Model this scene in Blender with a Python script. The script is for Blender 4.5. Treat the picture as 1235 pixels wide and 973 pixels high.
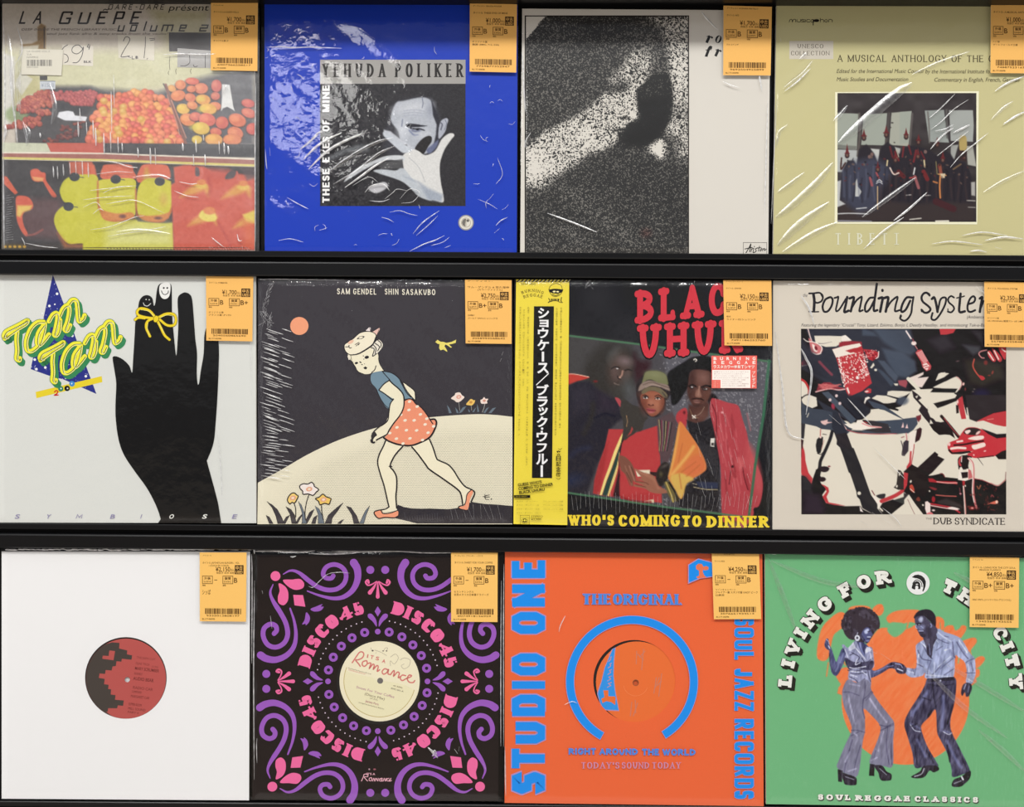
import bpy, math, random
import numpy as np

# ------------------------------------------------------------------ camera, world, lights, exposure
SC = bpy.context.scene
for o in list(bpy.data.objects): bpy.data.objects.remove(o)
COL = SC.collection
PX = 0.001                      # one photo pixel at the wall distance is one millimetre
DIST = 1.1                      # camera to rack
CX, CY = 617.5, 486.5
cam_d = bpy.data.cameras.new('camera')
cam_d.sensor_fit = 'HORIZONTAL'; cam_d.sensor_width = 36.0
cam_d.lens = 36.0 * DIST / (1235 * PX)
cam_d.clip_start = 0.05
cam = bpy.data.objects.new('camera', cam_d); COL.objects.link(cam)
cam.location = (0, -DIST, 0); cam.rotation_euler = (math.pi/2, 0, 0)
SC.camera = cam
SC.view_settings.view_transform = 'Standard'; SC.view_settings.look = 'None'
SC.view_settings.gamma = 1.0; SC.view_settings.use_curve_mapping = False
SC.view_settings.exposure = 0.0

world = bpy.data.worlds.new('shop_light'); SC.world = world; world.use_nodes = True
wn, wl = world.node_tree.nodes, world.node_tree.links
for n in list(wn): wn.remove(n)
w_out = wn.new('ShaderNodeOutputWorld'); w_bg = wn.new('ShaderNodeBackground')
w_tc = wn.new('ShaderNodeTexCoord'); w_sep = wn.new('ShaderNodeSeparateXYZ'); w_map = wn.new('ShaderNodeMapRange')
w_ramp = wn.new('ShaderNodeValToRGB')
wl.new(w_tc.outputs['Generated'], w_sep.inputs[0]); wl.new(w_sep.outputs['Z'], w_map.inputs['Value'])
w_map.inputs['From Min'].default_value = -1; w_map.inputs['From Max'].default_value = 1
wl.new(w_map.outputs['Result'], w_ramp.inputs['Fac'])
cr = w_ramp.color_ramp
cr.elements[0].position = 0.0; cr.elements[0].color = (.95, .88, .80, 1)
cr.elements[1].position = 1.0; cr.elements[1].color = (.95, .95, .95, 1)
for p, c in ((.24, (.80, .70, .62, 1)), (.31, (.36, .29, .24, 1)), (.42, (.28, .23, .19, 1)), (.475, (.24, .21, .18, 1)), (.495, (.05, .05, .06, 1)), (.525, (.05, .05, .06, 1)), (.545, (.22, .22, .23, 1)), (.66, (.17, .17, .19, 1)), (.74, (.34, .35, .38, 1)), (.80, (.84, .84, .84, 1))):
    e = cr.elements.new(p); e.color = c
w_abs = wn.new('ShaderNodeMath'); w_abs.operation = 'ABSOLUTE'; wl.new(w_sep.outputs['X'], w_abs.inputs[0])
w_side = wn.new('ShaderNodeMapRange'); w_side.interpolation_type = 'SMOOTHSTEP'; wl.new(w_abs.outputs[0], w_side.inputs['Value'])
w_side.inputs['From Min'].default_value = .58; w_side.inputs['From Max'].default_value = .80; w_side.inputs['To Max'].default_value = .85
w_add = wn.new('ShaderNodeMixRGB'); w_add.blend_type = 'ADD'; w_add.inputs['Fac'].default_value = 1.0    # extra brightness added at both sides to fill the shade
wl.new(w_ramp.outputs['Color'], w_add.inputs[1]); wl.new(w_side.outputs['Result'], w_add.inputs[2])
wl.new(w_add.outputs['Color'], w_bg.inputs['Color']); w_bg.inputs['Strength'].default_value = 0.86
wl.new(w_bg.outputs[0], w_out.inputs[0])

def tube_light(name, loc, target, sx, sy, power, col=(1, .985, .96)):
    ld = bpy.data.lights.new(name, 'AREA'); ld.shape = 'RECTANGLE'; ld.size = sx; ld.size_y = sy
    ld.energy = power; ld.color = col
    o = bpy.data.objects.new(name, ld); COL.objects.link(o); o.location = loc
    d = np.array(target, float) - np.array(loc, float)
    from mathutils import Vector
    o.rotation_euler = Vector(d).to_track_quat('-Z', 'Y').to_euler()
    return o
# long fluorescent tubes on the shop ceiling, running parallel to the rack
tube_light('ceiling_tube', (-.3, -1.8, 2.05), (0, 0, 0), 3.4, .06, 23)
tube_light('ceiling_tube.001', (-1.2, -3.0, 3.1), (0, 0, -.1), 2.2, .10, 57)
tube_light('ceiling_tube.002', (1.5, -3.0, 3.1), (0, 0, -.1), 2.2, .10, 57)
tube_light('glare_panel', (-1.15, -4.0, 1.88), (0, 0, 0), .5, .40, 4.4)  # added panel, placed so its reflection glares on the blue record's sleeve

# ------------------------------------------------------------------ helpers
def lin(c):
    c = np.asarray(c, float) / 255.0
    return np.where(c <= .04045, c / 12.92, ((c + .055) / 1.055) ** 2.4)
GAIN = 0.80      # light on the covers: albedo 1 shows at about this linear value
HAZE = 0.012     # reflection of the room in the clear sleeves
def alb(c, g=GAIN):      # colour in the photo (0-255) -> reflectance of the print
    return np.clip((lin(c) - HAZE) / g, .004, .92)

def tag(o, label=None, cat=None, group=None, kind=None):
    if label: o['label'] = label
    if cat: o['category'] = cat
    if group: o['group'] = group
    if kind: o['kind'] = kind
    return o
def empty(name, loc):
    o = bpy.data.objects.new(name, None); COL.objects.link(o); o.location = loc; o.empty_display_size = .02
    return o
def link(name, me, mat, parent=None, loc=None):
    o = bpy.data.objects.new(name, me); COL.objects.link(o)
    if mat is not None: me.materials.append(mat)
    if parent is not None:
        o.parent = parent; o.location = (0, 0, 0)
        from mathutils import Matrix
        o.matrix_parent_inverse = Matrix.Translation(parent.location).inverted()
    return o

class Plane:     # the leaning front face of a record
    def __init__(s, zpix_bottom, y_bottom, lean, gain):
        s.gain = gain      # light level on this row
        s.zb = (CY - zpix_bottom) * PX * (DIST + y_bottom) / DIST
        s.p0 = np.array([0, y_bottom, s.zb]); s.n = np.array([0, -math.cos(lean), math.sin(lean)]); s.lean = lean
    def at(s, pts, off=0.0):    # photo pixels -> points on the face (off = metres in front of it)
        pts = np.asarray(pts, float).reshape(-1, 2)
        d = np.stack([(pts[:, 0] - CX) * PX / DIST, np.ones(len(pts)), (CY - pts[:, 1]) * PX / DIST], 1)
        c = np.array([0, -DIST, 0.0])
        num = (s.p0 - c) @ s.n + np.asarray(off)
        t = num / (d @ s.n)
        return c + d * t[:, None]

def P(s, z=None):               # "x y x y" -> array; z=(x0,y0,scale) when read off an enlarged view
    a = np.array([float(v) for v in s.split()]).reshape(-1, 2) if isinstance(s, str) else np.asarray(s, float).reshape(-1, 2)
    if z is not None: a = a / z[2] + np.array([z[0], z[1]])
    return a
def smooth(p, closed=True, n=5):
    p = np.asarray(p, float); m = len(p)
    if m < 3: return p
    if closed: q = np.vstack([p[-1], p, p[0], p[1]])
    else: q = np.vstack([2*p[0]-p[1], p, 2*p[-1]-p[-2]])
    out = []
    for i in range(1, len(q) - 2):
        a, b, c, d = q[i-1], q[i], q[i+1], q[i+2]
        for k in range(n):
            t = k / n
            out.append(.5*((2*b)+(c-a)*t+(2*a-5*b+4*c-d)*t*t+(3*b-a-3*c+d)*t**3))
    if not closed: out.append(p[-1])
    return np.array(out)
def rot(p, c, deg):
    a = math.radians(deg); R = np.array([[math.cos(a), math.sin(a)], [-math.sin(a), math.cos(a)]])
    return (np.asarray(p, float) - c) @ R + c
def ell(cx, cy, rx, ry=None, r=0, n=28, a0=0, a1=360):
    ry = rx if ry is None else ry
    t = np.radians(np.linspace(a0, a1, n, endpoint=(abs(a1-a0) < 359)))
    p = np.stack([cx + rx*np.cos(t), cy + ry*np.sin(t)], 1)
    return rot(p, np.array([cx, cy]), r) if r else p
def vnoise(x, y, seed=0):       # smooth value noise in [0,1]
    xi = np.floor(x).astype(int); yi = np.floor(y).astype(int); fx = x - xi; fy = y - yi
    fx = fx*fx*(3-2*fx); fy = fy*fy*(3-2*fy)
    def h(a, b):
        n = (a*374761393 + b*668265263 + seed*974711) & 0x7fffffff
        n = ((n ^ (n >> 13)) * 1274126177) & 0x7fffffff
        return ((n ^ (n >> 16)) & 0xffff) / 65535.0
    return (h(xi, yi)*(1-fx)+h(xi+1, yi)*fx)*(1-fy)+(h(xi, yi+1)*(1-fx)+h(xi+1, yi+1)*fx)*fy

class Raster:    # a printed photograph: a fine grid of coloured points, painted with soft shapes
    def __init__(s, x0, y0, x1, y1, step, col=(0, 0, 0)):
        s.b = (x0, y0, x1, y1); s.nx = int(round((x1-x0)/step))+1; s.ny = int(round((y1-y0)/step))+1
        s.x = np.linspace(x0, x1, s.nx); s.y = np.linspace(y0, y1, s.ny); s.st = step
        s.X, s.Y = np.meshgrid(s.x, s.y); s.a = np.zeros((s.ny, s.nx, 3)); s.a[:] = col; s.z = None
    def _win(s, p, m):
        i0 = max(0, int((p[:, 0].min()-m-s.b[0])/s.st)); i1 = min(s.nx, int((p[:, 0].max()+m-s.b[0])/s.st)+2)
        j0 = max(0, int((p[:, 1].min()-m-s.b[1])/s.st)); j1 = min(s.ny, int((p[:, 1].max()+m-s.b[1])/s.st)+2)
        return (slice(j0, j1), slice(i0, i1)) if i1 > i0 and j1 > j0 else None
    def mix(s, w, m, col, al=1.0):
        m = np.clip(m, 0, 1) * al
        c = np.asarray(col, float)
        s.a[w] = s.a[w]*(1-m[..., None]) + c*m[..., None]
    def dist(s, w, p):          # signed distance to polygon, inside negative
        X, Y = s.X[w], s.Y[w]; ins = np.zeros(X.shape, bool); d2 = np.full(X.shape, 1e9)
        q = np.roll(p, -1, 0)
        for (ax, ay), (bx, by) in zip(p, q):
            if ay != by:
                ins ^= ((ay > Y) != (by > Y)) & (X < (bx-ax)*(Y-ay)/(by-ay)+ax)
            ex, ey = bx-ax, by-ay; L = ex*ex+ey*ey+1e-12
            t = np.clip(((X-ax)*ex+(Y-ay)*ey)/L, 0, 1)
            d2 = np.minimum(d2, (X-ax-t*ex)**2+(Y-ay-t*ey)**2)
        d = np.sqrt(d2); return np.where(ins, -d, d)
    def poly(s, p, col, f=.9, al=1.0, sm=False, z='d'):
        p = P(p, s.z if z == 'd' else z)
        if sm: p = smooth(p, True, 4)
        w = s._win(p, f)
        if w is None: return
        s.mix(w, .5 - s.dist(w, p)/f, col, al)
    def blob(s, p, col, f=.9, al=1.0, z='d'): s.poly(p, col, f, al, True, z)
    def stroke(s, p, wd, col, f=.8, al=1.0, sm=True, w2=None, z='d'):
        p = P(p, s.z if z == 'd' else z)
        if sm and len(p) > 2: p = smooth(p, False, 4)
        w2 = wd if w2 is None else w2
        w = s._win(p, max(wd, w2)+f)
        if w is None: return
        X, Y = s.X[w], s.Y[w]; best = np.full(X.shape, -1e9); n = len(p)-1
        for i in range(n):
            (ax, ay), (bx, by) = p[i], p[i+1]; ex, ey = bx-ax, by-ay; L = ex*ex+ey*ey+1e-12
            t = np.clip(((X-ax)*ex+(Y-ay)*ey)/L, 0, 1); r = (wd+(w2-wd)*(i+t)/n)/2
            best = np.maximum(best, r-np.sqrt((X-ax-t*ex)**2+(Y-ay-t*ey)**2))
        s.mix(w, .5+best/f, col, al)
    def oval(s, cx, cy, rx, ry, col, r=0, f=.9, al=1.0, z='d'):
        zz = s.z if z == 'd' else z
        if zz is not None: cx, cy, rx, ry = cx/zz[2]+zz[0], cy/zz[2]+zz[1], rx/zz[2], ry/zz[2]
        m = max(rx, ry)
        w = s._win(np.array([[cx-m, cy-m], [cx+m, cy+m]]), f)
        if w is None: return
        a = math.radians(r); X, Y = s.X[w]-cx, s.Y[w]-cy
        u = X*math.cos(a)+Y*math.sin(a); v = -X*math.sin(a)+Y*math.cos(a)
        k = np.sqrt((u/rx)**2+(v/ry)**2); s.mix(w, .5+(1-k)*min(rx, ry)/f, col, al)
    def grain(s, amt, sc=1.0, seed=1, mask=None):
        n = (vnoise(s.X/sc, s.Y/sc, seed)-.5)*2*amt
        s.a = np.clip(s.a + (n if mask is None else n*mask)[..., None], 0, 255)

# --- letters: skeletons with rounded corners (x, y, 1), y up, box 0..1; third list: serifs
GL = {
 'A': (.86, [('0 0 .5 1', .55), ('.5 1 1 0', 1), ('.2 .34 .8 .34', 1)], '0,0,b 1,0,b'),
 'B': (.74, [('0 0 0 1', 1), ('0 1 .88 1r .88 .54r 0 .54', 1), ('0 .54 1 .54r 1 0r 0 0', 1)], '0,0,l 0,1,l'),
 'C': (.78, [('1 .72 1 1r 0 1r 0 0r 1 0r 1 .26', 1)], '1,.72,v'),
 'D': (.82, [('0 0 0 1', 1), ('0 1 1 1r 1 0r 0 0', 1)], '0,0,l 0,1,l'),
 'E': (.68, [('0 0 0 1', 1), ('0 1 .92 1', 1), ('0 0 1 0', 1), ('0 .52 .75 .52', 1)], '0,0,l 0,1,l .92,1,d 1,0,u .75,.52,v'),
 'F': (.64, [('0 0 0 1', 1), ('0 1 1 1', 1), ('0 .5 .75 .5', 1)], '0,0,b 0,1,l 1,1,d .75,.5,v'),
 'G': (.84, [('1 .74 1 1r 0 1r 0 0r 1 0r 1 .44', 1), ('.55 .44 1 .44', 1)], '1,.74,v'),
 'H': (.84, [('0 0 0 1', 1), ('1 0 1 1', 1), ('0 .52 1 .52', 1)], '0,0,b 0,1,b 1,0,b 1,1,b'),
 'I': (.30, [('.5 0 .5 1', 1)], '.5,0,b .5,1,b'),
 'J': (.60, [('1 1 1 0r 0 0r 0 .28', 1)], '1,1,l'),
 'K': (.82, [('0 0 0 1', 1), ('.06 .42 1 1', .5), ('.3 .56 1 0', 1)], '0,0,b 0,1,b 1,1,b 1,0,b'),
 'L': (.66, [('0 0 0 1', 1), ('0 0 1 0', 1)], '0,0,l 0,1,b 1,0,u'),
 'M': (1.0, [('0 0 0 1', .55), ('0 1 .5 .08', 1), ('.5 .08 1 1', .55), ('1 0 1 1', 1)], '0,0,b 0,1,l 1,0,b 1,1,r'),
 'N': (.86, [('0 0 0 1', .55), ('0 1 1 0', 1), ('1 0 1 1', .55)], '0,0,b 0,1,l 1,1,b'),
 'O': (.86, [('.5 1 1 1r 1 0r 0 0r 0 1r .5 1', 1)], ''),
 'P': (.70, [('0 0 0 1', 1), ('0 1 1 1r 1 .44r 0 .44', 1)], '0,0,b 0,1,l'),
 'Q': (.86, [('.5 1 1 1r 1 0r 0 0r 0 1r .5 1', 1), ('.6 .2 1 -.1', 1)], ''),
 'R': (.80, [('0 0 0 1', 1), ('0 1 .92 1r .92 .48r 0 .48', 1), ('.45 .48 1 0', 1)], '0,0,b 0,1,l 1,0,r'),
 'S': (.66, [('1 .76 1 1r 0 1r 0 .52r 1 .52r 1 0r 0 0r 0 .24', 1)], '1,.76,v 0,.24,v'),
 'T': (.76, [('.5 0 .5 1', 1), ('0 1 1 1', 1)], '.5,0,b 0,1,d 1,1,d'),
 'U': (.82, [('0 1 0 0r 1 0r 1 1', 1)], '0,1,b 1,1,b'),
 'V': (.84, [('0 1 .5 0', 1), ('.5 0 1 1', .5)], '0,1,b 1,1,b'),
 'W': (1.16, [('0 1 .27 0', 1), ('.27 0 .5 .9', .5), ('.5 .9 .73 0', 1), ('.73 0 1 1', .5)], '0,1,b 1,1,b'),
 'X': (.82, [('0 1 1 0', 1), ('0 0 1 1', .5)], '0,0,b 0,1,b 1,0,b 1,1,b'),
 'Y': (.80, [('0 1 .5 .45', 1), ('1 1 .5 .45', .5), ('.5 .45 .5 0', 1)], '0,1,b 1,1,b .5,0,b'),
 'Z': (.74, [('0 1 1 1', 1), ('1 1 0 0', .75), ('0 0 1 0', 1)], '0,1,d 1,0,u'),
 '4': (1.0, [('.76 0 .76 1', .9), ('.76 1 0 .3', .4), ('0 .3 1 .3', 1)], '.72,0,b'),
 '5': (.70, [('.95 1 .1 1', 1), ('.1 1 .08 .56', .6), ('.08 .56 .5 .64r 1 .64r 1 0r 0 0r 0 .2', 1)], '0,.2,v'),
 "'": (.2, [('.5 .72 .5 1', 1)], ''), '-': (.5, [('.1 .5 .9 .5', 1)], ''), '.': (.25, [('.5 0 .5 .1', 1)], ''), ' ': (.42, [], ''),
}
def corner_path(s, R, n):
    toks = s.split(); pts = []
    for i in range(0, len(toks), 2):
        r = toks[i+1].endswith('r'); pts.append((float(toks[i]), float(toks[i+1].rstrip('r')), r))
    out = []; xy = np.array([p[:2] for p in pts])
    for i, (x, y, r) in enumerate(pts):
        if not r: out.append((x, y)); continue
        c = xy[i]; a = xy[i-1]-c; b = xy[i+1]-c; la = np.abs(a).max(); lb = np.abs(b).max()
        fa = (.5 if pts[i-1][2] else 1.0); fb = (.5 if pts[i+1][2] else 1.0)
        ka = min(la*fa, R)/la; kb = min(lb*fb, R)/lb
        A = c+a*ka; B = c+b*kb
        for k in range(n+1):
            t = math.pi/2*k/n
            out.append(tuple(A+(c-A)*math.sin(t)+(B-c)*(1-math.cos(t))))
    o2 = [out[0]]
    for q in out[1:]:
        if abs(q[0]-o2[-1][0])+abs(q[1]-o2[-1][1]) > 1e-6: o2.append(q)
    return np.array(o2)

FONT_CACHE = {}
def font_mesh(txt, bold=0.0):
    k = (txt, bold)
    if k not in FONT_CACHE:
        cu = bpy.data.curves.new('t', 'FONT'); cu.body = txt; cu.size = 1; cu.resolution_u = 3; cu.offset = bold
        ob = bpy.data.objects.new('t', cu)
        me = bpy.data.meshes.new_from_object(ob)
        v = np.zeros(len(me.vertices)*3); me.vertices.foreach_get('co', v)
        fs = [tuple(p.vertices) for p in me.polygons]
        FONT_CACHE[k] = (v.reshape(-1, 3)[:, :2], fs)
        bpy.data.meshes.remove(me); bpy.data.objects.remove(ob); bpy.data.curves.remove(cu)
    return FONT_CACHE[k]

def fill(p):      # triangles of a closed outline, safe for deep notches and small self-crossings
    if len(p) < 5: return p, [list(range(len(p)))]
    from mathutils import Vector
    from mathutils.geometry import delaunay_2d_cdt
    try:
        v, e, f, *_ = delaunay_2d_cdt([Vector((float(a), float(b))) for a, b in p], [], [list(range(len(p)))], 1, 1e-5)
        if len(f): return np.array([(q.x, q.y) for q in v]), [list(t)[::-1] for t in f]
    except Exception: pass
    return p, [list(range(len(p)))]
class Art:       # flat printed shapes on one plane, stacked by tiny steps, all ending up in ONE mesh
    def __init__(s, plane, off=0.0):
        s.pl = plane; s.off = off; s.V = []; s.F = []; s.C = []; s.L = []; s.nv = 0; s.lv = 2e-5; s.z = None; s.T = None; s.extra = []; s.rasters = []
    def _add(s, p, faces, col, lv=None):
        p = np.asarray(p, float)
        if s.T is not None: p = s.T(p)
        lv = s.lv if lv is None else lv
        s.V.append(p); s.L.append(np.full(len(p), lv)); c = alb(col, s.pl.gain)
        for f in faces: s.F.append([i+s.nv for i in f]); s.C.append(c)
        s.nv += len(p)
    def up(s, k=1): s.lv += 3e-6*k
    def poly(s, p, col, sm=False, z='d', n=5):
        p = P(p, s.z if z == 'd' else z)
        if sm: p = smooth(p, True, n)
        s._add(*fill(p), col); s.up()
    def blob(s, p, col, z='d', n=5): s.poly(p, col, True, z, n)
    def rect(s, x0, y0, x1, y1, col, up=True):
        s._add([(x0, y0), (x1, y0), (x1, y1), (x0, y1)], [[0, 1, 2, 3]], col)
        if up: s.up()
    def oval(s, cx, cy, rx, ry, col, r=0, n=28, z='d'):
        zz = s.z if z == 'd' else z
        if zz is not None: cx, cy, rx, ry = cx/zz[2]+zz[0], cy/zz[2]+zz[1], rx/zz[2], ry/zz[2]
        s._add(ell(cx, cy, rx, ry, r, n), [list(range(n))], col); s.up()
    def ring(s, cx, cy, r0, r1, col, a0=0, a1=360, n=64):
        t = np.radians(np.linspace(a0, a1, n+1))
        p = np.vstack([np.stack([cx+r0*np.cos(t), cy+r0*np.sin(t)], 1), np.stack([cx+r1*np.cos(t), cy+r1*np.sin(t)], 1)])
        s._add(p, [[i, i+1, i+n+2, i+n+1] for i in range(n)], col); s.up()
    def stroke(s, p, wd, col, sm=True, w2=None, caps=True, z='d', wf=None, up=True, n=6, cut=None):
        p = P(p, s.z if z == 'd' else z)
        if sm and len(p) > 2: p = smooth(p, False, n)
        n = len(p); d = np.diff(p, axis=0); L = np.maximum(np.hypot(d[:, 0], d[:, 1]), 1e-9); d = d/L[:, None]
        closed = np.hypot(*(p[0]-p[-1])) < 1e-6
        nr = np.stack([-d[:, 1], d[:, 0]], 1); off = np.zeros_like(p)
        for i in range(n):
            a = nr[i-1] if i > 0 else (nr[-1] if closed else nr[0]); b = nr[i] if i < n-1 else (nr[0] if closed else nr[-1])
            m = a+b; k = m @ m
            off[i] = m*2/k if k > .8 else (a if k < .2 else m/math.sqrt(k)*1.25)
        cum = np.concatenate([[0], np.cumsum(L)])/L.sum()
        w2 = wd if w2 is None else w2
        w = np.array([wf(t) for t in cum]) if wf else wd+(w2-wd)*cum
        a = p+off*w[:, None]/2; b = p-off*w[:, None]/2
        if cut is not None:
            a[:, 1] = np.clip(a[:, 1], cut[0], cut[1]); b[:, 1] = np.clip(b[:, 1], cut[0], cut[1])
        s._add(np.vstack([a, b]), [[i, i+1, i+1+n, i+n] for i in range(n-1)], col)
        if caps and not closed:
            for c, dd, r in ((p[0], -d[0], w[0]/2), (p[-1], d[-1], w[-1]/2)):
                if r <= 0.02: continue
                t = np.linspace(-math.pi/2, math.pi/2, 7); ux = dd; uy = np.array([-dd[1], dd[0]])
                q = c+r*(np.cos(t)[:, None]*ux+np.sin(t)[:, None]*uy)
                s._add(q, [list(range(7))], col)
        if up: s.up()
    # text in the plain sans face, fitted to a box: cap height top y0, baseline y1
    def text(s, txt, x0, y0, x1, y1, col, bold=0.0, sh=0.0, deg=0.0, cap=None):
        v, fs = font_mesh(txt, bold)
        if not len(v): return
        ch = .727 if cap is None else cap
        xa, xb = v[:, 0].min(), v[:, 0].max()
        X = x0+(v[:, 0]-xa)/(xb-xa)*(x1-x0); Y = y1-(v[:, 1]+0)/ch*(y1-y0); X = X+(y1-Y)*sh
        p = np.stack([X, Y], 1)
        if deg: p = rot(p, np.array([x0, y1]), -deg)
        s._add(p, fs, col); s.up(3)
    def fit(s, txt, x0, y0, x1, y1, col, bold=0.0):      # stretched to its own bounding box (single glyphs)
        v, fs = font_mesh(txt, bold); a, b = v.min(0), v.max(0)
        s._add(np.stack([x0+(v[:, 0]-a[0])/(b[0]-a[0])*(x1-x0), y1-(v[:, 1]-a[1])/(b[1]-a[1])*(y1-y0)], 1), fs, col); s.up(3)
    # drawn lettering: th thick, tn thin, se serif reach, sk serif thickness, R corner radius, seg segments per corner
    def glyph(s, ch, M, col, th=.16, tn=.08, se=.1, sk=.06, R=9, seg=7, round=False, ws=1.0, dw=None, grow=0.0):
        if ch not in GL: return GL[' '][0]*ws
        w0, strokes, ser = GL[ch]; w = max(w0*ws, th*1.02) if ch != ' ' else w0*ws
        oldT, oldlv = s.T, s.lv
        base = oldT
        s.T = (lambda p: base(M(p))) if base is not None else M
        def mp(p):
            q = np.array(p, float); q[:, 0] = th/2+q[:, 0]*(w-th); q[:, 1] = tn/2+q[:, 1]*(1-tn); return q
        for path, m in strokes:
            p = mp(corner_path(path, R, seg))
            # even out so that width can follow direction
            d = np.diff(p, axis=0); L = np.hypot(d[:, 0], d[:, 1]); v = np.abs(d[:, 1])/np.maximum(L, 1e-9)
            ext = .5*th
            if not round:
                if len(p) == 2 and v[0] > .05:
                    u = d[0]/L[0]; p = p.copy(); p[0] -= u*ext; p[1] += u*ext
            if len(p) == 2 and v[0] <= .05 and ch != 'A':
                q0 = corner_path(path, R, seg); ex_ = (th-tn)/2 if round else th/2; p = p.copy()
                if q0[0, 0] <= .001 and len(GL[ch][1]) > 1: p[0, 0] -= ex_
                p[1, 0] += ex_
            vv = np.concatenate([[v[0]], (v[:-1]+v[1:])/2, [v[-1]]]) if len(p) > 2 else np.array([v[0], v[0]])
            wd = tn+(th-tn)*np.clip(vv*m if m == 1 else vv*m, 0, 1)+grow
            cum = np.concatenate([[0], np.cumsum(np.hypot(*np.diff(p, axis=0).T))]); cum /= cum[-1]
            s.stroke(p, 1, col, sm=False, wf=lambda t: float(np.interp(t, cum, wd)), caps=round, z=None, up=False, cut=None if round else (0-grow/2, 1+grow/2))
            s.lv += 3e-6
        if se > 0 and ser:
            for it in ser.split():
                x, y, k = it.split(','); q = mp([(float(x), float(y))])[0]; X, Y = q
                if k in 'blr':
                    ya = sk/2 if Y < .5 else 1-sk/2
                    a = X-(th/2+se if k in 'bl' else 0); b = X+(th/2+se if k in 'br' else 0)
                    pp = [(a, ya), (b, ya)]
                else:
                    hh = se*1.6
                    if k == 'd': pp = [(X, 1-tn/2 if not round else Y), (X, 1-tn-hh)]
                    elif k == 'u': pp = [(X, tn/2), (X, tn+hh)]
                    else: pp = [(X, Y+hh*.7), (X, Y-hh*.7)]
                s.stroke(pp, sk+grow, col, sm=False, caps=round, z=None, up=False); s.lv += 3e-6
        s.T = oldT; s.lv = oldlv
        return w
    def width(s, txt, ws, gap, th): return sum((max(GL.get(c, GL[' '])[0]*ws, th*1.02) if c != ' ' else GL[' '][0]*ws)+gap for c in txt)-gap
    def line(s, txt, x0, y0, x1, y1, col, gap=.2, ws=1.0, sh=0.0, deg=0.0, slope=0.0, **k):
        W = s.width(txt, ws, gap, k.get('th', .16)); H = y1-y0; kx = (x1-x0)/W; x = 0
        for c in txt:
            def M(p, x=x):
                p = np.asarray(p, float); X = x0+(x+p[:, 0])*kx; Y = y1-p[:, 1]*H; X = X+(y1-Y)*sh
                Y = Y+(X-x0)*slope
                q = np.stack([X, Y], 1)
                return rot(q, np.array([x0, y1]), deg) if deg else q
            x += s.glyph(c, M, col, ws=ws, **k)+gap
        s.up(14)
    def arc(s, txt, cx, cy, r, a0, a1, h, col, gap=.2, ws=1.0, ry=None, **k):    # angles of first/last letter centres, degrees clockwise from up
        ry = r if ry is None else ry
        W = [(max(GL.get(c, GL[' '])[0]*ws, k.get('th', .16)*1.02) if c != ' ' else GL[' '][0]*ws)+gap for c in txt]
        tot = sum(W)-W[0]/2-W[-1]/2; x = -W[0]/2
        for c, w in zip(txt, W):
            x += w/2; a = a0+(a1-a0)*(x/tot if tot else 0); x += w/2
            t = math.radians(a); o = np.array([cx+r*math.sin(t), cy-ry*math.cos(t)])
            tx = np.array([math.cos(t), math.sin(t)]); uy = np.array([math.sin(t), -math.cos(t)])
            def M(p, o=o, tx=tx, uy=uy, w=w):
                p = np.asarray(p, float); return o+((p[:, :1]-(w-gap)/2)*tx+p[:, 1:]*uy)*h
            s.glyph(c, M, col, ws=ws, **k)
        s.up(14)
    def raster(s, r, pad=0):
        s.rasters.append((r, s.lv)); s.up(4)
    def box(s, quad, depth):     # the card body behind the art: front face quad, sides, back
        s.extra.append((np.asarray(quad, float), depth))
    def build(s, name, mat, parent, edge=(225, 222, 215)):
        V = [s.pl.at(np.vstack(s.V), s.off+np.concatenate(s.L))] if s.V else []
        nv = s.nv; loops = []; tot = []; cols = []
        for f, c in zip(s.F, s.C): loops += f; tot.append(len(f)); cols.append(np.repeat(c[None], len(f), 0))
        loops = [np.array(loops, np.int32)] if loops else []; tot = [np.array(tot, np.int32)] if len(tot) else []
        for r, lv in s.rasters:
            g = np.stack([r.X.ravel(), r.Y.ravel()], 1); V.append(s.pl.at(g, s.off+lv))
            idx = np.arange(r.nx*r.ny).reshape(r.ny, r.nx)
            q = np.stack([idx[:-1, :-1], idx[1:, :-1], idx[1:, 1:], idx[:-1, 1:]], -1).reshape(-1, 4)
            loops.append((q+nv).ravel().astype(np.int32)); tot.append(np.full(len(q), 4, np.int32))
            cols.append(alb(r.a.reshape(-1, 3), s.pl.gain)[q.ravel()]); nv += r.nx*r.ny
        for quad, depth in s.extra:
            fr = s.pl.at(quad, s.off); bk = fr-s.pl.n*depth; n = len(quad)
            V.append(np.vstack([fr, bk]))
            fs = [list(range(n)), list(range(2*n-1, n-1, -1))]+[[i, i+n, (i+1) % n+n, (i+1) % n] for i in range(n)]
            for k, f in enumerate(fs):
                loops.append(np.array([i+nv for i in f], np.int32)); tot.append(np.array([len(f)], np.int32))
                cols.append(np.repeat(alb(s.base if k == 0 else edge, s.pl.gain)[None], len(f), 0))
            nv += 2*n
        V = np.vstack(V); loops = np.concatenate(loops); tot = np.concatenate(tot); cols = np.concatenate(cols)
        me = bpy.data.meshes.new(name)
        me.vertices.add(len(V)); me.vertices.foreach_set('co', V.astype(np.float32).ravel())
        me.loops.add(len(loops)); me.loops.foreach_set('vertex_index', loops)
        me.polygons.add(len(tot)); st = np.concatenate([[0], np.cumsum(tot)[:-1]]).astype(np.int32)
        me.polygons.foreach_set('loop_start', st); me.polygons.foreach_set('loop_total', tot)
        me.polygons.foreach_set('use_smooth', np.zeros(len(tot), bool))
        at = me.attributes.new('ink', 'FLOAT_COLOR', 'CORNER')
        at.data.foreach_set('color', np.hstack([cols, np.ones((len(cols), 1))]).astype(np.float32).ravel())
        me.update(calc_edges=True); me.validate(clean_customdata=False)
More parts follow.
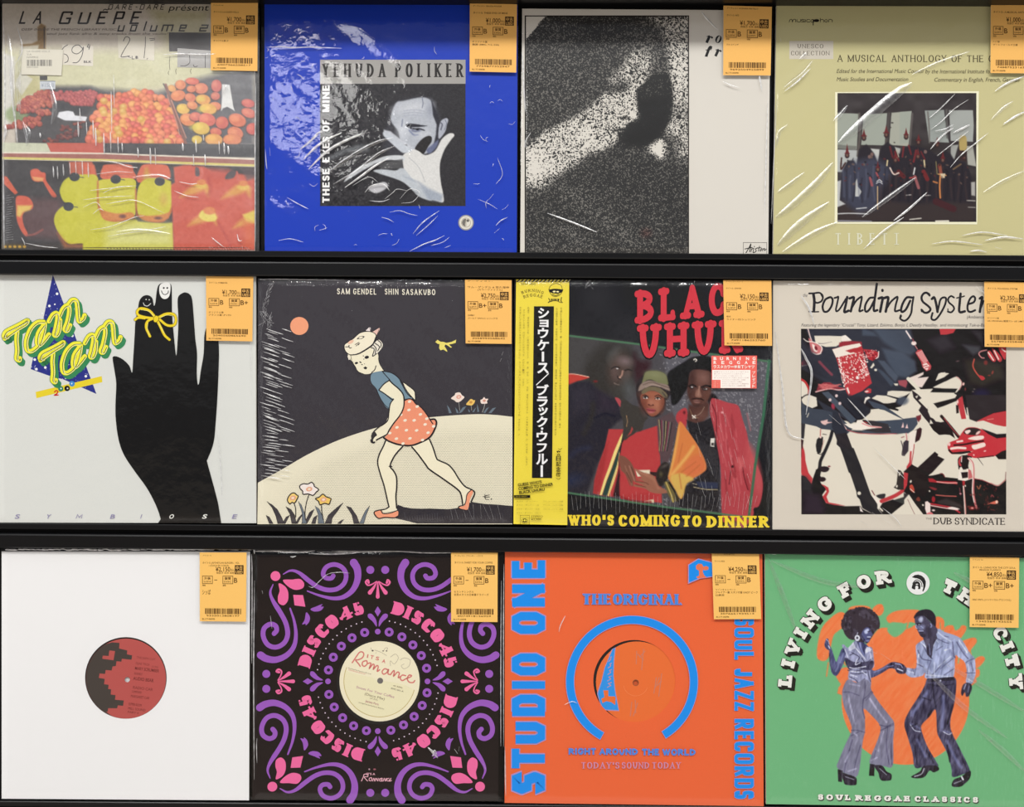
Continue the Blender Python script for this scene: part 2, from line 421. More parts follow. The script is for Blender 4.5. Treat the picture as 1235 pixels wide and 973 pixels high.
        return link(name, me, mat, parent)

# ------------------------------------------------------------------ materials
def new_mat(name):
    m = bpy.data.materials.new(name); m.use_nodes = True; n = m.node_tree.nodes; l = m.node_tree.links
    return m, n, l, n['Principled BSDF']
def print_mat(name, rough=.45, spec=.2, grain=.04):
    m, n, l, b = new_mat(name)
    a = n.new('ShaderNodeAttribute'); a.attribute_name = 'ink'
    nz = n.new('ShaderNodeTexNoise'); nz.inputs['Scale'].default_value = 900; nz.inputs['Detail'].default_value = 2
    tc = n.new('ShaderNodeTexCoord'); l.new(tc.outputs['Object'], nz.inputs['Vector'])
    mr = n.new('ShaderNodeMapRange'); mr.inputs['To Min'].default_value = 1-grain; mr.inputs['To Max'].default_value = 1+grain
    l.new(nz.outputs['Fac'], mr.inputs['Value'])
    mx = n.new('ShaderNodeVectorMath'); mx.operation = 'SCALE'
    l.new(a.outputs['Color'], mx.inputs[0]); l.new(mr.outputs['Result'], mx.inputs['Scale'])
    l.new(mx.outputs[0], b.inputs['Base Color'])
    b.inputs['Roughness'].default_value = rough; b.inputs['Specular IOR Level'].default_value = spec
    return m
M_print = print_mat('printed_card'); M_paper = print_mat('label_paper', .6, .2, .03); M_matte = print_mat('uncoated_card', .65, .2, .05)
def film_mat(name, rough, fac, bump, scale, stretch=(1, 1, 1), rotz=0):
    m, n, l, b = new_mat(name); n.remove(b)
    tr = n.new('ShaderNodeBsdfTransparent'); gl = n.new('ShaderNodeBsdfGlossy'); mx = n.new('ShaderNodeMixShader')
    tr.inputs['Color'].default_value = (.985, .985, .985, 1)
    gl.inputs['Roughness'].default_value = rough; gl.inputs['Color'].default_value = (1, 1, 1, 1)
    ge = n.new('ShaderNodeNewGeometry'); dt = n.new('ShaderNodeVectorMath'); dt.operation = 'DOT_PRODUCT'
    l.new(ge.outputs['Normal'], dt.inputs[0]); l.new(ge.outputs['Incoming'], dt.inputs[1])
    ab = n.new('ShaderNodeMath'); ab.operation = 'ABSOLUTE'; l.new(dt.outputs['Value'], ab.inputs[0])
    om = n.new('ShaderNodeMath'); om.operation = 'SUBTRACT'; om.inputs[0].default_value = 1.0; l.new(ab.outputs[0], om.inputs[1])
    pw = n.new('ShaderNodeMath'); pw.operation = 'POWER'; pw.inputs[1].default_value = 5.0; l.new(om.outputs[0], pw.inputs[0])
    k = n.new('ShaderNodeMath'); k.operation = 'MULTIPLY_ADD'; k.inputs[1].default_value = .9; k.inputs[2].default_value = .028+fac
    l.new(pw.outputs[0], k.inputs[0])
    nz = n.new('ShaderNodeTexNoise'); nz.inputs['Scale'].default_value = scale; nz.inputs['Detail'].default_value = 3; nz.inputs['Roughness'].default_value = .5
    tc = n.new('ShaderNodeTexCoord'); mp = n.new('ShaderNodeMapping'); mp.inputs['Scale'].default_value = stretch; mp.inputs['Rotation'].default_value = (0, rotz, 0)
    l.new(tc.outputs['Object'], mp.inputs['Vector']); l.new(mp.outputs[0], nz.inputs['Vector'])
    bp = n.new('ShaderNodeBump'); bp.inputs['Strength'].default_value = bump; bp.inputs['Distance'].default_value = .002
    l.new(nz.outputs['Fac'], bp.inputs['Height']); l.new(bp.outputs[0], gl.inputs['Normal'])
    l.new(k.outputs[0], mx.inputs['Fac'])
    l.new(tr.outputs[0], mx.inputs[1]); l.new(gl.outputs[0], mx.inputs[2])
    l.new(mx.outputs[0], n['Material Output'].inputs['Surface'])
    return m
def crease_mat(name, rough, fac, white):    # doubled folds of the sleeve; white mixed in paints their bright highlights
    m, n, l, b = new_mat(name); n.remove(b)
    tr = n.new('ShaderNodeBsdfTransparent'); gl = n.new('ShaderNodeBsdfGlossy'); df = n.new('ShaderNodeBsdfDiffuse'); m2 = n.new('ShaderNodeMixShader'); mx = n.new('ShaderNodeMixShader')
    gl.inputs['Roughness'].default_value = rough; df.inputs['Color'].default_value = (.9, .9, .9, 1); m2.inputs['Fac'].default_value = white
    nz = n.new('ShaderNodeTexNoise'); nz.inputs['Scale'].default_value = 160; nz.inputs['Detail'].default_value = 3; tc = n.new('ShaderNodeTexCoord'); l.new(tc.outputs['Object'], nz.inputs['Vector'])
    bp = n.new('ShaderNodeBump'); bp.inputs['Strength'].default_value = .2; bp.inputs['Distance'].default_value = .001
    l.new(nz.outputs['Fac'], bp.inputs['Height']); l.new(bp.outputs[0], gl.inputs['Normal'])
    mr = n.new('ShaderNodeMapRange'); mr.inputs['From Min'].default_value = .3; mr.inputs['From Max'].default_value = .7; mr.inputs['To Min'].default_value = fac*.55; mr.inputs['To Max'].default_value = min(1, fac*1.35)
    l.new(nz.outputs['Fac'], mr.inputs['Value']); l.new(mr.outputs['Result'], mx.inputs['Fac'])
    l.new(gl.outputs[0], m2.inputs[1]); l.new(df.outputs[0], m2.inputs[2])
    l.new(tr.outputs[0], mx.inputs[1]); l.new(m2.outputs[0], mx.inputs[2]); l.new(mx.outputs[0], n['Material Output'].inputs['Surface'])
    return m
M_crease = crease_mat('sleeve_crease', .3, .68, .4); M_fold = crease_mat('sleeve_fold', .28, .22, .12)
# ------------------------------------------------------------------ the rack: back wall, ledges, top board
def ink_mat(name, col, rough, spec=.5, nscale=300, bump=.02):
    m, n, l, b = new_mat(name)
    nz = n.new('ShaderNodeTexNoise'); nz.inputs['Scale'].default_value = nscale; nz.inputs['Detail'].default_value = 4
    tc = n.new('ShaderNodeTexCoord'); l.new(tc.outputs['Object'], nz.inputs['Vector'])
    rp = n.new('ShaderNodeValToRGB'); l.new(nz.outputs['Fac'], rp.inputs['Fac'])
    c = lin(col); rp.color_ramp.elements[0].color = (*(c*.75), 1); rp.color_ramp.elements[1].color = (*(c*1.25), 1)
    l.new(rp.outputs['Color'], b.inputs['Base Color'])
    bp = n.new('ShaderNodeBump'); bp.inputs['Strength'].default_value = bump; bp.inputs['Distance'].default_value = .001
    l.new(nz.outputs['Fac'], bp.inputs['Height']); l.new(bp.outputs[0], b.inputs['Normal'])
    b.inputs['Roughness'].default_value = rough; b.inputs['Specular IOR Level'].default_value = spec
    return m
M_rack = ink_mat('black_lacquered_rail', (12, 12, 14), .30, .38)
M_wall = ink_mat('black_backing_board', (10, 9, 11), .7, .15)
def extrude_profile(name, prof, yl, yr, mat, parent, x0=-90, x1=1325):
    # prof: (y metres, pixel offset below the sloping rail line), closed; yl/yr: pixel height of the line at the left/right picture edge
    V = []; n = len(prof)
    for px in (x0, x1):
        py0 = yl+(yr-yl)*px/1235
        for y, dp in prof:
            k = (DIST+RAIL_Y)/DIST
            V.append(((px-CX)*PX, y, (CY-py0-dp)*PX*k))
    F = [list(range(n)), list(range(2*n-1, n-1, -1))]+[[i, i+n, (i+1) % n+n, (i+1) % n] for i in range(n)]
    me = bpy.data.meshes.new(name); me.from_pydata(V, [], F)
    return link(name, me, mat, parent)
RAIL_Y = -.012
WALL_Y = .004
def wall():
    me = bpy.data.meshes.new('wall_back')
    x0, x1, z0, z1 = -.75, .75, -.62, .62; y0, y1 = WALL_Y, WALL_Y+.02
    V = [(x, y, z) for x in (x0, x1) for y in (y0, y1) for z in (z0, z1)]
    me.from_pydata(V, [], [(0, 1, 3, 2), (4, 6, 7, 5), (0, 4, 5, 1), (2, 3, 7, 6), (0, 2, 6, 4), (1, 5, 7, 3)])
    tag(link('wall_back', me, M_wall), kind='structure')
wall()
LINES = [(300.5, 308.0), (630.5, 641.0), (965.5, 975.0)]          # bottom edge of each row of records
def ledge(yl, yr, label, hi):
    r = empty('display_ledge', (0, -.012, (CY-(yl+yr)/2)*PX))
    tag(r, label, 'ledge', 'black display ledges')
    b = WALL_Y-.001
    extrude_profile('lip', [(b, 0), (-.0122, 0), (-.0130, .9), (-.0130, 5.8), (-.0118, 7), (b, 7)], yl, yr, M_rack, r)
    extrude_profile('recess_strip', [(b, 7), (-.0060, 7), (-.0060, 12), (b, 12)], yl, yr, M_wall, r)
    extrude_profile('fascia', [(b, 12), (-.0098, 12.1), (-.0113, 13.2), (-.0120, 14.8), (-.0120, 29), (-.0110, 30), (b, 30)], yl, yr, M_rack, r)
    return r
ledge(*LINES[0], 'black ledge under the top row of records', 1)
ledge(*LINES[1], 'black ledge between the middle and bottom rows of records', 1)
ledge(*LINES[2], 'black ledge under the bottom row of records', 0)
tb = extrude_profile('top_board', [(WALL_Y-.001, -34), (-.060, -34), (-.062, -33), (-.062, -1), (-.060, 0), (WALL_Y-.001, 0)], 1.0, 4.6, M_rack, None)
tag(tb, 'black overhanging board above the top row of records', 'board')

# ------------------------------------------------------------------ records
ROWS = [Plane(304, -.0115, .024, .98), Plane(635.5, -.0115, .024, .97), Plane(969, -.0115, .024, .87)]
def lerp_quad(quad, u, v):
    q = np.asarray(quad, float); u = np.asarray(u)[..., None]; v = np.asarray(v)[..., None]
    return (q[0]*(1-u)+q[1]*u)*(1-v)+(q[3]*(1-u)+q[2]*u)*v
def film(plane, quad, parent, mat, wr, seed, step=2.2, amp=.0007, base=.0026, edge=0.0):
    # the clear outer sleeve: a rippled sheet with raised creases, tucked back along its sides
    q = np.asarray(quad, float)
    nx = int((q[1, 0]-q[0, 0])/step); ny = int((q[3, 1]-q[0, 1])/step)
    U, W = np.meshgrid(np.linspace(0, 1, nx), np.linspace(0, 1, ny))
    g = lerp_quad(q, U, W); X, Y = g[..., 0], g[..., 1]
    h = np.zeros(X.shape)
    for ang, sx, sy, a in wr.get('fields', [(35, 60, 18, 1), (20, 30, 9, .35)]):
        t = math.radians(ang); u = X*math.cos(t)-Y*math.sin(t); v = X*math.sin(t)+Y*math.cos(t)
        h += (vnoise(u/sx+seed*7.3, v/sy+seed*3.1, seed)-.5)*a
    h = h*amp
    ed = np.minimum(np.minimum(U, 1-U)*nx, np.minimum(W, 1-W)*ny); k = np.clip(ed/4, 0, 1); k = k*k*(3-2*k)
    off = base*(.35+.65*k)+h*k
    V = [plane.at(g.reshape(-1, 2), off.ravel())]
    idx = np.arange(nx*ny).reshape(ny, nx)
    F = np.stack([idx[:-1, :-1], idx[1:, :-1], idx[1:, 1:], idx[:-1, 1:]], -1).reshape(-1, 4)
    Fs = [F]; nv = nx*ny; mi = [np.zeros(len(F), np.int32)]
    def hh(p):                   # height of the sheet under a crease
        ix = np.clip(((p[:, 0]-q[0, 0])/(q[1, 0]-q[0, 0])*(nx-1)).astype(int), 0, nx-1)
        iy = np.clip(((p[:, 1]-q[0, 1])/(q[3, 1]-q[0, 1])*(ny-1)).astype(int), 0, ny-1)
        return off[iy, ix]
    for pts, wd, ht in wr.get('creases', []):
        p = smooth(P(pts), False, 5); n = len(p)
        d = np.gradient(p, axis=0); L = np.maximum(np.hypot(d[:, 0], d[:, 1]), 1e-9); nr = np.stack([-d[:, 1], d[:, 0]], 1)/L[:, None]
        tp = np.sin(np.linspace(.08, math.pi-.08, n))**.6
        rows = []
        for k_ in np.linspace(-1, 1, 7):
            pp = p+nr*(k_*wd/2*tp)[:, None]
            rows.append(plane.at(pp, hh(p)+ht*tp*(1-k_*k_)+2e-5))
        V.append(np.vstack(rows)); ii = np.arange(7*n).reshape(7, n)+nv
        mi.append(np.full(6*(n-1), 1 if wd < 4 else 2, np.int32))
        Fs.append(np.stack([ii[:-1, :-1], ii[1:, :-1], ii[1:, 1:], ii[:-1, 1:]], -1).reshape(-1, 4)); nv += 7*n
    V = np.vstack(V); F = np.vstack(Fs)
    me = bpy.data.meshes.new('plastic_sleeve')
    me.vertices.add(len(V)); me.vertices.foreach_set('co', V.astype(np.float32).ravel())
    me.loops.add(F.size); me.loops.foreach_set('vertex_index', F.ravel().astype(np.int32))
    me.polygons.add(len(F)); me.polygons.foreach_set('loop_start', np.arange(0, F.size, 4).astype(np.int32)); me.polygons.foreach_set('loop_total', np.full(len(F), 4, np.int32))
    me.polygons.foreach_set('use_smooth', np.ones(len(F), bool))
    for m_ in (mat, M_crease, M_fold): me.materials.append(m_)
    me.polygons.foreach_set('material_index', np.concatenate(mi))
    me.update(calc_edges=True); me.validate()
    return link('plastic_sleeve', me, None, parent)

INK = (84, 58, 30); ORANGE = (238, 184, 104)
def sticker(plane, quad, parent, price, g1, g2, lines, seed, off=.0037):
    # orange price sticker; drawn in its own 0..56 x 0..84 frame and laid on the sleeve
    A = Art(plane, off); A.base = ORANGE; q = np.asarray(quad, float)
    A.T = lambda p: lerp_quad(q, np.asarray(p)[:, 0]/56, np.asarray(p)[:, 1]/84)
    A.rect(0, 0, 56, 84, ORANGE); rnd = random.Random(seed)
    for i, (x, y, w, h, t) in enumerate(lines): A.text(t, x, y, x+w, y+h, INK, bold=.01)
    A.text(price, 19, 17.6, 36.5, 23.2, INK, bold=.012, cap=.727)
    A.text('(税込)', 37, 20.2, 41.5, 22.8, INK); A.text('税抜き 本体 価格', 20, 24, 41.5, 26, INK)
    A.rect(42, 15.5, 52.5, 26.5, (62, 46, 34)); A.text('中古', 43.2, 16.6, 51.3, 20.8, ORANGE, bold=.01, cap=.8); A.text('USED', 43.2, 22, 51.3, 25.6, ORANGE, bold=.01)
    for x, a, b, g in ((3, '外装', 'SLEEVE', g1), (27.5, '盤質', 'DISC', g2)):
        for r in ((x, 28.5, x+12.5, 29.1), (x, 37.8, x+12.5, 38.4), (x, 28.5, x+.6, 38.4), (x+11.9, 28.5, x+12.5, 38.4)): A.rect(*r, INK, False)
        A.up(); A.text(a, x+2.3, 30, x+10, 33, INK, bold=.01, cap=.8); A.text(b, x+1.8, 34.6, x+10.6, 36.6, INK)
        if g == '-': A.rect(x+14.5, 33.3, x+18, 34, INK)
        else: A.text(g, x+13.6, 30.6, x+(17.6 if len(g) == 1 else 22.5), 36.8, INK, bold=.008)
        A.text('規格', x, 39.4, x+4, 41, INK)
    x = 6.5
    while x < 50:
        w = rnd.choice((.5, .5, .9, 1.3)); A.rect(x, 68.2, x+w, 75, INK, False); x += w+rnd.choice((.5, .5, .9))
    A.up(); A.text(''.join(rnd.choice('0123456789') for _ in range(13)), 8, 76, 48, 78, INK)
    A.text('BL177-00098', 3, 80.2, 18, 82, INK)
    s_ = A.T; A.T = None; A.box(q, .00025)
    return A.build('price_sticker', M_paper, parent)

def std_lines(*ts):
    L = [(3, 2, 10, 1.8, 'アーティスト')]; y = 8
    return L
def record(row, quad, label, art, mat, base, film_mat_=None, film_quad=None, wr=None, seed=1, stk=None, depth=.0032, cat='record sleeve', hole=None):
    pl = ROWS[row]; q = np.asarray(quad, float)
    b = pl.at([(q[:, 0].mean(), q[2:, 1].mean())])[0]
    r = empty('record_sleeve', tuple(b)); tag(r, label, cat, 'record sleeves on the display ledges')
    A = Art(pl); A.base = base
    if hole is None: A.box(q, depth)
    art(A, r, pl)
    A.build('cover', mat, r)
    if film_mat_ is not None: film(pl, q if film_quad is None else film_quad, r, film_mat_, wr or {}, seed)
    if stk is not None: sticker(pl, stk[0], r, *stk[1:], seed)
    return r
F_haze = film_mat('cloudy_sleeve', .34, .085, .3, 45)
F_soft = film_mat('clear_soft_sleeve', .10, .010, .25, 60)
F_crisp = film_mat('clear_crisp_sleeve', .08, .02, .35, 45)
F_shrink = film_mat('shrink_wrap', .10, .03, .5, 70, (4, 1, 1))
# ------------------------------------------------------------------ top row, first: fruit stall cover
def art_fruit(A, root, pl):
    R = Raster(2.8, 2, 307, 302, .85, (206, 196, 182)); n = R
    rnd = random.Random(11)
    K = (44, 34, 34)
    n.poly('2 60 250 60 307 60 307 110 240 100 205 108 150 118 60 112 2 120', (212, 210, 172), 16)
    n.poly('180 10 252 12 252 60 200 60', (176, 170, 120), 14, .6)
    n.z = (0, 0, 6.08)
    n.poly('300 170 335 190 335 360 280 360 285 330 160 340 150 325 230 320 275 300 275 200', (150, 118, 70), 2); n.stroke('325 200 325 350', 1.4, (70, 60, 54), 1)
    n.poly('20 560 160 520 290 560 290 680 200 700 120 760 60 900 20 960', (196, 190, 140), 4); n.poly('110 620 160 700 240 580 150 520', (214, 212, 196), 2); n.poly('20 380 110 420 110 640 60 960 20 940', (222, 220, 212), 4)
    n.z = None; n.poly('100 106 190 112 235 96 307 78 307 176 100 176', (92, 92, 98), 9); n.poly('60 104 110 104 125 112 125 176 20 176 20 130 48 112', (84, 82, 84), 6)
    n.oval(20, 138, 14, 10, (150, 170, 120), 0, 4, .8)
    z3 = (0, 90, 8.842); n.z = z3
    def fruits(poly, N, r0, r1, cols, hi, z, seed, sq=1.0):
        rr = random.Random(seed); q = P(poly); x0, y0 = q.min(0); x1, y1 = q.max(0); pts = []; t = 0
        while len(pts) < N and t < 9000:
            t += 1; x, y = rr.uniform(x0, x1), rr.uniform(y0, y1); ins = False
            for (ax, ay), (bx, by) in zip(q, np.roll(q, -1, 0)):
                if (ay > y) != (by > y) and x < (bx-ax)*(y-ay)/(by-ay)+ax: ins = not ins
            if ins and all((x-a)**2+(y-b)**2 > (1.15*r0)**2 for a, b in pts): pts.append((x, y))
        for x, y in sorted(pts, key=lambda p: p[1]):
            r = rr.uniform(r0, r1); c = np.array(rr.choice(cols), float)
            n.oval(x, y+r*.25, r*1.08, r*1.02*sq, c*.5, 0, 1.4, .8, z); n.oval(x, y, r, r*sq, c, 0, 1.2, 1, z); n.oval(x-r*.15, y-r*.3, r*.55, r*.45*sq, np.minimum(c*1.12+hi, 255), 0, 2.2, .8, z)
    RED_ = [(176, 92, 80), (190, 104, 84), (164, 80, 76)]
    fruits('170 380 230 290 330 220 440 165 580 185 580 270 560 330 400 340 350 390 250 400', 70, 20, 27, RED_, 16, z3, 1)
    fruits('560 190 1040 175 1010 260 970 330 780 320 700 260 600 260', 60, 20, 28, [(172, 82, 84), (186, 92, 90)], 16, z3, 2)
    fruits('60 560 120 520 300 460 460 450 430 540 200 560 80 580', 22, 22, 30, RED_, 10, z3, 3); fruits('390 380 540 390 530 420 390 420', 9, 20, 26, RED_, 10, z3, 4); fruits('640 540 900 490 860 640 700 700 460 720 480 690 640 640', 34, 15, 24, [(130, 72, 68), (150, 84, 74), (110, 64, 64)], 4, z3, 5, .7)
    n.poly('590 270 770 330 960 340 940 430 800 430 620 400 560 330', (70, 70, 74), 2); n.poly('610 450 630 400 720 385 780 395 800 435 930 450 915 495 760 490 690 488', (232, 234, 240), 1.2)
    n.poly('940 420 1010 380 1000 560 960 720 860 720 900 560', (80, 80, 86), 2)
    z4 = (100, 90, 8.842)
    fruits('190 240 330 230 460 200 620 180 760 210 880 250 920 360 960 480 1000 600 1040 720 40 730 90 620 120 540 110 420 180 420', 165, 38, 48, [(220, 122, 88), (226, 132, 92), (214, 108, 84), (232, 160, 92), (206, 96, 84)], 14, z4, 6)
    for x, y in ((225, 280), (210, 375), (225, 410), (430, 345), (425, 395), (620, 475), (330, 390), (370, 580), (180, 690), (390, 630), (720, 720), (900, 715), (150, 620)): n.oval(x, y, 40, 36, (222, 178, 84), 0, 2, .85, z4); n.oval(x-5, y-12, 18, 14, (242, 216, 140), 0, 3, .8, z4)
    n.z = z4; n.stroke('880 120 960 340 1060 640', 2.6, (150, 104, 92), 1); n.stroke('900 220 990 480 1030 640', 1.2, (206, 150, 130), 1); n.stroke('860 100 940 260 1060 560', 1.5, (90, 84, 90), 1)
    z5 = (195, 80, 8.108)
    for x, y, a, b, r, c in ((100, 215, 42, 32, 20, (226, 160, 98)), (185, 180, 52, 46, 10, (226, 136, 96)), (300, 145, 66, 34, 5, (220, 108, 92)), (385, 215, 68, 52, 0, (222, 128, 98)), (290, 220, 44, 34, 0, (222, 126, 92)), (160, 285, 72, 52, -12, (228, 132, 88)), (280, 305, 55, 42, 15, (222, 126, 96)), (535, 190, 50, 60, 0, (208, 102, 94)), (525, 290, 44, 38, 0, (210, 112, 96)), (405, 325, 72, 50, 8, (232, 164, 92)), (210, 415, 64, 50, 10, (230, 186, 92)), (300, 380, 52, 38, 15, (228, 142, 98)), (520, 390, 60, 42, 0, (226, 134, 96)), (455, 415, 82, 52, 10, (232, 178, 92)), (255, 520, 76, 60, 15, (228, 138, 88)), (330, 490, 56, 42, 0, (218, 108, 92)), (445, 520, 84, 62, 15, (220, 108, 92)), (590, 550, 62, 60, 0, (214, 104, 90)), (740, 525, 86, 62, 20, (222, 120, 88)), (845, 360, 64, 40, 10, (212, 98, 92)), (850, 455, 72, 44, 20, (216, 108, 90)), (890, 610, 62, 56, 0, (212, 92, 86)), (385, 605, 84, 60, 10, (226, 188, 88)), (530, 640, 56, 40, 10, (216, 110, 92)), (720, 650, 78, 58, 20, (220, 122, 90)), (345, 715, 50, 40, 0, (224, 190, 92)), (510, 715, 86, 56, 5, (230, 166, 92)), (690, 715, 90, 54, 0, (224, 132, 90))):
        n.oval(x, y+8, a+4, b+4, np.array(c)*.45, r, 1.5, .7, z5); n.oval(x, y, a, b, c, r, 1, 1, z5); n.oval(x-a*.3, y-b*.25, a*.5, b*.5, np.minimum(np.array(c)*1.06+[6, 24, 8], 255), r, 3, .7, z5)
    for x, y in ((400, 325), (400, 425), (330, 600)): n.oval(x-18, y-6, 38, 26, (220, 206, 90), 0, 4, .7, z5)
    n.z = z5; n.poly('590 175 665 180 700 390 715 440 690 420 640 395 600 410 580 440 590 300', (228, 230, 228), 1); n.stroke('40 180 90 340 160 540 240 760', 3, (142, 98, 88), 1.2); n.stroke('95 330 150 470 240 700', 1.1, (210, 150, 130), 1)
    # counter edge, white rail, bottles
    z6 = (0, 170, 7.208); n.z = z6
    n.poly('10 12 405 20 440 92 10 100', (206, 210, 184), .8); n.poly('405 14 905 20 900 104 440 95', (204, 96, 80), .8); n.z = None; n.poly('125 172.5 307 174 307 190 125 186', (76, 76, 80), .8)
    n.poly('2 184 150 185.5 307 191.5 307 200 150 195 2 190', (170, 108, 98), .8); n.stroke('2 184 125 185 307 192', 1.6, (240, 232, 214), .8, sm=False); n.stroke('2 190.5 125 193 307 199.5', 2.6, (224, 212, 120), .8, sm=False); n.poly('2 192.5 125 195 307 201.5 307 302 2 302', (70, 68, 70), .8)
    n.z = z6
    n.poly('600 180 800 180 830 240 850 330 700 300 610 300', (200, 106, 84), 2); n.blob('265 260 320 240 360 270 395 280 400 340 440 400 490 470 480 490 450 480 400 400 370 350 330 355 280 335', (220, 100, 76), 1.3); n.poly('280 310 380 320 370 350 300 345', (236, 170, 110), 2); n.poly('20 300 60 310 155 450 130 465 30 370', (216, 100, 74), 1.3)
    n.poly('160 500 520 500 600 780 560 860 240 830 180 700', (104, 78, 80), 10, .9); n.blob('140 490 190 475 250 490 285 540 280 590 220 610 195 660 210 740 240 800 230 830 190 790 150 700 140 600', (218, 102, 80), 1.4); n.poly('150 560 280 560 260 600 200 620 175 660 145 650', (230, 196, 100), 3); n.stroke('230 820 300 810 370 770', 2, (160, 90, 84), 2)
    n.z = (100, 170, 7.208)
    JY, JR = (208, 204, 62), (222, 112, 84)
    n.blob('170 230 200 205 300 200 420 210 440 260 450 330 170 330', JR, 1.5); n.blob('500 230 560 200 700 205 745 230 750 330 480 360', JR, 1.5); n.poly('780 230 940 210 940 420 800 420', JR, 3); n.poly('0 195 100 210 110 330 0 320', JR, 2); n.poly('560 230 600 340 520 350 540 240', (206, 180, 70), 5, .7)
    n.z = z6; n.blob('530 480 520 420 560 340 640 300 760 290 850 320 860 560 800 620 700 580 620 540 560 530', JY, 1.5); n.blob('470 700 490 620 560 560 660 530 800 560 930 600 937 900 820 900 700 890 590 890 510 800', JY, 1.5); n.poly('500 800 590 900 937 905 937 925 560 925', (206, 116, 70), 6, .8)
    n.z = (100, 170, 7.208)
    n.poly('0 310 60 300 130 350 130 600 200 690 330 700 460 680 480 700 600 710 720 715 780 710 790 940 0 945', JY, 2); n.blob('130 350 240 330 440 330 460 420 460 560 440 660 300 690 190 670 140 570 130 450', (212, 206, 66), 1.2); n.blob('480 410 530 340 620 320 740 340 780 380 775 560 740 670 600 700 500 670 465 560', (212, 206, 66), 1.2)
    n.poly('200 735 470 700 780 720 780 920 200 920', (222, 222, 150), 14, .75)
    for s_ in ('140 570 190 670 300 695 440 665', '480 650 560 690 700 695 770 600', '780 400 775 560 740 670', '130 350 130 500 140 590', '460 420 462 560 470 650'): n.stroke(s_, 2, (200, 104, 66), 2, .85)
    n.blob('150 590 180 680 300 695 440 660 420 620 300 630 200 610', (216, 130, 76), 2, .9); n.blob('490 640 560 690 700 695 760 620 680 640 560 650', (218, 132, 78), 2, .9); n.oval(345, 655, 28, 16, (120, 74, 66), 0, 2); n.oval(655, 670, 30, 12, (120, 80, 76), 0, 2); n.oval(700, 510, 30, 50, (212, 170, 80), 0, 6, .7)
    n.poly('770 400 940 400 940 950 800 945 790 720', (206, 92, 82), 2); n.oval(775, 665, 20, 30, (80, 70, 72), 0, 2)
    for x, y, zz in ((648, 312, z6), (596, 570, z6), (285, 333, (100, 170, 7.208)), (668, 352, (100, 170, 7.208))): n.oval(x, y, 45, 38, (64, 68, 72), 0, .9, 1, zz); n.stroke([(x+40, y), (x+78, y+6)], .9, (64, 68, 72), .8, z=zz) if x < 650 else None
    n.z = (190, 170, 7.208)
    n.poly('120 380 150 230 230 210 400 220 470 260 850 300 850 950 140 945', (212, 96, 78), 3); n.poly('400 240 470 230 620 240 660 270 600 340 480 330 430 420', (200, 84, 70), 5, .7); n.poly('110 230 140 230 150 360 120 380', (84, 80, 82), 2); n.blob('590 330 600 290 640 260 680 270 660 320', (90, 80, 84), 1.5); n.blob('330 230 360 240 365 300 330 300', (100, 86, 90), 1.5); n.poly('720 235 850 232 850 320 780 340', (96, 80, 84), 4, .8); n.stroke('380 240 390 290 370 330', 2.6, (214, 110, 96), 1.5); n.stroke('690 270 700 330', 2.4, (206, 104, 92), 1.5)
    for x, y in ((382, 362), (745, 372), (452, 610), (845, 630)):
        n.poly([(x-60, y+10), (x-150, y+80), (x-190, y+130), (x-60, y+100), (x+20, y+70), (x+60, y+120), (x+70, y+40), (x+50, y+20)], (226, 172, 82), 5, .85, z=n.z); n.oval(x, y+28, 52, 26, (228, 190, 90), 0, 2); n.oval(x, y-4, 40, 24, (224, 136, 76), 0, 1.5)
    n.blob('360 640 400 600 500 640 510 690 430 700 370 670', (232, 216, 104), 2); n.oval(452, 606, 52, 34, (226, 140, 84), 0, 2); n.stroke('520 690 580 800 640 920', 2, (190, 78, 70), 4, .8); n.poly('740 640 850 600 850 720 770 700', (230, 206, 92), 3); n.poly('760 700 850 730 850 900 760 900', (222, 104, 60), 12, .8); n.stroke('440 330 460 420 440 470', 2, (188, 74, 70), 4, .7)
    n.z = z6; n.poly('0 890 220 895 225 938 0 940', (84, 76, 58), 1)
    for k in range(5): n.oval(45+k*42, 918, 14, 11, (206, 160, 60), 0, 1)
    for k in range(70): n.stroke([(rnd.uniform(700, 2180), 925), (rnd.uniform(700, 2180), 930)], .01, K)
    n.z = None
    for k in range(46): n.oval(130+k*3.8, 299.5+k*.05, .7, .5, (60, 52, 50), 0, .6)
    n.grain(5, 1.3, 6); n.grain(4, 3.5, 16)
    g_ = n.a.mean(-1, keepdims=True); n.a = np.clip(g_+(n.a-g_)*.92, 0, 255)
    A.raster(R)
    T = (38, 28, 28)
    tk = dict(th=.15, tn=.14, se=0, sk=.1, R=.06, seg=1)
    A.line('LA', 22.4, 13.4, 49, 28.8, T, gap=.62, ws=.82, sh=.32, **tk); A.line('GUEPE', 70, 13.6, 167, 29.2, T, gap=.5, ws=.92, sh=.32, **tk)
    A.stroke('124.5 12.4 127 11 129 12 131.4 10.6', 1.1, T)
    A.line('DARE-DARE', 130, 5.2, 197, 11.6, T, gap=.5, ws=1.0, sh=.3, **tk); A.text('présent', 203.5, 7, 251, 12.8, T, sh=.3, cap=.53)
    sh_ = lambda p: np.stack([np.asarray(p)[:, 0]+(37.8-np.asarray(p)[:, 1])*.3, np.asarray(p)[:, 1]], 1)
    A.T = sh_
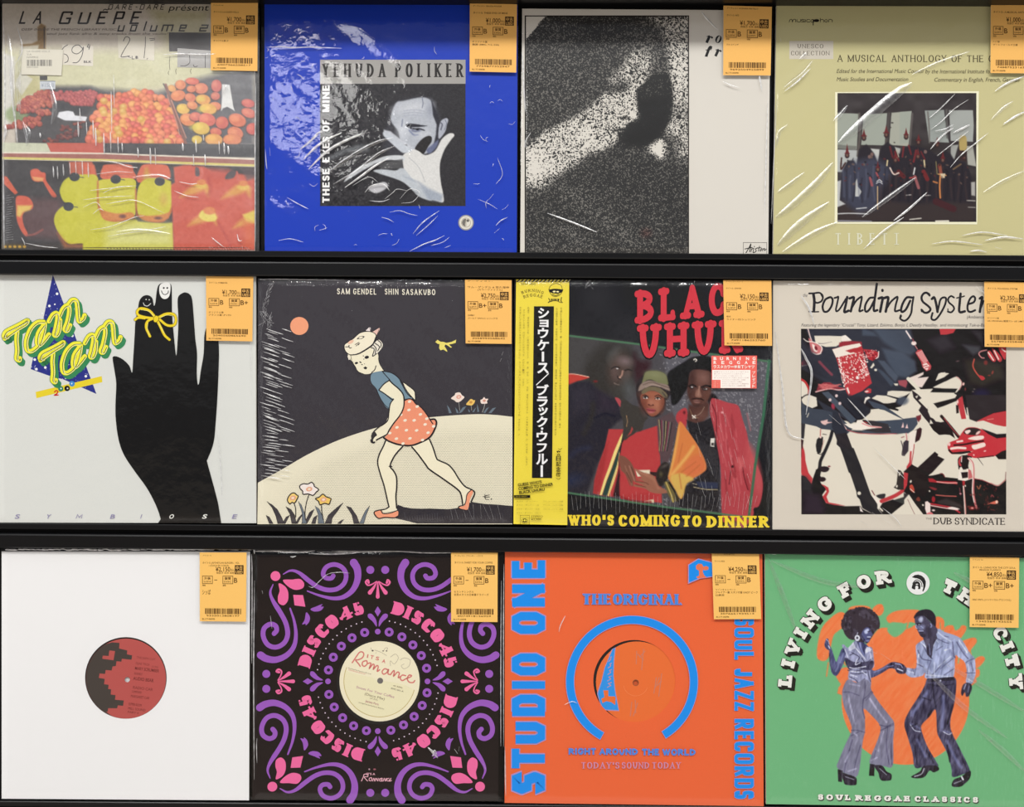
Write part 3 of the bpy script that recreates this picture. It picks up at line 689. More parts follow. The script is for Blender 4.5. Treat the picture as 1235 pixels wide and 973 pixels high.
    for s_ in ('142 30.4 142 37.2 148 37.2 148 30.4', '157 30.4 163 30.4 163 37.2 157 37.2 157 30.4', '173.2 25.6 173.2 37.2', '181 30.4 181 37.2 187.4 37.2 187.4 30.4', '195 37.8 195 30.4 206.6 30.4 206.6 37.8', '200.8 30.4 200.8 37.8', '216 33.8 222.6 33.8 222.6 30.4 216 30.4 216 37.2 222.6 37.2', '240.6 30.4 248.6 30.4 248.6 33.8 240.6 33.8 240.6 37.2 248.6 37.2'): A.stroke(s_, 1.7, T, sm=False, caps=False)
    A.T = None
    A.text('DEEP INSIDE THE FRENCH LIBRARY MUSIC', 25.8, 34, 140, 36.8, (92, 80, 74), sh=.3); A.text('soul jazz funk afro & easy tracks from the vaults!', 56, 39, 202, 42, (92, 80, 74), sh=.3)
    PP = (226, 220, 206); HK = (70, 66, 66)
    A.poly([(75, 53.6), (112.6, 55.5), (112.2, 79.8), (75, 78)], PP); A.poly([(142, 42), (186, 44), (186, 73), (143, 70)], (222, 216, 200)); A.poly([(203.5, 39), (254, 39.4), (254, 62), (204, 62)], (52, 46, 46)); A.poly([(214, 58), (254, 61), (254, 82), (214, 81)], (176, 174, 172))
    A.z = (0, 0, 6.08)
    for s_ in ('495 330 470 345 455 365', '470 395 490 405 500 425 495 450 475 460', '610 360 575 330 535 345 530 380 565 395 600 370 612 345 600 410 570 455 535 460', '650 325 640 345 660 345', '658 330 652 362', '905 300 920 272 945 275 950 300 920 350 890 405 895 418 950 410'): A.stroke(s_, .9, HK)
    A.z = (150, 0, 5.897)
    for s_ in ('150 262 148 330 140 412', '20 400 45 410', '55 400 55 418 70 418', '82 400 82 416 96 412 84 408 94 402 82 400', '165 415 160 420', '180 275 215 272', '185 288 215 282', '460 375 465 440 440 465 400 468', '575 380 575 480', '490 462 500 475 520 470'): A.stroke(s_, .8, HK)
    A.z = None; A.text('BLK', 101, 73, 110.5, 75.8, HK, .02)
    for x, y0, y1 in ((205, 68, 84), (203.6, 86, 90), (212.6, 83, 89), (230.5, 83, 88.6)): A.stroke([(x, y0), (x-.8, (y0+y1)/2), (x, y1)], .6, (110, 104, 84))
    A.poly([(48, 91.4), (57, 91.4), (57, 96.6), (48, 96.6)], (62, 60, 60)); A.rect(48.2, 97.6, 66.8, 107.4, (206, 212, 218)); A.text('¥1580', 49.6, 100, 65, 105, (150, 160, 172)); A.rect(48.2, 97.6, 66.8, 98.4, (110, 124, 150))
    # white barcode label
    B = Art(pl, .0012); B.base = (226, 222, 206); q = np.array([(26.5, 58.8), (76.2, 60), (74, 90.8), (25.6, 89.6)]); B.box(q, .0003); B.text('LA GUEPE VOL.2', 32.6, 60.8, 60, 63, (140, 134, 124)); B.text('V.A.', 32.4, 64.4, 38.4, 66.6, (130, 124, 114)); B.text('15/NPR02', 32.2, 67.8, 46, 70, (130, 124, 114))
    x = 32; rr = random.Random(3)
    while x < 62:
        w = rr.choice((.4, .5, .9)); B.rect(x, 72, x+w, 79.6, (110, 106, 100), False); x += w+rr.choice((.4, .6, .9))
    B.up(); B.text('2500102834', 32, 80.2, 46, 81.8, (140, 134, 124)); o = B.build('barcode_label', M_paper, root); o['label'] = 'small white barcode label'
rnd = random.Random(1)
c1 = [('197 66 215 64.8 240 65.6 262 64.6 280 60 291 54', 2.2, .0012), ('285 62 293 64.8 299 65 294 69 287 70.5', 1.6, .0011), ('301.5 78 303.5 70 307 60.4', 3, .0012), ('293 58 296 54', 1.4, .001), ('308.6 100 307.6 180 308 292', 1.2, .0006), ('14 70 13.4 100 17 140', 2, .0008), ('4 20 6 100 4.6 180', 1.2, .0006), ('20 30 27 60 16 80', 1, .0004), ('27.6 146 31 160 33 172', 3, .0010), ('17.6 134 19 152 21 172', 1.5, .001), ('6.5 150 7 160 5 170', 2.4, .001), ('274 102 270 108 268 114', 1.5, .001), ('269 102 274 104 277 110', .8, .0005),
      ('124 233 140 226 165 224', 1, .0007), ('108 230 124 228 160 224', .8, .0006), ('109 277 130 274 150 267 162 262 174 260', 1, .0009), ('112 258 120 252 125 254', .9, .0007), ('130 285 160 280 185 276 200 273', .9, .0007), ('116 210 140 207 160 208', .9, .0007), ('128 246 145 243 165 242 198 257', .9, .0006), ('100 241 125 238 160 236', .9, .0007), ('100 250 115 244 122 250', .8, .0006), ('118 193 140 196 155 201 166 202', 1.2, .0007), ('255 286 262 292 270 298', 1.2, .0009), ('286 282 288 290 292 290', 1.2, .0009), ('30 293 50 297 70 299', 1, .0008), ('26 286 29 292 30 296', .9, .0007), ('4 180 4.4 240 5 300', 1.4, .0007), ('210 230 225 236 240 238', 1, .0006), ('216 219 230 222 238 221', 1, .0006)]
for x, y0, y1 in ((96, 130, 146), (115, 154, 176), (125, 160, 186), (133, 158, 184), (142, 165, 184), (147, 172, 184), (166, 178, 190), (181, 178, 198), (187, 178, 199), (104, 146, 162), (94, 146, 165), (112, 145, 168), (48, 160, 166), (137, 90, 130), (134, 110, 160), (236, 168, 184), (264, 170, 186), (270, 172, 186), (275, 176, 186), (245, 162, 170), (233, 186, 200), (247, 186, 200), (220, 172, 182), (64, 200, 214), (69, 200, 216), (76, 198, 212), (84, 196, 210), (91, 194, 210), (99, 194, 212), (106, 196, 214)): c1.append(([(x, y0), (x+.5, (y0+y1)/2), (x+.8, y1)], rnd.uniform(1.0, 1.8), .0009))
for k in range(26): c1.append(([(252+k*1.9, 298+rnd.uniform(-2, 2)), (253+k*1.9, 301+rnd.uniform(-2, 1))], 1.2, .0009))
for k in range(20): c1.append(([(6+rnd.uniform(0, 3), 236+k*2.8), (11+rnd.uniform(0, 6), 235+k*2.8)], .9, .0006))
c1 = [(a_, b_*1.35, c_) for a_, b_, c_ in c1]+[(a_, 6, .0010) for a_ in ('10 40 14 90 18 150', '26 50 22 100 24 140', '30 150 34 160 32 176', '160 214 190 212 206 216', '140 280 170 278 205 282', '60 100 66 130 62 150')]
record(0, [(2.8, 1.4), (307, 3.2), (307, 303.2), (2.6, 300.4)], 'record with a photo of a fruit stall above yellow and red juice jugs',
       art_fruit, M_print, (206, 196, 182), F_haze, film_quad=[(2.2, .8), (312.8, 2.6), (312.6, 304), (1.6, 300.6)], wr={'fields': [(85, 70, 16, .9), (5, 50, 12, .5)], 'creases': c1}, seed=1,
       stk=([(254.4, 3), (311, 3.6), (310.4, 85.6), (254.2, 84.6)], '¥1,700', 'B', 'B', [(3, 2.4, 12, 1.6, 'アーティスト V.A.'), (3, 10.6, 30, 2, 'タイトル LA GUEPE VOL.2'), (3, 46.4, 18, 1.8, 'オリジナル盤 LP')]))
# ------------------------------------------------------------------ top row, second: blue cover with a man behind his hand
BLUE = (36, 66, 186)
def art_blue(A, root, pl):
    K = (54, 53, 56)
    A.rect(386, 72, 561.5, 101.2, (166, 164, 160))
    R = Raster(386, 101, 561.5, 248.5, .72, K); n = R
    z = (380, 65, 5.121); n.z = z
    n.blob('420 560 470 340 540 280 660 262 740 300 770 380 780 470 760 560 700 620 600 640 480 640', (66, 66, 72), 6)
    n.z = (465, 105, 9.73)
    n.blob('60 380 120 190 220 160 420 120 520 150 550 240 560 330 600 420 620 500 600 600 560 680 480 780 300 760 180 640 150 520', (180, 185, 194), 2)
    n.oval(320, 240, 180, 60, (206, 209, 215), -8, 10, .8); n.oval(200, 500, 60, 90, (212, 216, 223), 0, 10, .8); n.oval(520, 260, 40, 80, (146, 151, 166), 0, 8, .7); n.poly('540 160 600 300 640 420 610 640 560 700 590 560 600 440 560 330', (54, 54, 62), 2)
    for y in (280, 310, 340): n.stroke([(210, y), (330, y-14), (450, y)], .6, (150, 156, 176), 1, .7)
    n.stroke('200 380 190 460', 1.4, (130, 136, 156), 1.2); n.stroke('430 130 440 190 430 240', 1, (110, 114, 134), 1.2)
    n.blob('240 440 290 428 370 435 420 445 490 455 400 468 320 470 260 470', (46, 46, 54), 1.2); n.stroke('290 480 340 490 400 490 455 508', 1.6, (38, 38, 46), 1); n.blob('300 490 350 505 400 500 420 515 360 530 310 520', (120, 126, 148), 1.5); n.oval(375, 497, 18, 11, (36, 36, 44)); n.stroke('280 510 330 560 380 560', 1.5, (116, 124, 154), 2)
    n.oval(440, 560, 80, 40, (200, 203, 210), -20, 6, .7)
    n.blob('690 370 720 365 735 390 720 440 700 520 640 600 620 590 625 480 650 400', (174, 178, 190), 1.2); n.stroke('650 420 665 440 650 500', 1.4, (90, 92, 106), 1.2); n.stroke('700 385 715 430 690 500', .8, (120, 124, 140), 1)
    n.blob('480 740 540 680 590 640 620 620 600 700 520 780', (106, 112, 140), 2)
    n.blob('345 725 380 660 440 600 500 572 540 585 540 640 500 700 460 770 430 790 390 775', (50, 48, 48), 1)
    n.poly('-20 500 60 520 160 600 260 660 330 720 300 760 200 770 130 700 40 600 -20 560', (196, 200, 208), 2); n.poly('160 680 250 675 280 750 200 770', (92, 92, 92), 1.5)
    n.z = z
    n.blob('540 630 600 590 640 600 680 625 740 600 780 530 820 495 850 490 860 505 840 530 800 590 775 660 770 720 778 800 790 860 792 915 740 905 680 890 640 830 560 760 545 700', (216, 216, 214), 1.2)
    n.blob('540 700 600 770 680 850 720 905 640 880 580 820 520 780 400 740 360 720 420 712 500 720', (190, 196, 202), 1.5); n.poly('545 755 640 800 700 900 780 915 790 870 700 830 640 790', (150, 160, 176), 4, .8)
    n.blob('540 628 440 630 360 660 270 700 200 760 180 790 230 760 330 700 440 656 545 660', (206, 210, 214), 1.4); n.blob('545 610 480 560 420 500 440 480 520 540 600 590', (196, 202, 210), 1.6)
    n.blob('300 560 200 580 110 620 60 660 110 650 200 610 330 600', (120, 124, 128), 4, .7)
    n.poly('360 680 540 650 545 705 420 712', (84, 84, 86), 2); n.stroke('580 640 640 700 680 790', .8, (178, 180, 182), 1)
    n.grain(7, 1.2, 3)
    m = ((n.X > 386)*(n.X < 480)).astype(float)*np.clip((488-n.X)/60, 0, 1); n.grain(16, 2.0, 5, m)
    n.blob('330 830 420 790 450 820 380 860', (196, 196, 200), 2)
    A.raster(R)
    A.line('YEHUDA', 388.8, 76.6, 465, 93, (58, 55, 54), gap=.3, ws=.52, th=.15, tn=.075, se=.05, sk=.055)
    A.line('POLIKER', 476.6, 76.4, 558.5, 93, (50, 47, 46), gap=.3, ws=.52, th=.15, tn=.075, se=.05, sk=.055)
    for t, y0, y1 in (('MINE', 103, 135), ('OF', 144.6, 158.4), ('EYES', 165, 195.6), ('THESE', 203.6, 244.5)):
        A.T = lambda p: np.stack([np.asarray(p)[:, 1], -np.asarray(p)[:, 0]], 1)
        A.line(t, -y1, 388.8, -y0, 397.4, (244, 244, 242), gap=.16, ws=.92, th=.25, tn=.2, se=0, sk=.1, R=.45); A.T = None
    A.oval(562, 268.4, 9.4, 9.4, (150, 150, 156), n=40); A.oval(562, 268.4, 8, 8, (224, 220, 208), n=40); A.ring(562, 268.4, 5.2, 5.8, (170, 160, 140)); A.poly([(560.5, 263.6)]+[tuple(p) for p in ell(562, 268.4, 4.8, 4.8, 0, 14, 100, 270)]+[(560.5, 273.2)], (120, 116, 110)); A.oval(564.2, 266, 1.7, 1.7, (110, 106, 100)); A.rect(561.6, 264, 562.3, 273, (150, 140, 120))
rnd = random.Random(2)
c2 = []
c2 += [('321 57 340 56.4 352 57.6 372 56.8 392 57.4 412 58.2', 1.6, .0008), ('322 62 324 60 322 58', 1, .0006)]
for s_, w, h in (('366 192 380 178 395 168 412 160', 3.2, .0010), ('372 204 395 182 420 168 440 160', 3.6, .0011), ('388 214 420 190 452 172 475 166', 5, .0012), ('402 222 430 206 455 186 476 176', 4.6, .0012), ('416 226 436 212 452 200 470 190', 3, .001), ('362 180 372 172 384 162', 2.5, .0009), ('375 168 384 160 392 158', 2, .0008),
                ('425 224 440 215 448 214 456 220', 1, .0006), ('440 232 448 224 462 222 470 230', 1.6, .0007), ('464 240 474 232 479 228 492 230', 1, .0007), ('482 240 494 228 506 232 498 243 484 245', 1, .0007), ('446 242 460 243 470 240', 1.2, .0007), ('470 256 482 254 494 258 504 260', 1, .0006), ('460 262 468 264 475 268', 1, .0006),
                ('498 282 508 270 518 262 530 254', 1.6, .0008), ('502 284 516 272 528 260', 1.3, .0008), ('494 303 512 294 524 290 536 284', 1.6, .0008), ('520 296 534 292 542 286', 1, .0005), ('336 290 350 288 366 292', 1, .0004), ('346 238 360 246 372 252', 1.2, .0004), ('320 180 321 196 322 204', 1.2, .0006), ('600 190 606 210 598 222', .8, .0004), ('326 160 327 168', 1.2, .0008), ('325 178 326 188', 1.4, .0008), ('598 272 604 266 612 262', 1.4, .0007), ('596 281 602 276', 1.4, .0007), ('576 240 590 246 600 252', .7, .0003)): c2.append((s_, w, h))
for k in range(70):
    x, y = rnd.uniform(322, 618), rnd.uniform(60, 300)
    if 386 < x < 562 and 72 < y < 248: continue
    a = rnd.uniform(0, 6.28); L = rnd.uniform(3, 13); b = a+rnd.uniform(-1.2, 1.2)
    c2.append(([(x, y), (x+math.cos(a)*L/2, y+math.sin(a)*L/2), (x+math.cos(a)*L/2+math.cos(b)*L/2, y+math.sin(a)*L/2+math.sin(b)*L/2)], rnd.uniform(.5, .9), .0004))
record(0, [(319, 4), (624.4, 5.4), (623.2, 305), (319.3, 304)], 'blue record with a black and white photo of a man behind his raised hand',
       art_blue, M_print, BLUE, F_crisp, film_quad=[(315, 3.2), (625.4, 4.2), (624.6, 306.4), (315, 304.6)], wr={'fields': [(-35, 50, 20, .9), (-50, 24, 10, .35), (10, 5, 4, .06)], 'creases': c2}, seed=2,
       stk=([(566.6, 4.2), (623.6, 5), (622.6, 87.4), (566.4, 86.2)], '¥1,000', 'B', 'B', [(4, 2, 34, 1.8, 'アーティスト YEHUDA POLIKER'), (4, 10.2, 41, 2.2, 'タイトル THESE EYES OF MINE'), (3, 46, 18, 2, 'オリジナル盤'), (3, 49.6, 32, 1.8, '盤面 (BMG, 712, 030)')]))
# ------------------------------------------------------------------ top row, third: grainy drawing of a woman's bowed head
def art_woman(A, root, pl):
    R = Raster(634.5, 19.5, 830, 306, .5); n = R
    PAPER = (218, 214, 205)
    n.a[:] = 70
    def t(v): return (v, v, v)
    n.z = (625, 5, 6.95)
    n.poly('60 60 290 60 200 130 130 220 60 300', t(300), 2); 
    n.z = (700, 60, 7.207)
    n.poly('600 -280 700 -200 760 0 790 160 800 300 800 470 780 600 740 720 830 760 960 900 960 -300', t(176), 12)
    n.oval(870, 130, 60, 120, t(250), 0, 20); n.oval(860, 350, 60, 70, t(235), 0, 20); n.oval(860, 560, 50, 60, t(110), 0, 30); n.oval(840, 690, 60, 60, t(215), 0, 20); n.oval(800, 800, 50, 50, t(90), 0, 20); n.oval(900, 880, 50, 60, t(215), 0, 20); n.oval(860, -150, 70, 90, t(165), 0, 30)
    n.poly('-300 700 -60 600 60 520 180 400 260 270 380 120 480 0 590 60 600 150 560 280 480 350 490 450 500 560 490 600 440 620 400 700 340 730 320 800 260 850 180 900 60 880 -60 900 -200 1020 -460 1000 -460 850', t(205), 7)
    n.oval(420, 440, 70, 110, t(225), 10, 30); n.oval(60, 760, 110, 110, t(270), 0, 50); n.oval(440, 590, 45, 35, t(270), 0, 18); n.oval(510, 130, 70, 110, t(190), 20, 40); n.oval(340, 320, 70, 40, t(90), -15, 16); n.oval(310, 255, 40, 35, t(190), 0, 16)
    n.stroke('230 340 300 335 370 350', 4, t(80), 3); n.stroke('350 590 400 580 430 600', 2, t(80), 3); n.stroke('280 700 330 690 380 680', 2.4, t(90), 3); n.oval(230, 700, 70, 50, t(170), 0, 20); n.stroke('0 640 60 560', 4, t(120), 5)
    n.poly('484 350 560 280 640 200 760 200 800 300 800 480 770 620 720 730 640 800 585 870 420 880 280 880 292 835 330 800 336 775 316 745 334 720 378 706 402 690 398 668 410 648 432 630 474 608 504 578 496 470', t(36), 3)
    n.oval(305, 332, 62, 24, t(58), -12, 8); n.stroke('372 600 400 588 425 600', 3, t(40), 3); n.stroke('300 704 340 698 392 694', 2.4, t(44), 2); n.oval(466, 566, 26, 26, t(290), 0, 14)
    n.poly('512 440 780 400 770 600 640 800 400 850 380 740 450 660 515 600', t(8), 10, .95)
    n.blob('585 870 640 820 700 790 730 850 720 950 660 930 620 900', t(300), 10)
    n.z = (625, 140, 5.724)
    n.poly('40 440 160 470 260 410 430 310 560 250 700 200 880 230 960 300 1080 360 1160 350 1160 960 30 960', t(64), 10)
    n.poly('40 260 140 230 330 110 460 200 430 310 260 410 160 470 100 460 40 470', t(215), 14); n.oval(120, 350, 70, 80, t(300), 0, 40)
    n.poly('220 440 290 440 640 690 860 900 760 900 560 740', t(96), 22, .8); n.poly('270 770 340 760 480 900 400 950', t(105), 24, .8); n.poly('60 780 140 810 260 950 60 950', t(92), 24, .8); n.poly('860 600 920 600 980 760 940 800', t(92), 18, .7); n.oval(780, 480, 180, 120, t(50), 30, 60, .7); n.oval(1100, 600, 60, 160, t(48), 0, 40, .7)
    n.z = (625, 5, 6.95); n.poly('300 60 973 60 973 200 760 300 560 320 400 200', t(40), 40, .8); n.oval(640, 560, 260, 140, t(84), -30, 60, .7)
    tone = n.a[..., 0].copy()
    X, Y = n.X, n.Y
    w = vnoise(X/.95, Y/.95, 1)*.62+vnoise((X+Y*.5)/1.4, (Y-X*.5)/1.4, 2)*.38
    wx = np.abs(vnoise(X/2.6, Y/2.6, 11)-.5)*3.2
    wx = np.abs(vnoise(X/1.6, Y/1.6, 11)-.5)*3.2; mixw = np.where(tone > 130, 1-wx*.9, w)
    thr = np.interp(tone, [0, 40, 70, 100, 130, 131, 180, 220, 260, 300], [.98, .70, .62, .57, .53, .66, .52, .36, .10, -.6])
    ink = np.clip((mixw-thr)/.16+.5, 0, 1)
    base = np.interp(tone, [0, 60, 130, 131, 190], [44, 54, 62, 56, 60]); hi = np.interp(tone, [0, 60, 100, 130, 170, 230], [70, 112, 132, 176, 210, 216])
    n.a = base[..., None]*(1-ink[..., None])+(np.array(PAPER)/216)*hi[..., None]*ink[..., None]
    red = np.clip(1-np.hypot((X-779)/10, (Y-281)/9), 0, 1)[..., None]*.5; n.a = n.a*(1-red)+n.a*np.array([1.15, .7, .68])*red
    A.raster(R)
    for r in ((632.8, 18.6, 831, 19.9), (632.8, 18.6, 634.4, 306), (829.6, 18.6, 831, 306)): A.rect(*r, (40, 36, 34), False)
    A.up()
    K = (34, 31, 32); A.z = (830, 5, 9.267)
    for x in (0,):
        A.stroke('240 355 222 395 205 432', 3.2, K, caps=False); A.stroke('210 362 238 352', 1, K); A.stroke('235 385 255 362 270 368', .9, K); A.oval(266, 374, 11, 11, K)
        A.oval(338, 392, 34, 44, K, 22); A.oval(338, 392, 12, 38, (206, 202, 194), 22); A.oval(395, 412, 6, 6, K)
        A.stroke('262 490 248 480 232 500 215 545 200 585', 3.2, K, caps=False); A.oval(258, 492, 10, 10, K); A.stroke('198 512 258 508', .9, K); A.stroke('188 582 215 584', .9, K)
        A.stroke('338 508 322 545 305 582', 3.2, K, caps=False); A.stroke('308 512 338 505', 1, K); A.stroke('332 540 352 515 362 518', .9, K); A.oval(362, 524, 11, 11, K)
    A.z = (880, 290, 10.29)
    for r in ((896.2, 292.2, 925, 292.7), (896.2, 292.2, 896.7, 306), (924.5, 292.2, 925, 306)): A.rect(*r, (90, 86, 84), False)
    A.up()
    for s_, w in (('190 105 230 95 280 85', 1), ('205 150 240 90 262 45 255 100 248 140', 1.1), ('275 100 265 140', .9), ('270 115 290 95', .8), ('300 95 292 138', .9), ('305 72 308 78', 1), ('345 90 320 105 330 130 300 150 290 145', 1), ('370 70 355 130', .9), ('340 95 390 85', .8), ('385 105 375 130 395 120 400 100 390 100', .8), ('415 100 408 130', .8), ('412 112 435 98 432 125 455 105', .8)): A.stroke(s_, w, K)
record(0, [(629.8, 10.4), (929, 12.6), (926.6, 307), (627.4, 305.8)], 'white record with a grainy black drawing of a woman looking down',
       art_woman, M_print, (218, 214, 205), F_soft, film_quad=[(629, 6.6), (932.6, 7.8), (928.4, 307.8), (626.6, 306)], wr={'fields': [(30, 70, 22, .9), (80, 40, 10, .3)], 'creases': [('629.5 64 631 80 632 110 634 135', 2.2, .0008), ('872 98 880 102 892 106', 1.6, .0005), ('899 46 902 52 906 57', 1.6, .0006), ('913 40 913.4 46 914 54', 1.5, .0007), ('924.6 42 925 50 925.6 58', 1.5, .0007), ('926 120 924 190 922 260', 1.6, .0005), ('915 88 917 98 919 110', 2, .0004), ('846 14 854 24 866 36', 2, .0004), ('640 160 634 170 633 178', 1.4, .0007), ('660 257 690 268 720 280', 2, .0003)]}, seed=3,
       stk=([(872.6, 6.8), (931, 8.2), (929.4, 91), (872.2, 90.6)], '¥1,700', 'B', 'B', [(4, 2, 36, 1.8, 'アーティスト ROSANNA FRATELLO'), (4, 10.4, 14, 2, 'タイトル: HITS'), (4, 46, 14, 1.8, 'ITA 12インチ')]))
# ------------------------------------------------------------------ top row, fourth: khaki cover with a group in robes and tall red hats
KHAKI = (200, 194, 146)
def art_tibet(A, root, pl):
    A.z = (930, 5, 8.233); K = (40, 36, 28); D = (86, 80, 60)
    for s_ in ('180 178 188 155 205 152 212 178', '212 178 220 155 240 152 246 178', '256 152 258 172 280 178 292 172 294 152', '332 155 308 152 302 162 325 167 330 176 300 177', '340 154 340 178', '385 155 362 152 352 166 362 178 386 176', '420 178 400 178 394 166 404 154 424 156 426 178', '488 140 488 178', '488 160 505 152 522 160 522 178', '560 166 550 153 535 160 535 174 552 178 560 166', '572 178 574 155 592 152 608 160 606 178'): A.stroke(s_, .75, K)
    A.oval(450, 163, 28, 15, K); A.stroke('418 155 418 208', 1.1, K); A.z = None
    A.rect(952, 49.4, 1005, 71.2, (206, 200, 186))
    A.line('UNESCO', 961.8, 53.2, 993, 58.2, (96, 88, 74), gap=.28, ws=.95, th=.14, tn=.06, se=.05, sk=.05)
    A.line('COLLECTION', 954, 61.5, 1000.4, 66.6, (96, 88, 74), gap=.2, ws=.95, th=.14, tn=.06, se=.05, sk=.05)
    A.line('A MUSICAL ANTHOLOGY OF THE C', 1010, 66.2, 1198, 74.4, (70, 62, 44), gap=.2, ws=.92, th=.14, tn=.07, se=.05, sk=.05, slope=.003)
    for t, x0, x1, y in (('Edited for the International Music Council', 1009, 1113, 83), ('by the International Institute for', 1116, 1196, 83.4), ('Music Studies and Documentation', 1009, 1095, 92.8), ('Commentary in English, French, German', 1126.5, 1229, 93.4)): A.text(t, x0, y, x1, y+5, D, sh=.22)
    A.poly([(1007.2, 111), (1180.6, 110), (1178.6, 270.6), (1006.6, 269.8)], (238, 236, 206))
    R = Raster(1010, 112.2, 1177.6, 267.6, .68, (62, 57, 58)); n = R
    a, b, c = (1005, 100, 10.24), (1085, 100, 9.73), (1000, 180, 6.676)
    n.grain(10, 9, 4)
    n.z = a
    wall = (158, 164, 154)
    n.poly('40 370 315 380 290 820 40 790', wall, 1); n.poly('375 388 665 372 635 770 345 765', wall, 1); n.poly('720 368 965 350 930 780 690 765', (166, 168, 156), 1); n.poly('40 760 290 780 280 830 40 810', (120, 122, 116), 1.5)
    n.poly('40 820 300 830 320 1100 40 1100', (176, 180, 178), 1.5); n.poly('460 810 570 820 560 1000 520 980', (190, 192, 188), 1.5); n.poly('760 790 830 810 800 1000', (170, 172, 168), 1.5)
    n.oval(728, 492, 14, 9, (60, 56, 54)); n.oval(708, 550, 9, 7, (60, 56, 54)); n.oval(755, 735, 10, 8, (70, 66, 64)); n.stroke('320 380 330 600 300 900', 2.6, (96, 90, 86), 2); n.stroke('690 375 665 620 650 760', 2.4, (84, 78, 76), 2)
    n.z = b
    n.poly('0 340 140 330 105 700 0 720', wall, 1); n.poly('295 325 520 315 560 620 580 700 345 690', (152, 158, 154), 1); n.poly('580 320 860 320 870 500 860 690 600 680', (164, 168, 164), 1); n.poly('600 730 690 725 640 900 600 880', (160, 162, 158), 1.5); n.poly('780 740 860 740 900 980 800 960', (168, 168, 160), 1.5)
    n.stroke('330 340 345 500 350 700', 1.6, (110, 106, 102), 1.5); n.stroke('550 320 560 640', 2.4, (96, 94, 92), 2); n.stroke('150 360 130 600 120 720', 2, (100, 94, 92), 2)
    # figures: dark robes, red hats
    n.z = c
    robe = (46, 42, 48)
    n.poly('90 250 110 160 150 90 200 90 220 120 240 0 300 -40 360 30 390 100 420 -20 470 -60 520 -20 560 40 620 -20 680 -30 760 -10 830 20 880 60 940 10 980 40 1010 90 1090 100 1130 170 1150 230 1140 380 1175 480 1175 580 50 575 50 480 130 440 85 410', robe, 2)
    n.poly('50 420 130 410 180 480 320 470 420 430 520 420 700 440 900 420 1175 430 1175 585 50 585', (60, 52, 52), 6); n.poly('100 180 190 100 360 60 470 130 500 200 420 320 380 480 240 520 120 420 100 380', (78, 84, 106), 9, .6)
    n.poly('210 265 225 235 232 300 262 340 240 380 210 380', (190, 192, 190), 1); n.poly('55 260 95 250 85 410 130 440 55 470', (186, 188, 188), 1.5); n.poly('1140 265 1175 262 1175 375 1145 370', (170, 168, 164), 1.5)
    n.stroke('55 520 160 515 310 520', 1.2, (200, 202, 204), 1); n.stroke('220 478 300 470', 1.2, (196, 198, 200), 1); n.stroke('620 370 660 366', 1, (190, 186, 182), 1); n.stroke('770 372 815 370', 1, (190, 186, 182), 1); n.stroke('650 565 740 555', 1.2, (210, 206, 196), 1); n.stroke('860 580 960 578', 2, (226, 222, 206), 1); n.stroke('1110 412 1175 415', 1.2, (170, 166, 160), 1); n.stroke('1120 466 1175 468', 1, (150, 146, 142), 1); n.stroke('50 575 340 580', 1.4, (150, 150, 160), 1.2)
    for k in range(34): x = 110+k*31; n.stroke([(x, 120+(k*47) % 120), (x+6-(k % 3)*6, 260+(k*31) % 60), (x+10-(k % 4)*8, 380+(k*29) % 50)], 1.4, (34, 30, 36) if k % 2 else ((96, 100, 120) if x < 420 else (78, 60, 58)), 2.4, .55)
    hats = [(145, 45, 22, 78), (280, -95, 24, 60), (460, -120, 26, 66), (620, -105, 22, 60), (720, -60, 22, 56), (534, 85, 24, 72), (392, 160, 18, 60), (715, 55, 20, 60), (915, 85, 22, 70), (870, -40, 20, 50)]
    for x, y, w, h in hats:
        n.oval(x, y+6, 19, 22, (56, 42, 44), 0, 1.2); n.oval(x, y+3, 10, 12, (116, 84, 74), 0, 1.2); n.poly([(x-w*.8, y-6), (x-w*.42, y-h*.5), (x, y-h*1.15), (x+w*.42, y-h*.5), (x+w*.8, y-6), (x, y-12)], (104, 46, 48), .9, z=c); n.stroke([(x-w+3, y-12), (x, y-18), (x+w-3, y-12)], .8, (96, 34, 38), .8, z=c)
    for x, y in ((325, 60), (345, 40), (775, 20)): n.oval(x, y, 13, 15, (120, 96, 92), 0, 1)
    for s_, w, cc in (('600 -20 590 60', 2, (112, 46, 50)), ('640 -30 660 40', 2, (104, 44, 48)), ('490 -20 510 60', 2.2, (98, 42, 46)), ('530 20 560 90', 2.2, (110, 44, 48)), ('700 10 680 100', 2.5, (112, 46, 50)), ('740 20 770 80', 2, (98, 42, 46)), ('330 230 345 290', 3, (150, 84, 90)), ('380 190 400 230', 2, (160, 80, 84)), ('690 220 720 310', 3.4, (150, 92, 94)), ('650 230 700 225', 2, (150, 70, 70)), ('890 130 900 200', 4, (140, 78, 62)), ('760 180 790 240', 5, (110, 44, 46)), ('560 180 600 220', 5, (92, 42, 44)), ('860 420 1000 480', 8, (70, 40, 44))): n.stroke(s_, w, cc, 1.2)
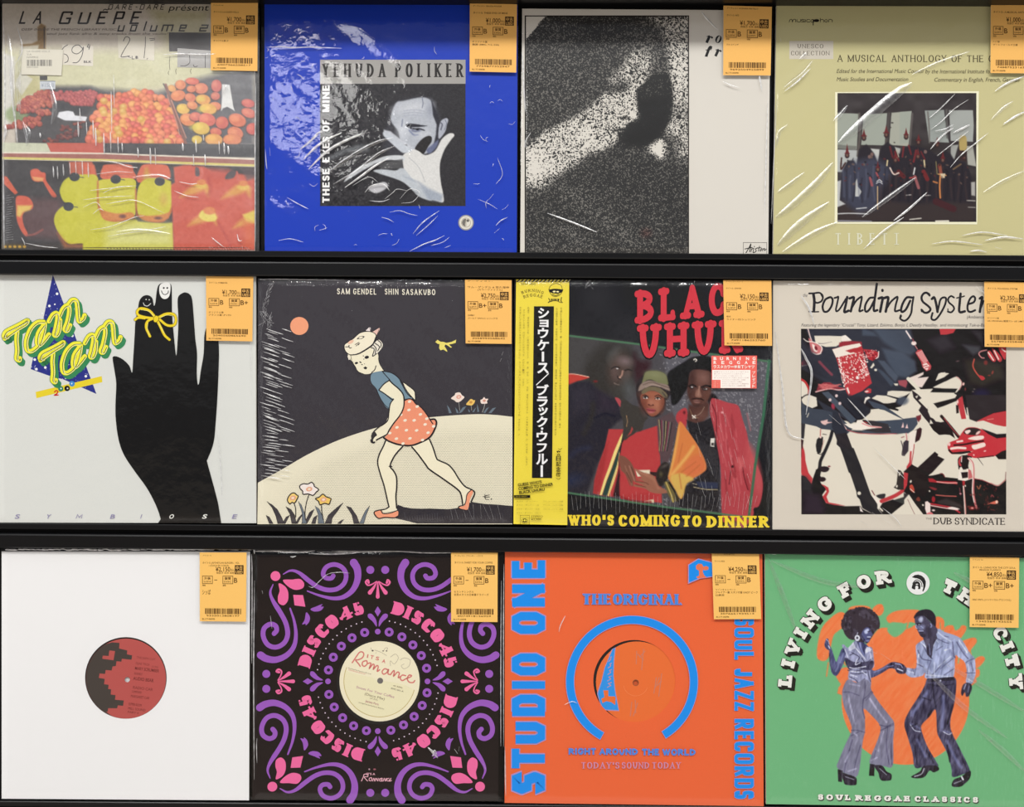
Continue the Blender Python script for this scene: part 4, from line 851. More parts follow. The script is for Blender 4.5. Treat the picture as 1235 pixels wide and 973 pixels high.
    for s_, w, cc in (('895 215 890 300 895 390', 2, (196, 128, 78)), ('880 200 940 210', 1.6, (190, 140, 90)), ('840 260 870 270', 2, (170, 110, 70)), ('390 300 390 480', 1.2, (196, 168, 130)), ('385 260 405 245 425 262', 1, (210, 212, 214)), ('380 275 405 262 428 278', .9, (200, 204, 210)), ('470 90 465 130', 1.6, (206, 190, 150)), ('765 90 770 140', 1.8, (206, 190, 150)), ('690 150 680 200', 1.6, (206, 206, 206)), ('490 150 520 200 560 190', 1.8, (210, 190, 180)), ('860 100 870 200', 1.3, (120, 110, 80)), ('540 0 560 60', 1, (190, 180, 160)), ('1000 160 1060 120', 2, (110, 90, 70)), ('100 70 95 160 130 110', 1.8, (64, 40, 36))): n.stroke(s_, w, cc, .9)
    n.poly('895 195 935 195 930 230 905 232', (206, 190, 160), 1); n.blob('1050 -95 1080 -110 1105 -95 1108 -10 1080 20 1050 0', (176, 156, 100), 1.2); n.poly('1045 10 1110 10 1105 100 1050 90', (60, 46, 46), 1.2)
    for k in range(60): n.oval(rnd4.uniform(120, 1120), rnd4.uniform(60, 300), rnd4.uniform(4, 12), rnd4.uniform(4, 10), ((104, 48, 48), (30, 26, 30), (120, 96, 84))[k % 3], rnd4.uniform(0, 180), 1.2, .7)
    A.raster(R)
    A.line('TIBET', 1007.5, 281, 1070, 295, (220, 220, 196), gap=.6, ws=.62, th=.13, tn=.06, se=.06, sk=.05); A.rect(1080.6, 281, 1082.2, 295, (220, 220, 196)); A.rect(1078.6, 281, 1084.2, 281.8, (220, 220, 196)); A.rect(1078.6, 294.2, 1084.2, 295, (220, 220, 196))
rnd4 = random.Random(44)
c4 = [('945 106 958 96 968 88 980 73', 5, .0014), ('946 110 962 98 978 82', 2.4, .0010), ('964 72 970 66 973 62', 5, .0012), ('941 46 942 50', 1.4, .0008), ('1005 146 1013 138 1022 127', 6, .0014),
      ('1121 142 1135 130 1152 113', 1.8, .0010), ('1123 156 1136 146 1150 132 1168 120', 1.6, .0010), ('1122 180 1136 164 1150 154', 2.6, .0012), ('1128 158 1140 156 1150 150', 5, .0012), ('1150 160 1160 155 1170 150', 3, .001), ('1130 188 1148 174 1168 158', 1.5, .0010), ('1146 202 1160 186 1180 170 1192 160', 1.8, .0011), ('1200 110 1215 100 1235 92', 3, .0008), ('1195 145 1210 130 1222 122', 4, .0008), ('1160 284 1185 280 1215 284', 2, .0009), ('1124 294 1150 291 1185 295', 1.8, .0008), ('1170 303 1180 302 1190 304', 2.4, .0009), ('1200 298 1208 300', 2, .0009),
      ('936 262 955 248 985 220 1005 196', 9, .0010), ('938 296 965 270 1000 244', 10, .0011), ('944 304 980 282 1010 268', 7, .0009), ('938 232 952 222 970 208', 5, .0007), ('1012 172 1040 148 1080 114 1100 100', 13, .0013), ('1040 262 1075 236 1105 214', 6, .0009), ('1078 266 1096 252 1118 232', 3, .0008), ('1042 300 1066 278 1090 262', 2.6, .0008), ('936 178 940 160 950 150', 4, .0006), ('1100 90 1130 76 1170 62', 4, .0005), ('1210 150 1225 140 1238 134', 3, .0008), ('1186 232 1210 218 1238 205', 4, .0006), ('930 270 934 180 937 120', 1.2, .0007), ('1188 290 1210 286 1234 288', 3, .0008)]
record(0, [(936.4, 3.8), (1240, 4.4), (1240, 308.2), (932.4, 307.4)], 'khaki record with a colour photo of robed figures in tall pointed red hats',
       art_tibet, M_print, KHAKI, F_soft, film_quad=[(935, 3), (1241, 3.8), (1241, 308.4), (931, 307.6)], wr={'fields': [(38, 80, 14, 1.3), (45, 30, 8, .45)], 'creases': c4}, seed=4,
       stk=([(1195, 2.4), (1250, 3.2), (1250, 88.6), (1194.6, 88)], '¥1,000', 'B', 'B', [(3, 2.2, 14, 1.6, 'アーティスト V.A.'), (3, 10.6, 50, 2.2, 'タイトル: A MUSICAL ANTHOLOGY'), (3, 46, 8, 1.8, 'ドイツ盤'), (3, 49.6, 30, 1.8, 'ゲートフォールド仕様')]))
# ------------------------------------------------------------------ middle row, first: black hand with a yellow bow
def art_hand(A, root, pl):
    K, W = (30, 30, 33), (222, 224, 219)
    z = (0, 330, 6.277); A.z = z
    A.poly('400 8 480 220 600 560 730 910 480 800 365 770 232 722 260 590 330 330', (52, 58, 138))
    rnd = random.Random(5); tri = P('400 8 560 480 730 910 480 800 365 770 232 722 260 590 330 330')
    R_ = Raster(0, 330, 120, 480, 4)
    k = 0
    while k < 130:
        x, y = rnd.uniform(232, 730), rnd.uniform(20, 900); q = tri
        ins = False
        for (ax, ay), (bx, by) in zip(q, np.roll(q, -1, 0)):
            if (ay > y) != (by > y) and x < (bx-ax)*(y-ay)/(by-ay)+ax: ins = not ins
        if ins: A.oval(x, y, *(2*[rnd.choice((2.2, 2.2, 2.8, 3.6))]), (190, 196, 226), n=8); A.lv -= 3e-6; k += 1
    A.up(3)
    for x, y, r in ((432, 152, 10), (374, 244, 10), (548, 470, 10), (263, 650, 10), (343, 710, 10), (275, 722, 10), (650, 776, 10), (415, 232, 6), (498, 792, 6), (320, 300, 6)): A.oval(x, y, r, r, (240, 242, 250), n=14)
    A.poly('270 895 770 775 775 820 275 942', (234, 212, 56))
    A.oval(460, 871, 20, 20, (52, 132, 110)); A.oval(462, 869, 6, 6, (220, 236, 228)); A.oval(508, 868, 21, 21, (32, 30, 34)); A.oval(511, 868, 6, 6, (220, 220, 220)); A.oval(545, 833, 21, 21, (70, 140, 210)); A.oval(543, 832, 6, 6, (214, 230, 244))
    A.stroke('412 895 425 885 438 892 430 908 412 920 440 918', 1.4, (206, 44, 50))
    S = ['55 480 30 475 45 440 100 410 150 385 205 355 195 380 130 420 60 470 35 490', '130 440 125 500 130 580 125 640 145 655 150 640', '330 365 280 370 230 420 200 500 200 560 215 585 250 580 300 530 330 440 340 380', '330 390 290 450 280 520 300 540 340 500 370 460',
         '370 360 400 310 430 300 435 340 420 420 410 460 430 465 450 420 455 350', '450 320 480 260 515 240 525 280 510 360 490 420 510 430 530 390', '520 230 545 200 575 205 585 250 590 320 600 360 630 340 640 315']
    def script(dx, dy):
        for off, w, c in (((22, 26), 6.4, (62, 140, 92)), ((11, 13), 6.4, (62, 140, 92)), ((0, 0), 6.6, (52, 110, 70)), ((0, 0), 5.4, (244, 238, 70))):
            for s_ in S: A.stroke(P(s_)+np.array([dx+off[0], dy+off[1]]), w, c)
            A.up(2)
        for s_ in S: A.stroke(P(s_)+np.array([dx+5, dy+5]), .8, (70, 86, 44)); A.stroke(P(s_)+np.array([dx+10, dy+8]), .6, (250, 250, 200))
    script(0, 0); script(272, 165)
    # the hand
    A.z = (130, 330, 5.406)
    hand = '345 1600 330 1550 300 1480 250 1390 170 1280 105 1180 70 1080 52 950 50 850 55 720 45 640 32 560 35 540 60 540 100 560 140 600 158 645 165 560 175 400 180 310 195 240 205 180 225 150 250 140 275 145 292 165 300 208 310 190 320 110 335 70 375 58 405 65 416 90 418 200 420 280 432 420 446 535 456 420 460 300 455 190 460 150 480 130 505 122 535 135 550 170 560 280 570 420 582 520 580 640 585 714 595 714 605 640 625 520 630 400 650 340 690 330 715 380 725 500 722 640 715 800 705 950 690 1100 650 1210 645 1215 670 1310 700 1420 720 1500 742 1650 345 1650'
    h = smooth(P(hand, A.z)[:-2], False, 4); h = h[h[:, 1] < 630.6]
    A.poly(np.vstack([h, [(266.8, 630.6)], [(190.5, 630.6)]]), K, z=None)
    A.blob('340 75 375 56 405 66 408 110 398 150 375 165 350 155 336 120', (240, 240, 236)); A.oval(365, 93, 6, 6, K); A.oval(388, 93, 6, 6, K); A.stroke('350 112 358 130 375 136 392 126 395 112', .9, K)
    A.stroke('232 190 240 206 260 210 280 194', .8, W); A.oval(250, 168, 4, 4, W); A.oval(270, 170, 4, 4, W)
    YL, YD = (240, 214, 50), (120, 100, 20)
    for w, c in ((3.6, YD), (2.7, YL)):
        for s_ in ('310 285 270 240 215 226 192 245 200 270 250 285 310 292', '178 300 200 286 240 290', '330 285 380 262 430 265 445 300 430 335 385 335 340 300', '300 290 260 310 250 350 275 408', '320 300 345 350 370 400 402 430'): A.stroke(s_, w, c)
        A.up(3)
    A.oval(315, 295, 18, 24, YD, 20); A.oval(315, 295, 15, 21, YL, 20)
    for s_ in ('300 275 265 245 215 234', '340 288 385 270 425 275', '262 320 258 360 272 400', '335 330 370 390'): A.stroke(s_, .5, (250, 240, 150))
    A.z = None
    for c, x, col in (('S', 17.5, (150, 144, 180)), ('Y', 55, (150, 144, 180)), ('M', 91.5, (150, 144, 180)), ('B', 132.5, (150, 144, 180)), ('I', 169, (150, 144, 180)), ('O', 203.5, (236, 236, 230)), ('S', 243.5, (236, 236, 230)), ('E', 279.5, (150, 144, 180))):
        w = {'I': .8}.get(c, 5.4)
        if c == 'M': A.stroke([(91.6, 625), (93.6, 620.2), (95.3, 623.8), (99.2, 620.2), (98.2, 625)], .8, col, sm=False, caps=False); continue
        A.text(c, x, 620, x+w, 625.2, col, .025 if c in 'O' or x == 243.5 else .012, sh=.35)
record(1, [(-2.6, 330.6), (308.4, 332.6), (309, 630.8), (-2, 630)], 'white record with a big black hand, a yellow bow and two smiling fingertips',
       art_hand, M_print, (222, 224, 219), F_crisp, wr={'fields': [(5, 90, 40, .6), (20, 40, 20, .1)], 'creases': [('300 345 302 400 303 480', .8, .0002), ('268 600 266 560 262 520', 1, .0002)]}, seed=5,
       stk=([(248.4, 333), (305.6, 333.6), (304.4, 411.6), (248.8, 410.6)], '¥1,700', 'B', 'B+', [(3.5, 7.4, 22, 2, 'タイトル: SYMBIOSE'), (3, 46, 18, 2, 'オリジナル盤'), (3, 49.4, 27, 2, 'フランス盤 LP LTD')]))
# ------------------------------------------------------------------ middle row, second: drawing of a girl walking over a hill
def art_girl(A, root, pl):
    BG, HL, LN, SK = (66, 63, 68), (236, 230, 206), (46, 43, 46), (242, 235, 208)
    hill = P('311 582 340 566 373 547 410 530 451 516.5 490 507 525 502.5 569 499.6 594 500 618 502.5 618 632 310.4 632')
    A.poly(np.vstack([smooth(hill[:10], False), hill[10:]]), HL)
    pts = []; k = 0
    for j in range(72):
        for i in range(160):
            x = 312+i*1.92+(j % 2)*.96; y = 500+j*1.86
            yt = np.interp(x, hill[:10, 0], hill[:10, 1])
            if y < yt+4 or y > 631 or x > 616.5: continue
            r = .52*min(1, (y-yt)/26)*min(1, .35+(x-312)/120)
            if r > .12: pts.append((x, y, r))
    pts = np.array(pts)
    v = np.stack([np.stack([pts[:, 0]+dx*pts[:, 2], pts[:, 1]+dy*pts[:, 2]], 1) for dx, dy in ((-1, 0), (0, 1), (1, 0), (0, -1))], 1).reshape(-1, 2)
    A._add(v, [[4*i, 4*i+1, 4*i+2, 4*i+3] for i in range(len(pts))], (140, 134, 120)); A.up()
    A.oval(361, 393, 11, 10.8, (244, 166, 128), n=40)
    # shadow on the grass and signature
    g3 = (430, 530, 7.265); A.z = g3
    A.poly('340 690 360 570 420 592 480 602 560 605 640 603 720 607 800 610 880 600 930 590 1010 545 1060 555 1140 565 1240 570 1366 582 1366 735 530 735 430 710', (58, 55, 60))
    for k in range(40):
        x = 420+k*22; A.stroke([(x, 640+(k*37) % 40), (x+6, 690+(k*53) % 30)], .35, (92, 90, 96), sm=False)
    A.stroke('1110 500 1140 490 1165 485', .8, LN); A.stroke('1125 480 1130 520 1160 525', .8, LN); A.stroke('1120 505 1165 503', .7, LN); A.oval(1182, 522, 6, 6, LN)
    # flowers and blades, right
    g5 = (520, 390, 8.11); A.z = g5
    for s_ in ('155 795 180 830 200 875 175 878', '235 820 260 850 268 875 250 876', '345 810 310 820 280 860 270 880 300 868', '360 836 375 850 380 868 368 866', '440 820 420 840 402 866 420 866', '448 785 460 820 470 862 452 866', '565 818 540 830 510 872 530 876', '635 820 600 830 560 876 590 874'): A.poly(s_, (112, 126, 138))
    A.stroke('270 770 280 850', .5, (170, 170, 165)); A.stroke('392 800 396 850', .5, (170, 170, 165)); A.stroke('525 785 515 830 500 868', .5, (190, 190, 185))
    A.blob('195 732 230 700 240 680 280 675 300 700 325 720 305 745 280 765 250 770 225 750', (246, 226, 214)); A.oval(270, 718, 24, 18, (226, 150, 130), -10); A.oval(270, 718, 15, 11, (240, 206, 190), -10)
    A.blob('342 790 370 755 390 738 415 750 430 752 420 780 400 800 370 800', (240, 200, 110)); A.oval(388, 770, 15, 12, (206, 150, 80), -10)
    A.blob('482 750 500 740 518 720 530 735 558 738 545 760 550 780 520 785 490 782', (244, 224, 214)); A.oval(520, 755, 15, 12, (220, 160, 140), -10)
    A.poly('40 180 62 160 90 178 120 180 150 190 200 180 245 158 240 190 205 200 175 205 205 235 190 236 160 215 140 205 130 222 155 262 158 278 120 255 90 262 78 240 82 200 65 200', (240, 226, 120))
    # flowers and blades, left
    g4 = (310, 570, 8.82); A.z = g4
    for c, s_ in (((70, 66, 70), '105 305 160 340 215 390 260 470 290 540 220 540 200 460 160 370'), ((70, 66, 70), '95 452 130 470 170 540 130 540'), ((70, 66, 70), '305 358 360 390 400 450 420 540 370 540 350 440'), ((70, 66, 70), '350 450 310 470 270 540 300 540'),
                  ((70, 66, 70), '610 385 560 420 520 500 470 540 530 540 575 460'), ((70, 66, 70), '490 430 440 480 410 540 430 540'), ((112, 122, 132), '440 305 470 340 500 420 530 540 480 540 480 430'), ((70, 66, 70), '640 450 600 480 580 540 620 540'), ((112, 122, 132), '615 352 660 385 700 470 715 540 650 540 650 440'),
                  ((70, 66, 70), '915 320 850 370 760 450 720 540 790 540 800 480 860 400'), ((70, 66, 70), '925 495 890 510 855 540 890 540'), ((70, 66, 70), '950 355 1000 370 1060 460 1090 540 1030 540 1010 450'), ((112, 122, 132), '1197 352 1150 410 1090 540 1135 540 1160 450')):
        A.poly(s_, c); q = P(s_, g4); A.stroke(np.vstack([q, q[:1]]), .5, LN, sm=False, z=None)
    for s_ in ('395 330 410 380 412 470', '550 240 525 320 510 420 515 500', '685 350 690 420 705 500'): A.stroke(s_, 1.1, LN)
    for c, s_, cx, cy in (((246, 234, 228), '455 140 490 118 540 120 580 102 605 125 610 145 655 178 630 205 595 240 545 225 490 228 485 195 460 170', 555, 174), ((244, 212, 128), '325 300 330 265 360 225 395 215 420 235 438 250 420 290 400 320 370 315 350 332', 381, 268), ((242, 204, 110), '622 275 660 260 700 228 735 255 785 275 780 300 765 335 720 325 670 340 655 305', 707, 285)):
        q = smooth(P(s_, g4)); A.poly(q, c, z=None); A.stroke(np.vstack([q, q[:1]]), 1.3, LN, sm=False, z=None); A.oval(cx, cy, 34, 24, (232, 170, 140), -10); A.oval(cx, cy, 17, 12, (250, 226, 200), -10)
    # legs, shoes
    A.z = g3
    def out(fill, s_, line, w=1.5, z='d', sm=True):
        A.poly(s_, fill, sm=sm, z=z); A.stroke(line, w, LN, z=z)
    A.poly('255 10 235 60 205 120 185 200 200 270 230 360 260 470 280 590 220 625 240 640 310 630 355 620 350 540 350 400 345 320 320 270 295 235 320 170 390 70 440 60 485 70 540 130 610 230 660 280 760 350 880 430 915 480 935 570 960 560 970 480 1000 440 960 420 900 350 850 280 800 220 715 180 690 140 660 60 640 0', SK)
    A.stroke('255 10 232 65 200 130 185 200 205 290 240 400 270 530 284 590', 1.7, LN); A.stroke('405 60 350 120 315 175 295 235 325 275 350 330 352 420 345 500 352 600', 1.8, LN); A.stroke('285 235 310 236', 1.2, LN)
    A.stroke('485 65 540 130 610 225 640 262 760 345 880 432 915 480 932 575', 1.8, LN); A.stroke('640 0 670 70 700 160 720 182 800 218 850 270 900 350 950 410 1010 440 1035 470 1005 545', 1.7, LN)
    A.blob('150 635 190 618 225 628 235 645 300 640 360 625 362 665 330 685 240 682 190 690 165 665', (244, 162, 128)); A.stroke('284 590 250 610 190 620 155 635 165 665 195 690 250 682 330 685 360 672', 1.4, LN); A.stroke('215 622 235 648 300 642 355 622', 1.2, LN)
    A.blob('895 590 950 575 960 520 985 460 1010 445 1020 465 995 520 980 600 960 615 910 608', (244, 162, 128)); A.stroke('935 575 895 588 905 606 950 618', 1.2, LN); A.stroke('1000 445 968 480 958 540 945 572', 1.1, LN)
    # back arm, body, skirt, front arm
    g2 = (430, 440, 9.73); A.z = g2
    A.poly('545 200 600 240 680 310 690 415 640 370 580 290', SK); A.stroke('545 200 600 240 682 312 690 415', .9, LN)
    A.poly('165 150 190 95 300 72 400 90 480 140 540 220 620 350 660 390 560 400 480 440 380 510 320 460 270 370 235 280 180 215', (122, 148, 164), sm=True); A.stroke('300 72 400 90 480 140 540 220 600 320 680 410', 1.1, LN)
    A.stroke('510 180 540 240 590 330 640 380', 1.1, LN); A.stroke('235 290 280 390 330 465 375 505', .7, LN)
    A.blob('570 410 610 400 650 405 700 460 760 500 830 590 880 640 915 640 935 690 910 770 850 860 760 910 640 945 500 930 380 890 335 850 400 760 430 690 520 590 555 500', (240, 154, 122))
    A.stroke('560 420 610 398 655 408 700 460 765 505 830 590 860 640 895 690', 1.3, LN); A.stroke('870 640 920 640 938 690 900 790 850 855 760 905 640 945 500 935 380 895 320 855', 2.1, LN)
    for x, y in ((622, 430), (712, 488), (615, 528), (750, 580), (520, 585), (570, 650), (676, 650), (825, 630), (805, 698), (475, 733), (585, 766), (705, 768), (840, 795), (905, 720), (390, 800), (468, 865), (627, 862), (775, 880), (545, 922)): A.oval(x, y, 21, 15, (250, 234, 214), -20)
    A.poly('385 180 430 220 500 280 545 340 560 420 555 500 520 590 450 680 385 770 355 830 280 850 225 880 205 910 180 905 170 880 180 860 200 800 250 750 340 690 375 600 385 480 435 400 340 340 265 295 320 220', SK)
    A.stroke('385 180 430 225 500 285 548 350 558 430 550 505 510 590 440 680 385 760 355 815 280 855 225 885 205 912 175 905 168 880', 1.6, LN); A.stroke('435 400 395 460 380 560 360 660 260 730 205 780 178 830 182 860', 1.3, LN); A.stroke('262 295 340 345 415 405 432 400', 1.3, LN); A.stroke('385 180 320 225 262 295', 1.4, LN)
    A.blob('180 800 215 785 240 825 215 845 195 880 200 905 170 895 175 850', (60, 56, 58)); A.oval(215, 880, 10, 22, SK, -20)
    A.stroke('300 72 350 130 390 175', 1.1, LN)
    # head and mask
    g1 = (400, 380, 9.73); A.z = g1
    A.poly('490 480 545 480 560 560 610 650 520 665 460 680 440 640', SK); A.stroke('545 470 560 560 605 640', .8, LN)
    A.poly('205 440 215 510 260 570 290 630 340 680 410 692 460 680 500 640 525 590 545 520 540 450 470 370 420 350', SK, sm=True); A.stroke('520 595 505 640 470 672', 1.1, LN); A.stroke('225 480 240 550 275 600 310 660 380 692', .6, LN)
    A.poly('470 380 540 290 590 320 598 360 570 410 520 460 480 480 495 420', (238, 232, 216), sm=True)
    for s_ in ('540 292 580 330 575 380', '510 330 560 370 540 420', '490 350 520 390 510 450', '460 380 500 400 480 480 530 450'): A.stroke(s_, 1.1, LN)
    A.poly('185 480 200 470 215 520 200 525', (240, 232, 214))
    A.oval(412, 494, 26, 18, LN, -15); A.oval(290, 562, 20, 13, LN, -15); A.oval(372, 478, 8, 5, LN); A.oval(338, 552, 15, 7, LN, 35); A.oval(356, 580, 11, 5, LN, 10); A.oval(378, 516, 6, 5, LN); A.oval(385, 572, 5, 4, LN); A.oval(245, 550, 12, 4, LN, -10)
    A.poly('372 618 395 600 418 615 405 636 385 632', LN)
    A.poly('395 180 440 135 458 150 455 190', (238, 226, 224)); A.poly('475 195 560 145 567 160 530 235', (234, 196, 184)); A.stroke('475 195 562 145 530 235', .6, LN, sm=False); A.stroke('395 180 442 137 455 188', .5, LN, sm=False)
    q = smooth(P('150 350 200 310 260 270 330 210 420 190 500 210 522 260 480 340 400 400 310 450 220 465 160 420', g1)); A.poly(q, (246, 236, 212), z=None); A.stroke(np.vstack([q, q[:1]]), .9, LN, sm=False, z=None); A.stroke('522 250 480 345 400 408 310 455 220 468', 1.3, LN)
    A.oval(225, 315, 38, 18, (240, 196, 170), -30)
    q = smooth(P('295 280 330 250 385 248 360 275 320 280', g1)); A.poly(q, LN, z=None); A.oval(342, 263, 26, 11, (246, 236, 212), -15)
    A.stroke('162 372 200 370 205 355', .9, LN); A.stroke('200 360 210 385 232 382', .9, LN); A.stroke('275 345 320 320', .8, LN); A.stroke('285 362 330 328', .7, LN); A.stroke('315 350 325 330', .7, LN)
    A.z = None
    kw = dict(th=.17, tn=.13, se=0, sk=.1)
    for t, a, b, y in (('SAM', 406.6, 422, 347.6), ('GENDEL', 426, 453.8, 347.8), ('SHIN', 464.2, 480.5, 348), ('SASAKUBO', 485, 525, 348.4)): A.line(t, a, y, b, y+7.2, (244, 238, 220), gap=.24, ws=.82, slope=.006, **kw)
rnd = random.Random(5)
c6 = []
for k in range(60):
    y = 396+k*3.05+rnd.uniform(-1, 1)
    for j in range(1 if k % 2 else 2):
        lx = 315+j*17+rnd.uniform(-2, 9); ln = rnd.uniform(11, 23); sl = .34 if y < 520 else .13
        if lx+ln > 356 or 405 > y and lx > 345: continue
        c6.append(([(lx, y), (lx+ln/2, y+ln*sl/2+rnd.uniform(-.4, .4)), (lx+ln, y+ln*sl)], rnd.uniform(.8, 1.3), .0005))
for k in range(34):
    t = k/34; c6.append(([(326-t*10+rnd.uniform(-1, 6), 338+t*38), (324.5-t*10+rnd.uniform(-1, 5), 341+t*38+rnd.uniform(0, 3))], rnd.uniform(.7, 1.3), .0005))
for k in range(18): c6.append(([(310+k*.3+rnd.uniform(0, 14), rnd.uniform(374, 398)), (316+rnd.uniform(0, 16), rnd.uniform(374, 398))], 1.2, .0005))
c6 += [('605 432 603 436', 1, .0006), ('605 428.5 607 424', 1, .0006), ('312 337 340 336.5 420 338.2', 1.2, .0005)]
c6 += [([(540+k*7.5+rnd.uniform(-3, 3), 608), (546+k*7+rnd.uniform(-3, 3), 626)], .7, .0003) for k in range(9)]
record(1, [(311.2, 336), (617.8, 338.4), (617.6, 631.6), (310.8, 631)], 'dark record with a drawing of a girl in an orange dotted skirt and animal mask',
       art_girl, M_print, (66, 63, 68), F_shrink, film_quad=[(310.6, 335.4), (618.4, 337.8), (618.2, 631.8), (310.3, 631.2)], wr={'fields': [(-35, 55, 16, 1.1), (-60, 34, 8, .5)], 'creases': c6}, seed=6,
       stk=([(560.8, 337.2), (617, 337.8), (617, 414.6), (561.6, 414)], '¥2,750', 'B+', 'B', [(3, 1, 30, 1.4, 'アーティスト:'), (3, 8.6, 50, 2.3, 'サム・ゲンデル & 笹久保伸'), (15, 12, 30, 2, '(カラーヴァイナル)'), (3, 46, 8, 1.8, '日本盤LP'), (3, 49.8, 36, 1.8, 'ゴールド VINYL/シュリンク付')]))
# ------------------------------------------------------------------ middle row, third: band portrait with yellow paper band
def art_band(A, root, pl):
    R = Raster(683, 338, 931, 638, .9, (36, 36, 40)); n = R
    n.grain(8, 40, 3)
    win = P('684 404 777 415.5 846 425 929 435 922 500 912 556 903 624 868 618.5 800 610 684 593')
    n.poly(win, (78, 75, 80), 1)
    n.poly('684 404 762 413 752 470 720 520 684 500', (72, 70, 70), 8, .9)
    n.poly('800 420 930 436 905 600 850 560 810 500', (98, 97, 106), 6, .9)
    m = vnoise(n.X/1.1, n.Y/1.1, 7)*vnoise(n.X/2.3, n.Y/2.3, 9)
    n.mix((slice(None), slice(None)), np.clip((m-.42)*4, 0, .6)*(n.X > 795)*(n.dist((slice(None), slice(None)), win) < 0), (168, 166, 172))
    # left man
    z = (680, 430, 9.73); n.z = z
    n.blob('240 120 330 -40 480 -150 700 -130 820 -60 870 60 840 300 800 420 700 500 560 490 420 420 300 330 250 250', (58, 55, 52), 12)
    n.blob('560 -60 640 -100 660 -20 640 60 560 90 530 20', (92, 96, 96), 10, .8)
    n.blob('820 -40 880 40 1010 60 980 200 880 330 830 220', (62, 36, 42), 8)
    n.oval(650, 150, 125, 190, (84, 68, 62), 8, 12)
    n.oval(720, 55, 75, 45, (128, 108, 110), 10, 8, .9); n.oval(600, 190, 40, 70, (104, 84, 80), 0, 6, .7)
    n.oval(745, 190, 40, 60, (96, 80, 76), 0, 6, .8)
    n.stroke('560 140 600 120 650 130', 1.6, (46, 40, 38)); n.stroke('720 160 760 150 800 165', 1.6, (46, 40, 38))
    n.oval(627, 140, 12, 7, (220, 214, 214), 0, .8); n.stroke('690 170 680 215 655 245', 2, (176, 132, 116), 1.4)
    n.oval(658, 247, 11, 8, (208, 165, 145)); n.stroke('630 230 640 255 665 262', 1.2, (44, 36, 36))
    n.stroke('590 310 620 325 650 330', 1.4, (128, 108, 100)); n.oval(640, 410, 75, 70, (66, 64, 60), 0, 10, .9)
    n.oval(760, 380, 60, 110, (92, 96, 98), -10, 10, .75)
    n.blob('40 205 110 203 200 216 270 232 302 243 260 260 160 290 60 332 40 330', (205, 62, 52), 1)
    n.stroke('40 206 120 204 200 218 290 238', .9, (240, 190, 165))
    n.oval(372, 290, 22, 12, (128, 40, 40), 0, 2)
    n.poly('40 340 160 292 300 290 420 400 560 480 620 500 700 720 640 760 530 860 505 960 505 1040 380 1300 260 1640 40 1590', (44, 42, 52), 4, .97)
    n.poly('90 380 260 330 340 420 300 600 90 700', (58, 54, 66), 14, .7)
    n.poly('400 420 540 470 620 620 420 640', (58, 48, 62), 14, .8)
    n.stroke('340 560 330 700 240 900', 6, (54, 50, 46), 5, .7); n.stroke('360 720 480 670 600 700', 2, (34, 34, 48), 2)
    n.oval(80, 1450, 130, 60, (44, 54, 88), -10, 12, .7); n.stroke('60 1180 180 1090 300 1070', 5, (50, 54, 82), 6, .6)
    n.blob('600 484 640 486 670 520 700 590 670 600 640 560', (188, 72, 80), 1.2)
    # woman: shirt, arm, scarf
    z6 = (680, 520, 8.108); n.z = z6
    n.poly('440 -20 585 -20 560 60 930 -60 960 700 560 660 540 620 480 640 360 625 288 606 300 480 340 330 400 160', (196, 60, 62), 1.2)
    n.poly('288 606 300 480 340 330 420 130 440 100 400 330 370 480 340 615', (176, 50, 52), 3, .9)
    n.poly('585 0 550 60 490 200 440 350 395 470 350 622 372 625 420 480 470 350 520 210 560 110 600 20', (246, 222, 128), .8)
    n.poly('600 10 575 70 520 215 470 360 420 485 375 625 425 632 470 500 510 380 540 250 560 130', (46, 72, 66), .8)
    n.poly('545 190 520 330 470 480 425 632 440 634 490 500 520 400 535 320', (236, 206, 120), .8)
    n.poly('545 330 520 460 480 632 545 640 545 470 550 430 530 250', (56, 34, 40), 2)
    n.poly('585 -20 640 -30 640 40 600 60 570 120 550 240 545 180', (46, 40, 42), 1)
    n.oval(760, 640, 110, 26, (176, 44, 48), 0, 6, .6); n.poly('780 684 880 664 882 700 790 690', (220, 196, 160), .8)
    n.stroke('560 640 700 690 850 690', 2, (150, 36, 40), 2)
    # hair spikes on shirt
    n.z = z
    n.blob('690 490 800 560 900 600 980 660 985 720 945 770 920 860 880 880 850 870 830 905 770 940 720 980 690 950 700 860 690 740 660 640', (66, 62, 58), 1.2)
    n.poly('890 560 960 620 1000 700 960 690', (84, 86, 88), 5)
    n.poly('780 880 800 820 812 850 790 900 740 940', (186, 66, 64), 1)
    n.stroke('735 690 745 760 735 820', .8, (170, 130, 90))
    # woman's head
    z4 = (760, 430, 9.73); n.z = z4
    n.blob('80 300 140 230 190 170 300 165 390 190 440 250 465 330 490 400 450 480 420 520 400 620 330 700 250 705 190 680 130 600 90 520 70 420', (52, 44, 46), 1.5)
    n.blob('120 470 150 430 230 400 320 415 380 455 402 520 385 590 345 650 300 690 250 700 205 668 160 600 130 540', (150, 84, 64), 1.3)
    n.oval(310, 560, 55, 70, (192, 122, 92), -15, 10, .75); n.oval(250, 440, 90, 30, (176, 104, 76), 0, 8, .8)
    n.oval(150, 570, 28, 70, (108, 58, 48), -12, 8, .8); n.oval(380, 560, 20, 70, (116, 62, 48), 8, 6, .7)
    n.oval(245, 540, 32, 38, (186, 118, 92), 0, 5, .8)
    n.stroke('148 462 175 450 212 470', 1.0, (44, 28, 26)); n.stroke('290 468 330 452 375 478', 1.0, (44, 28, 26))
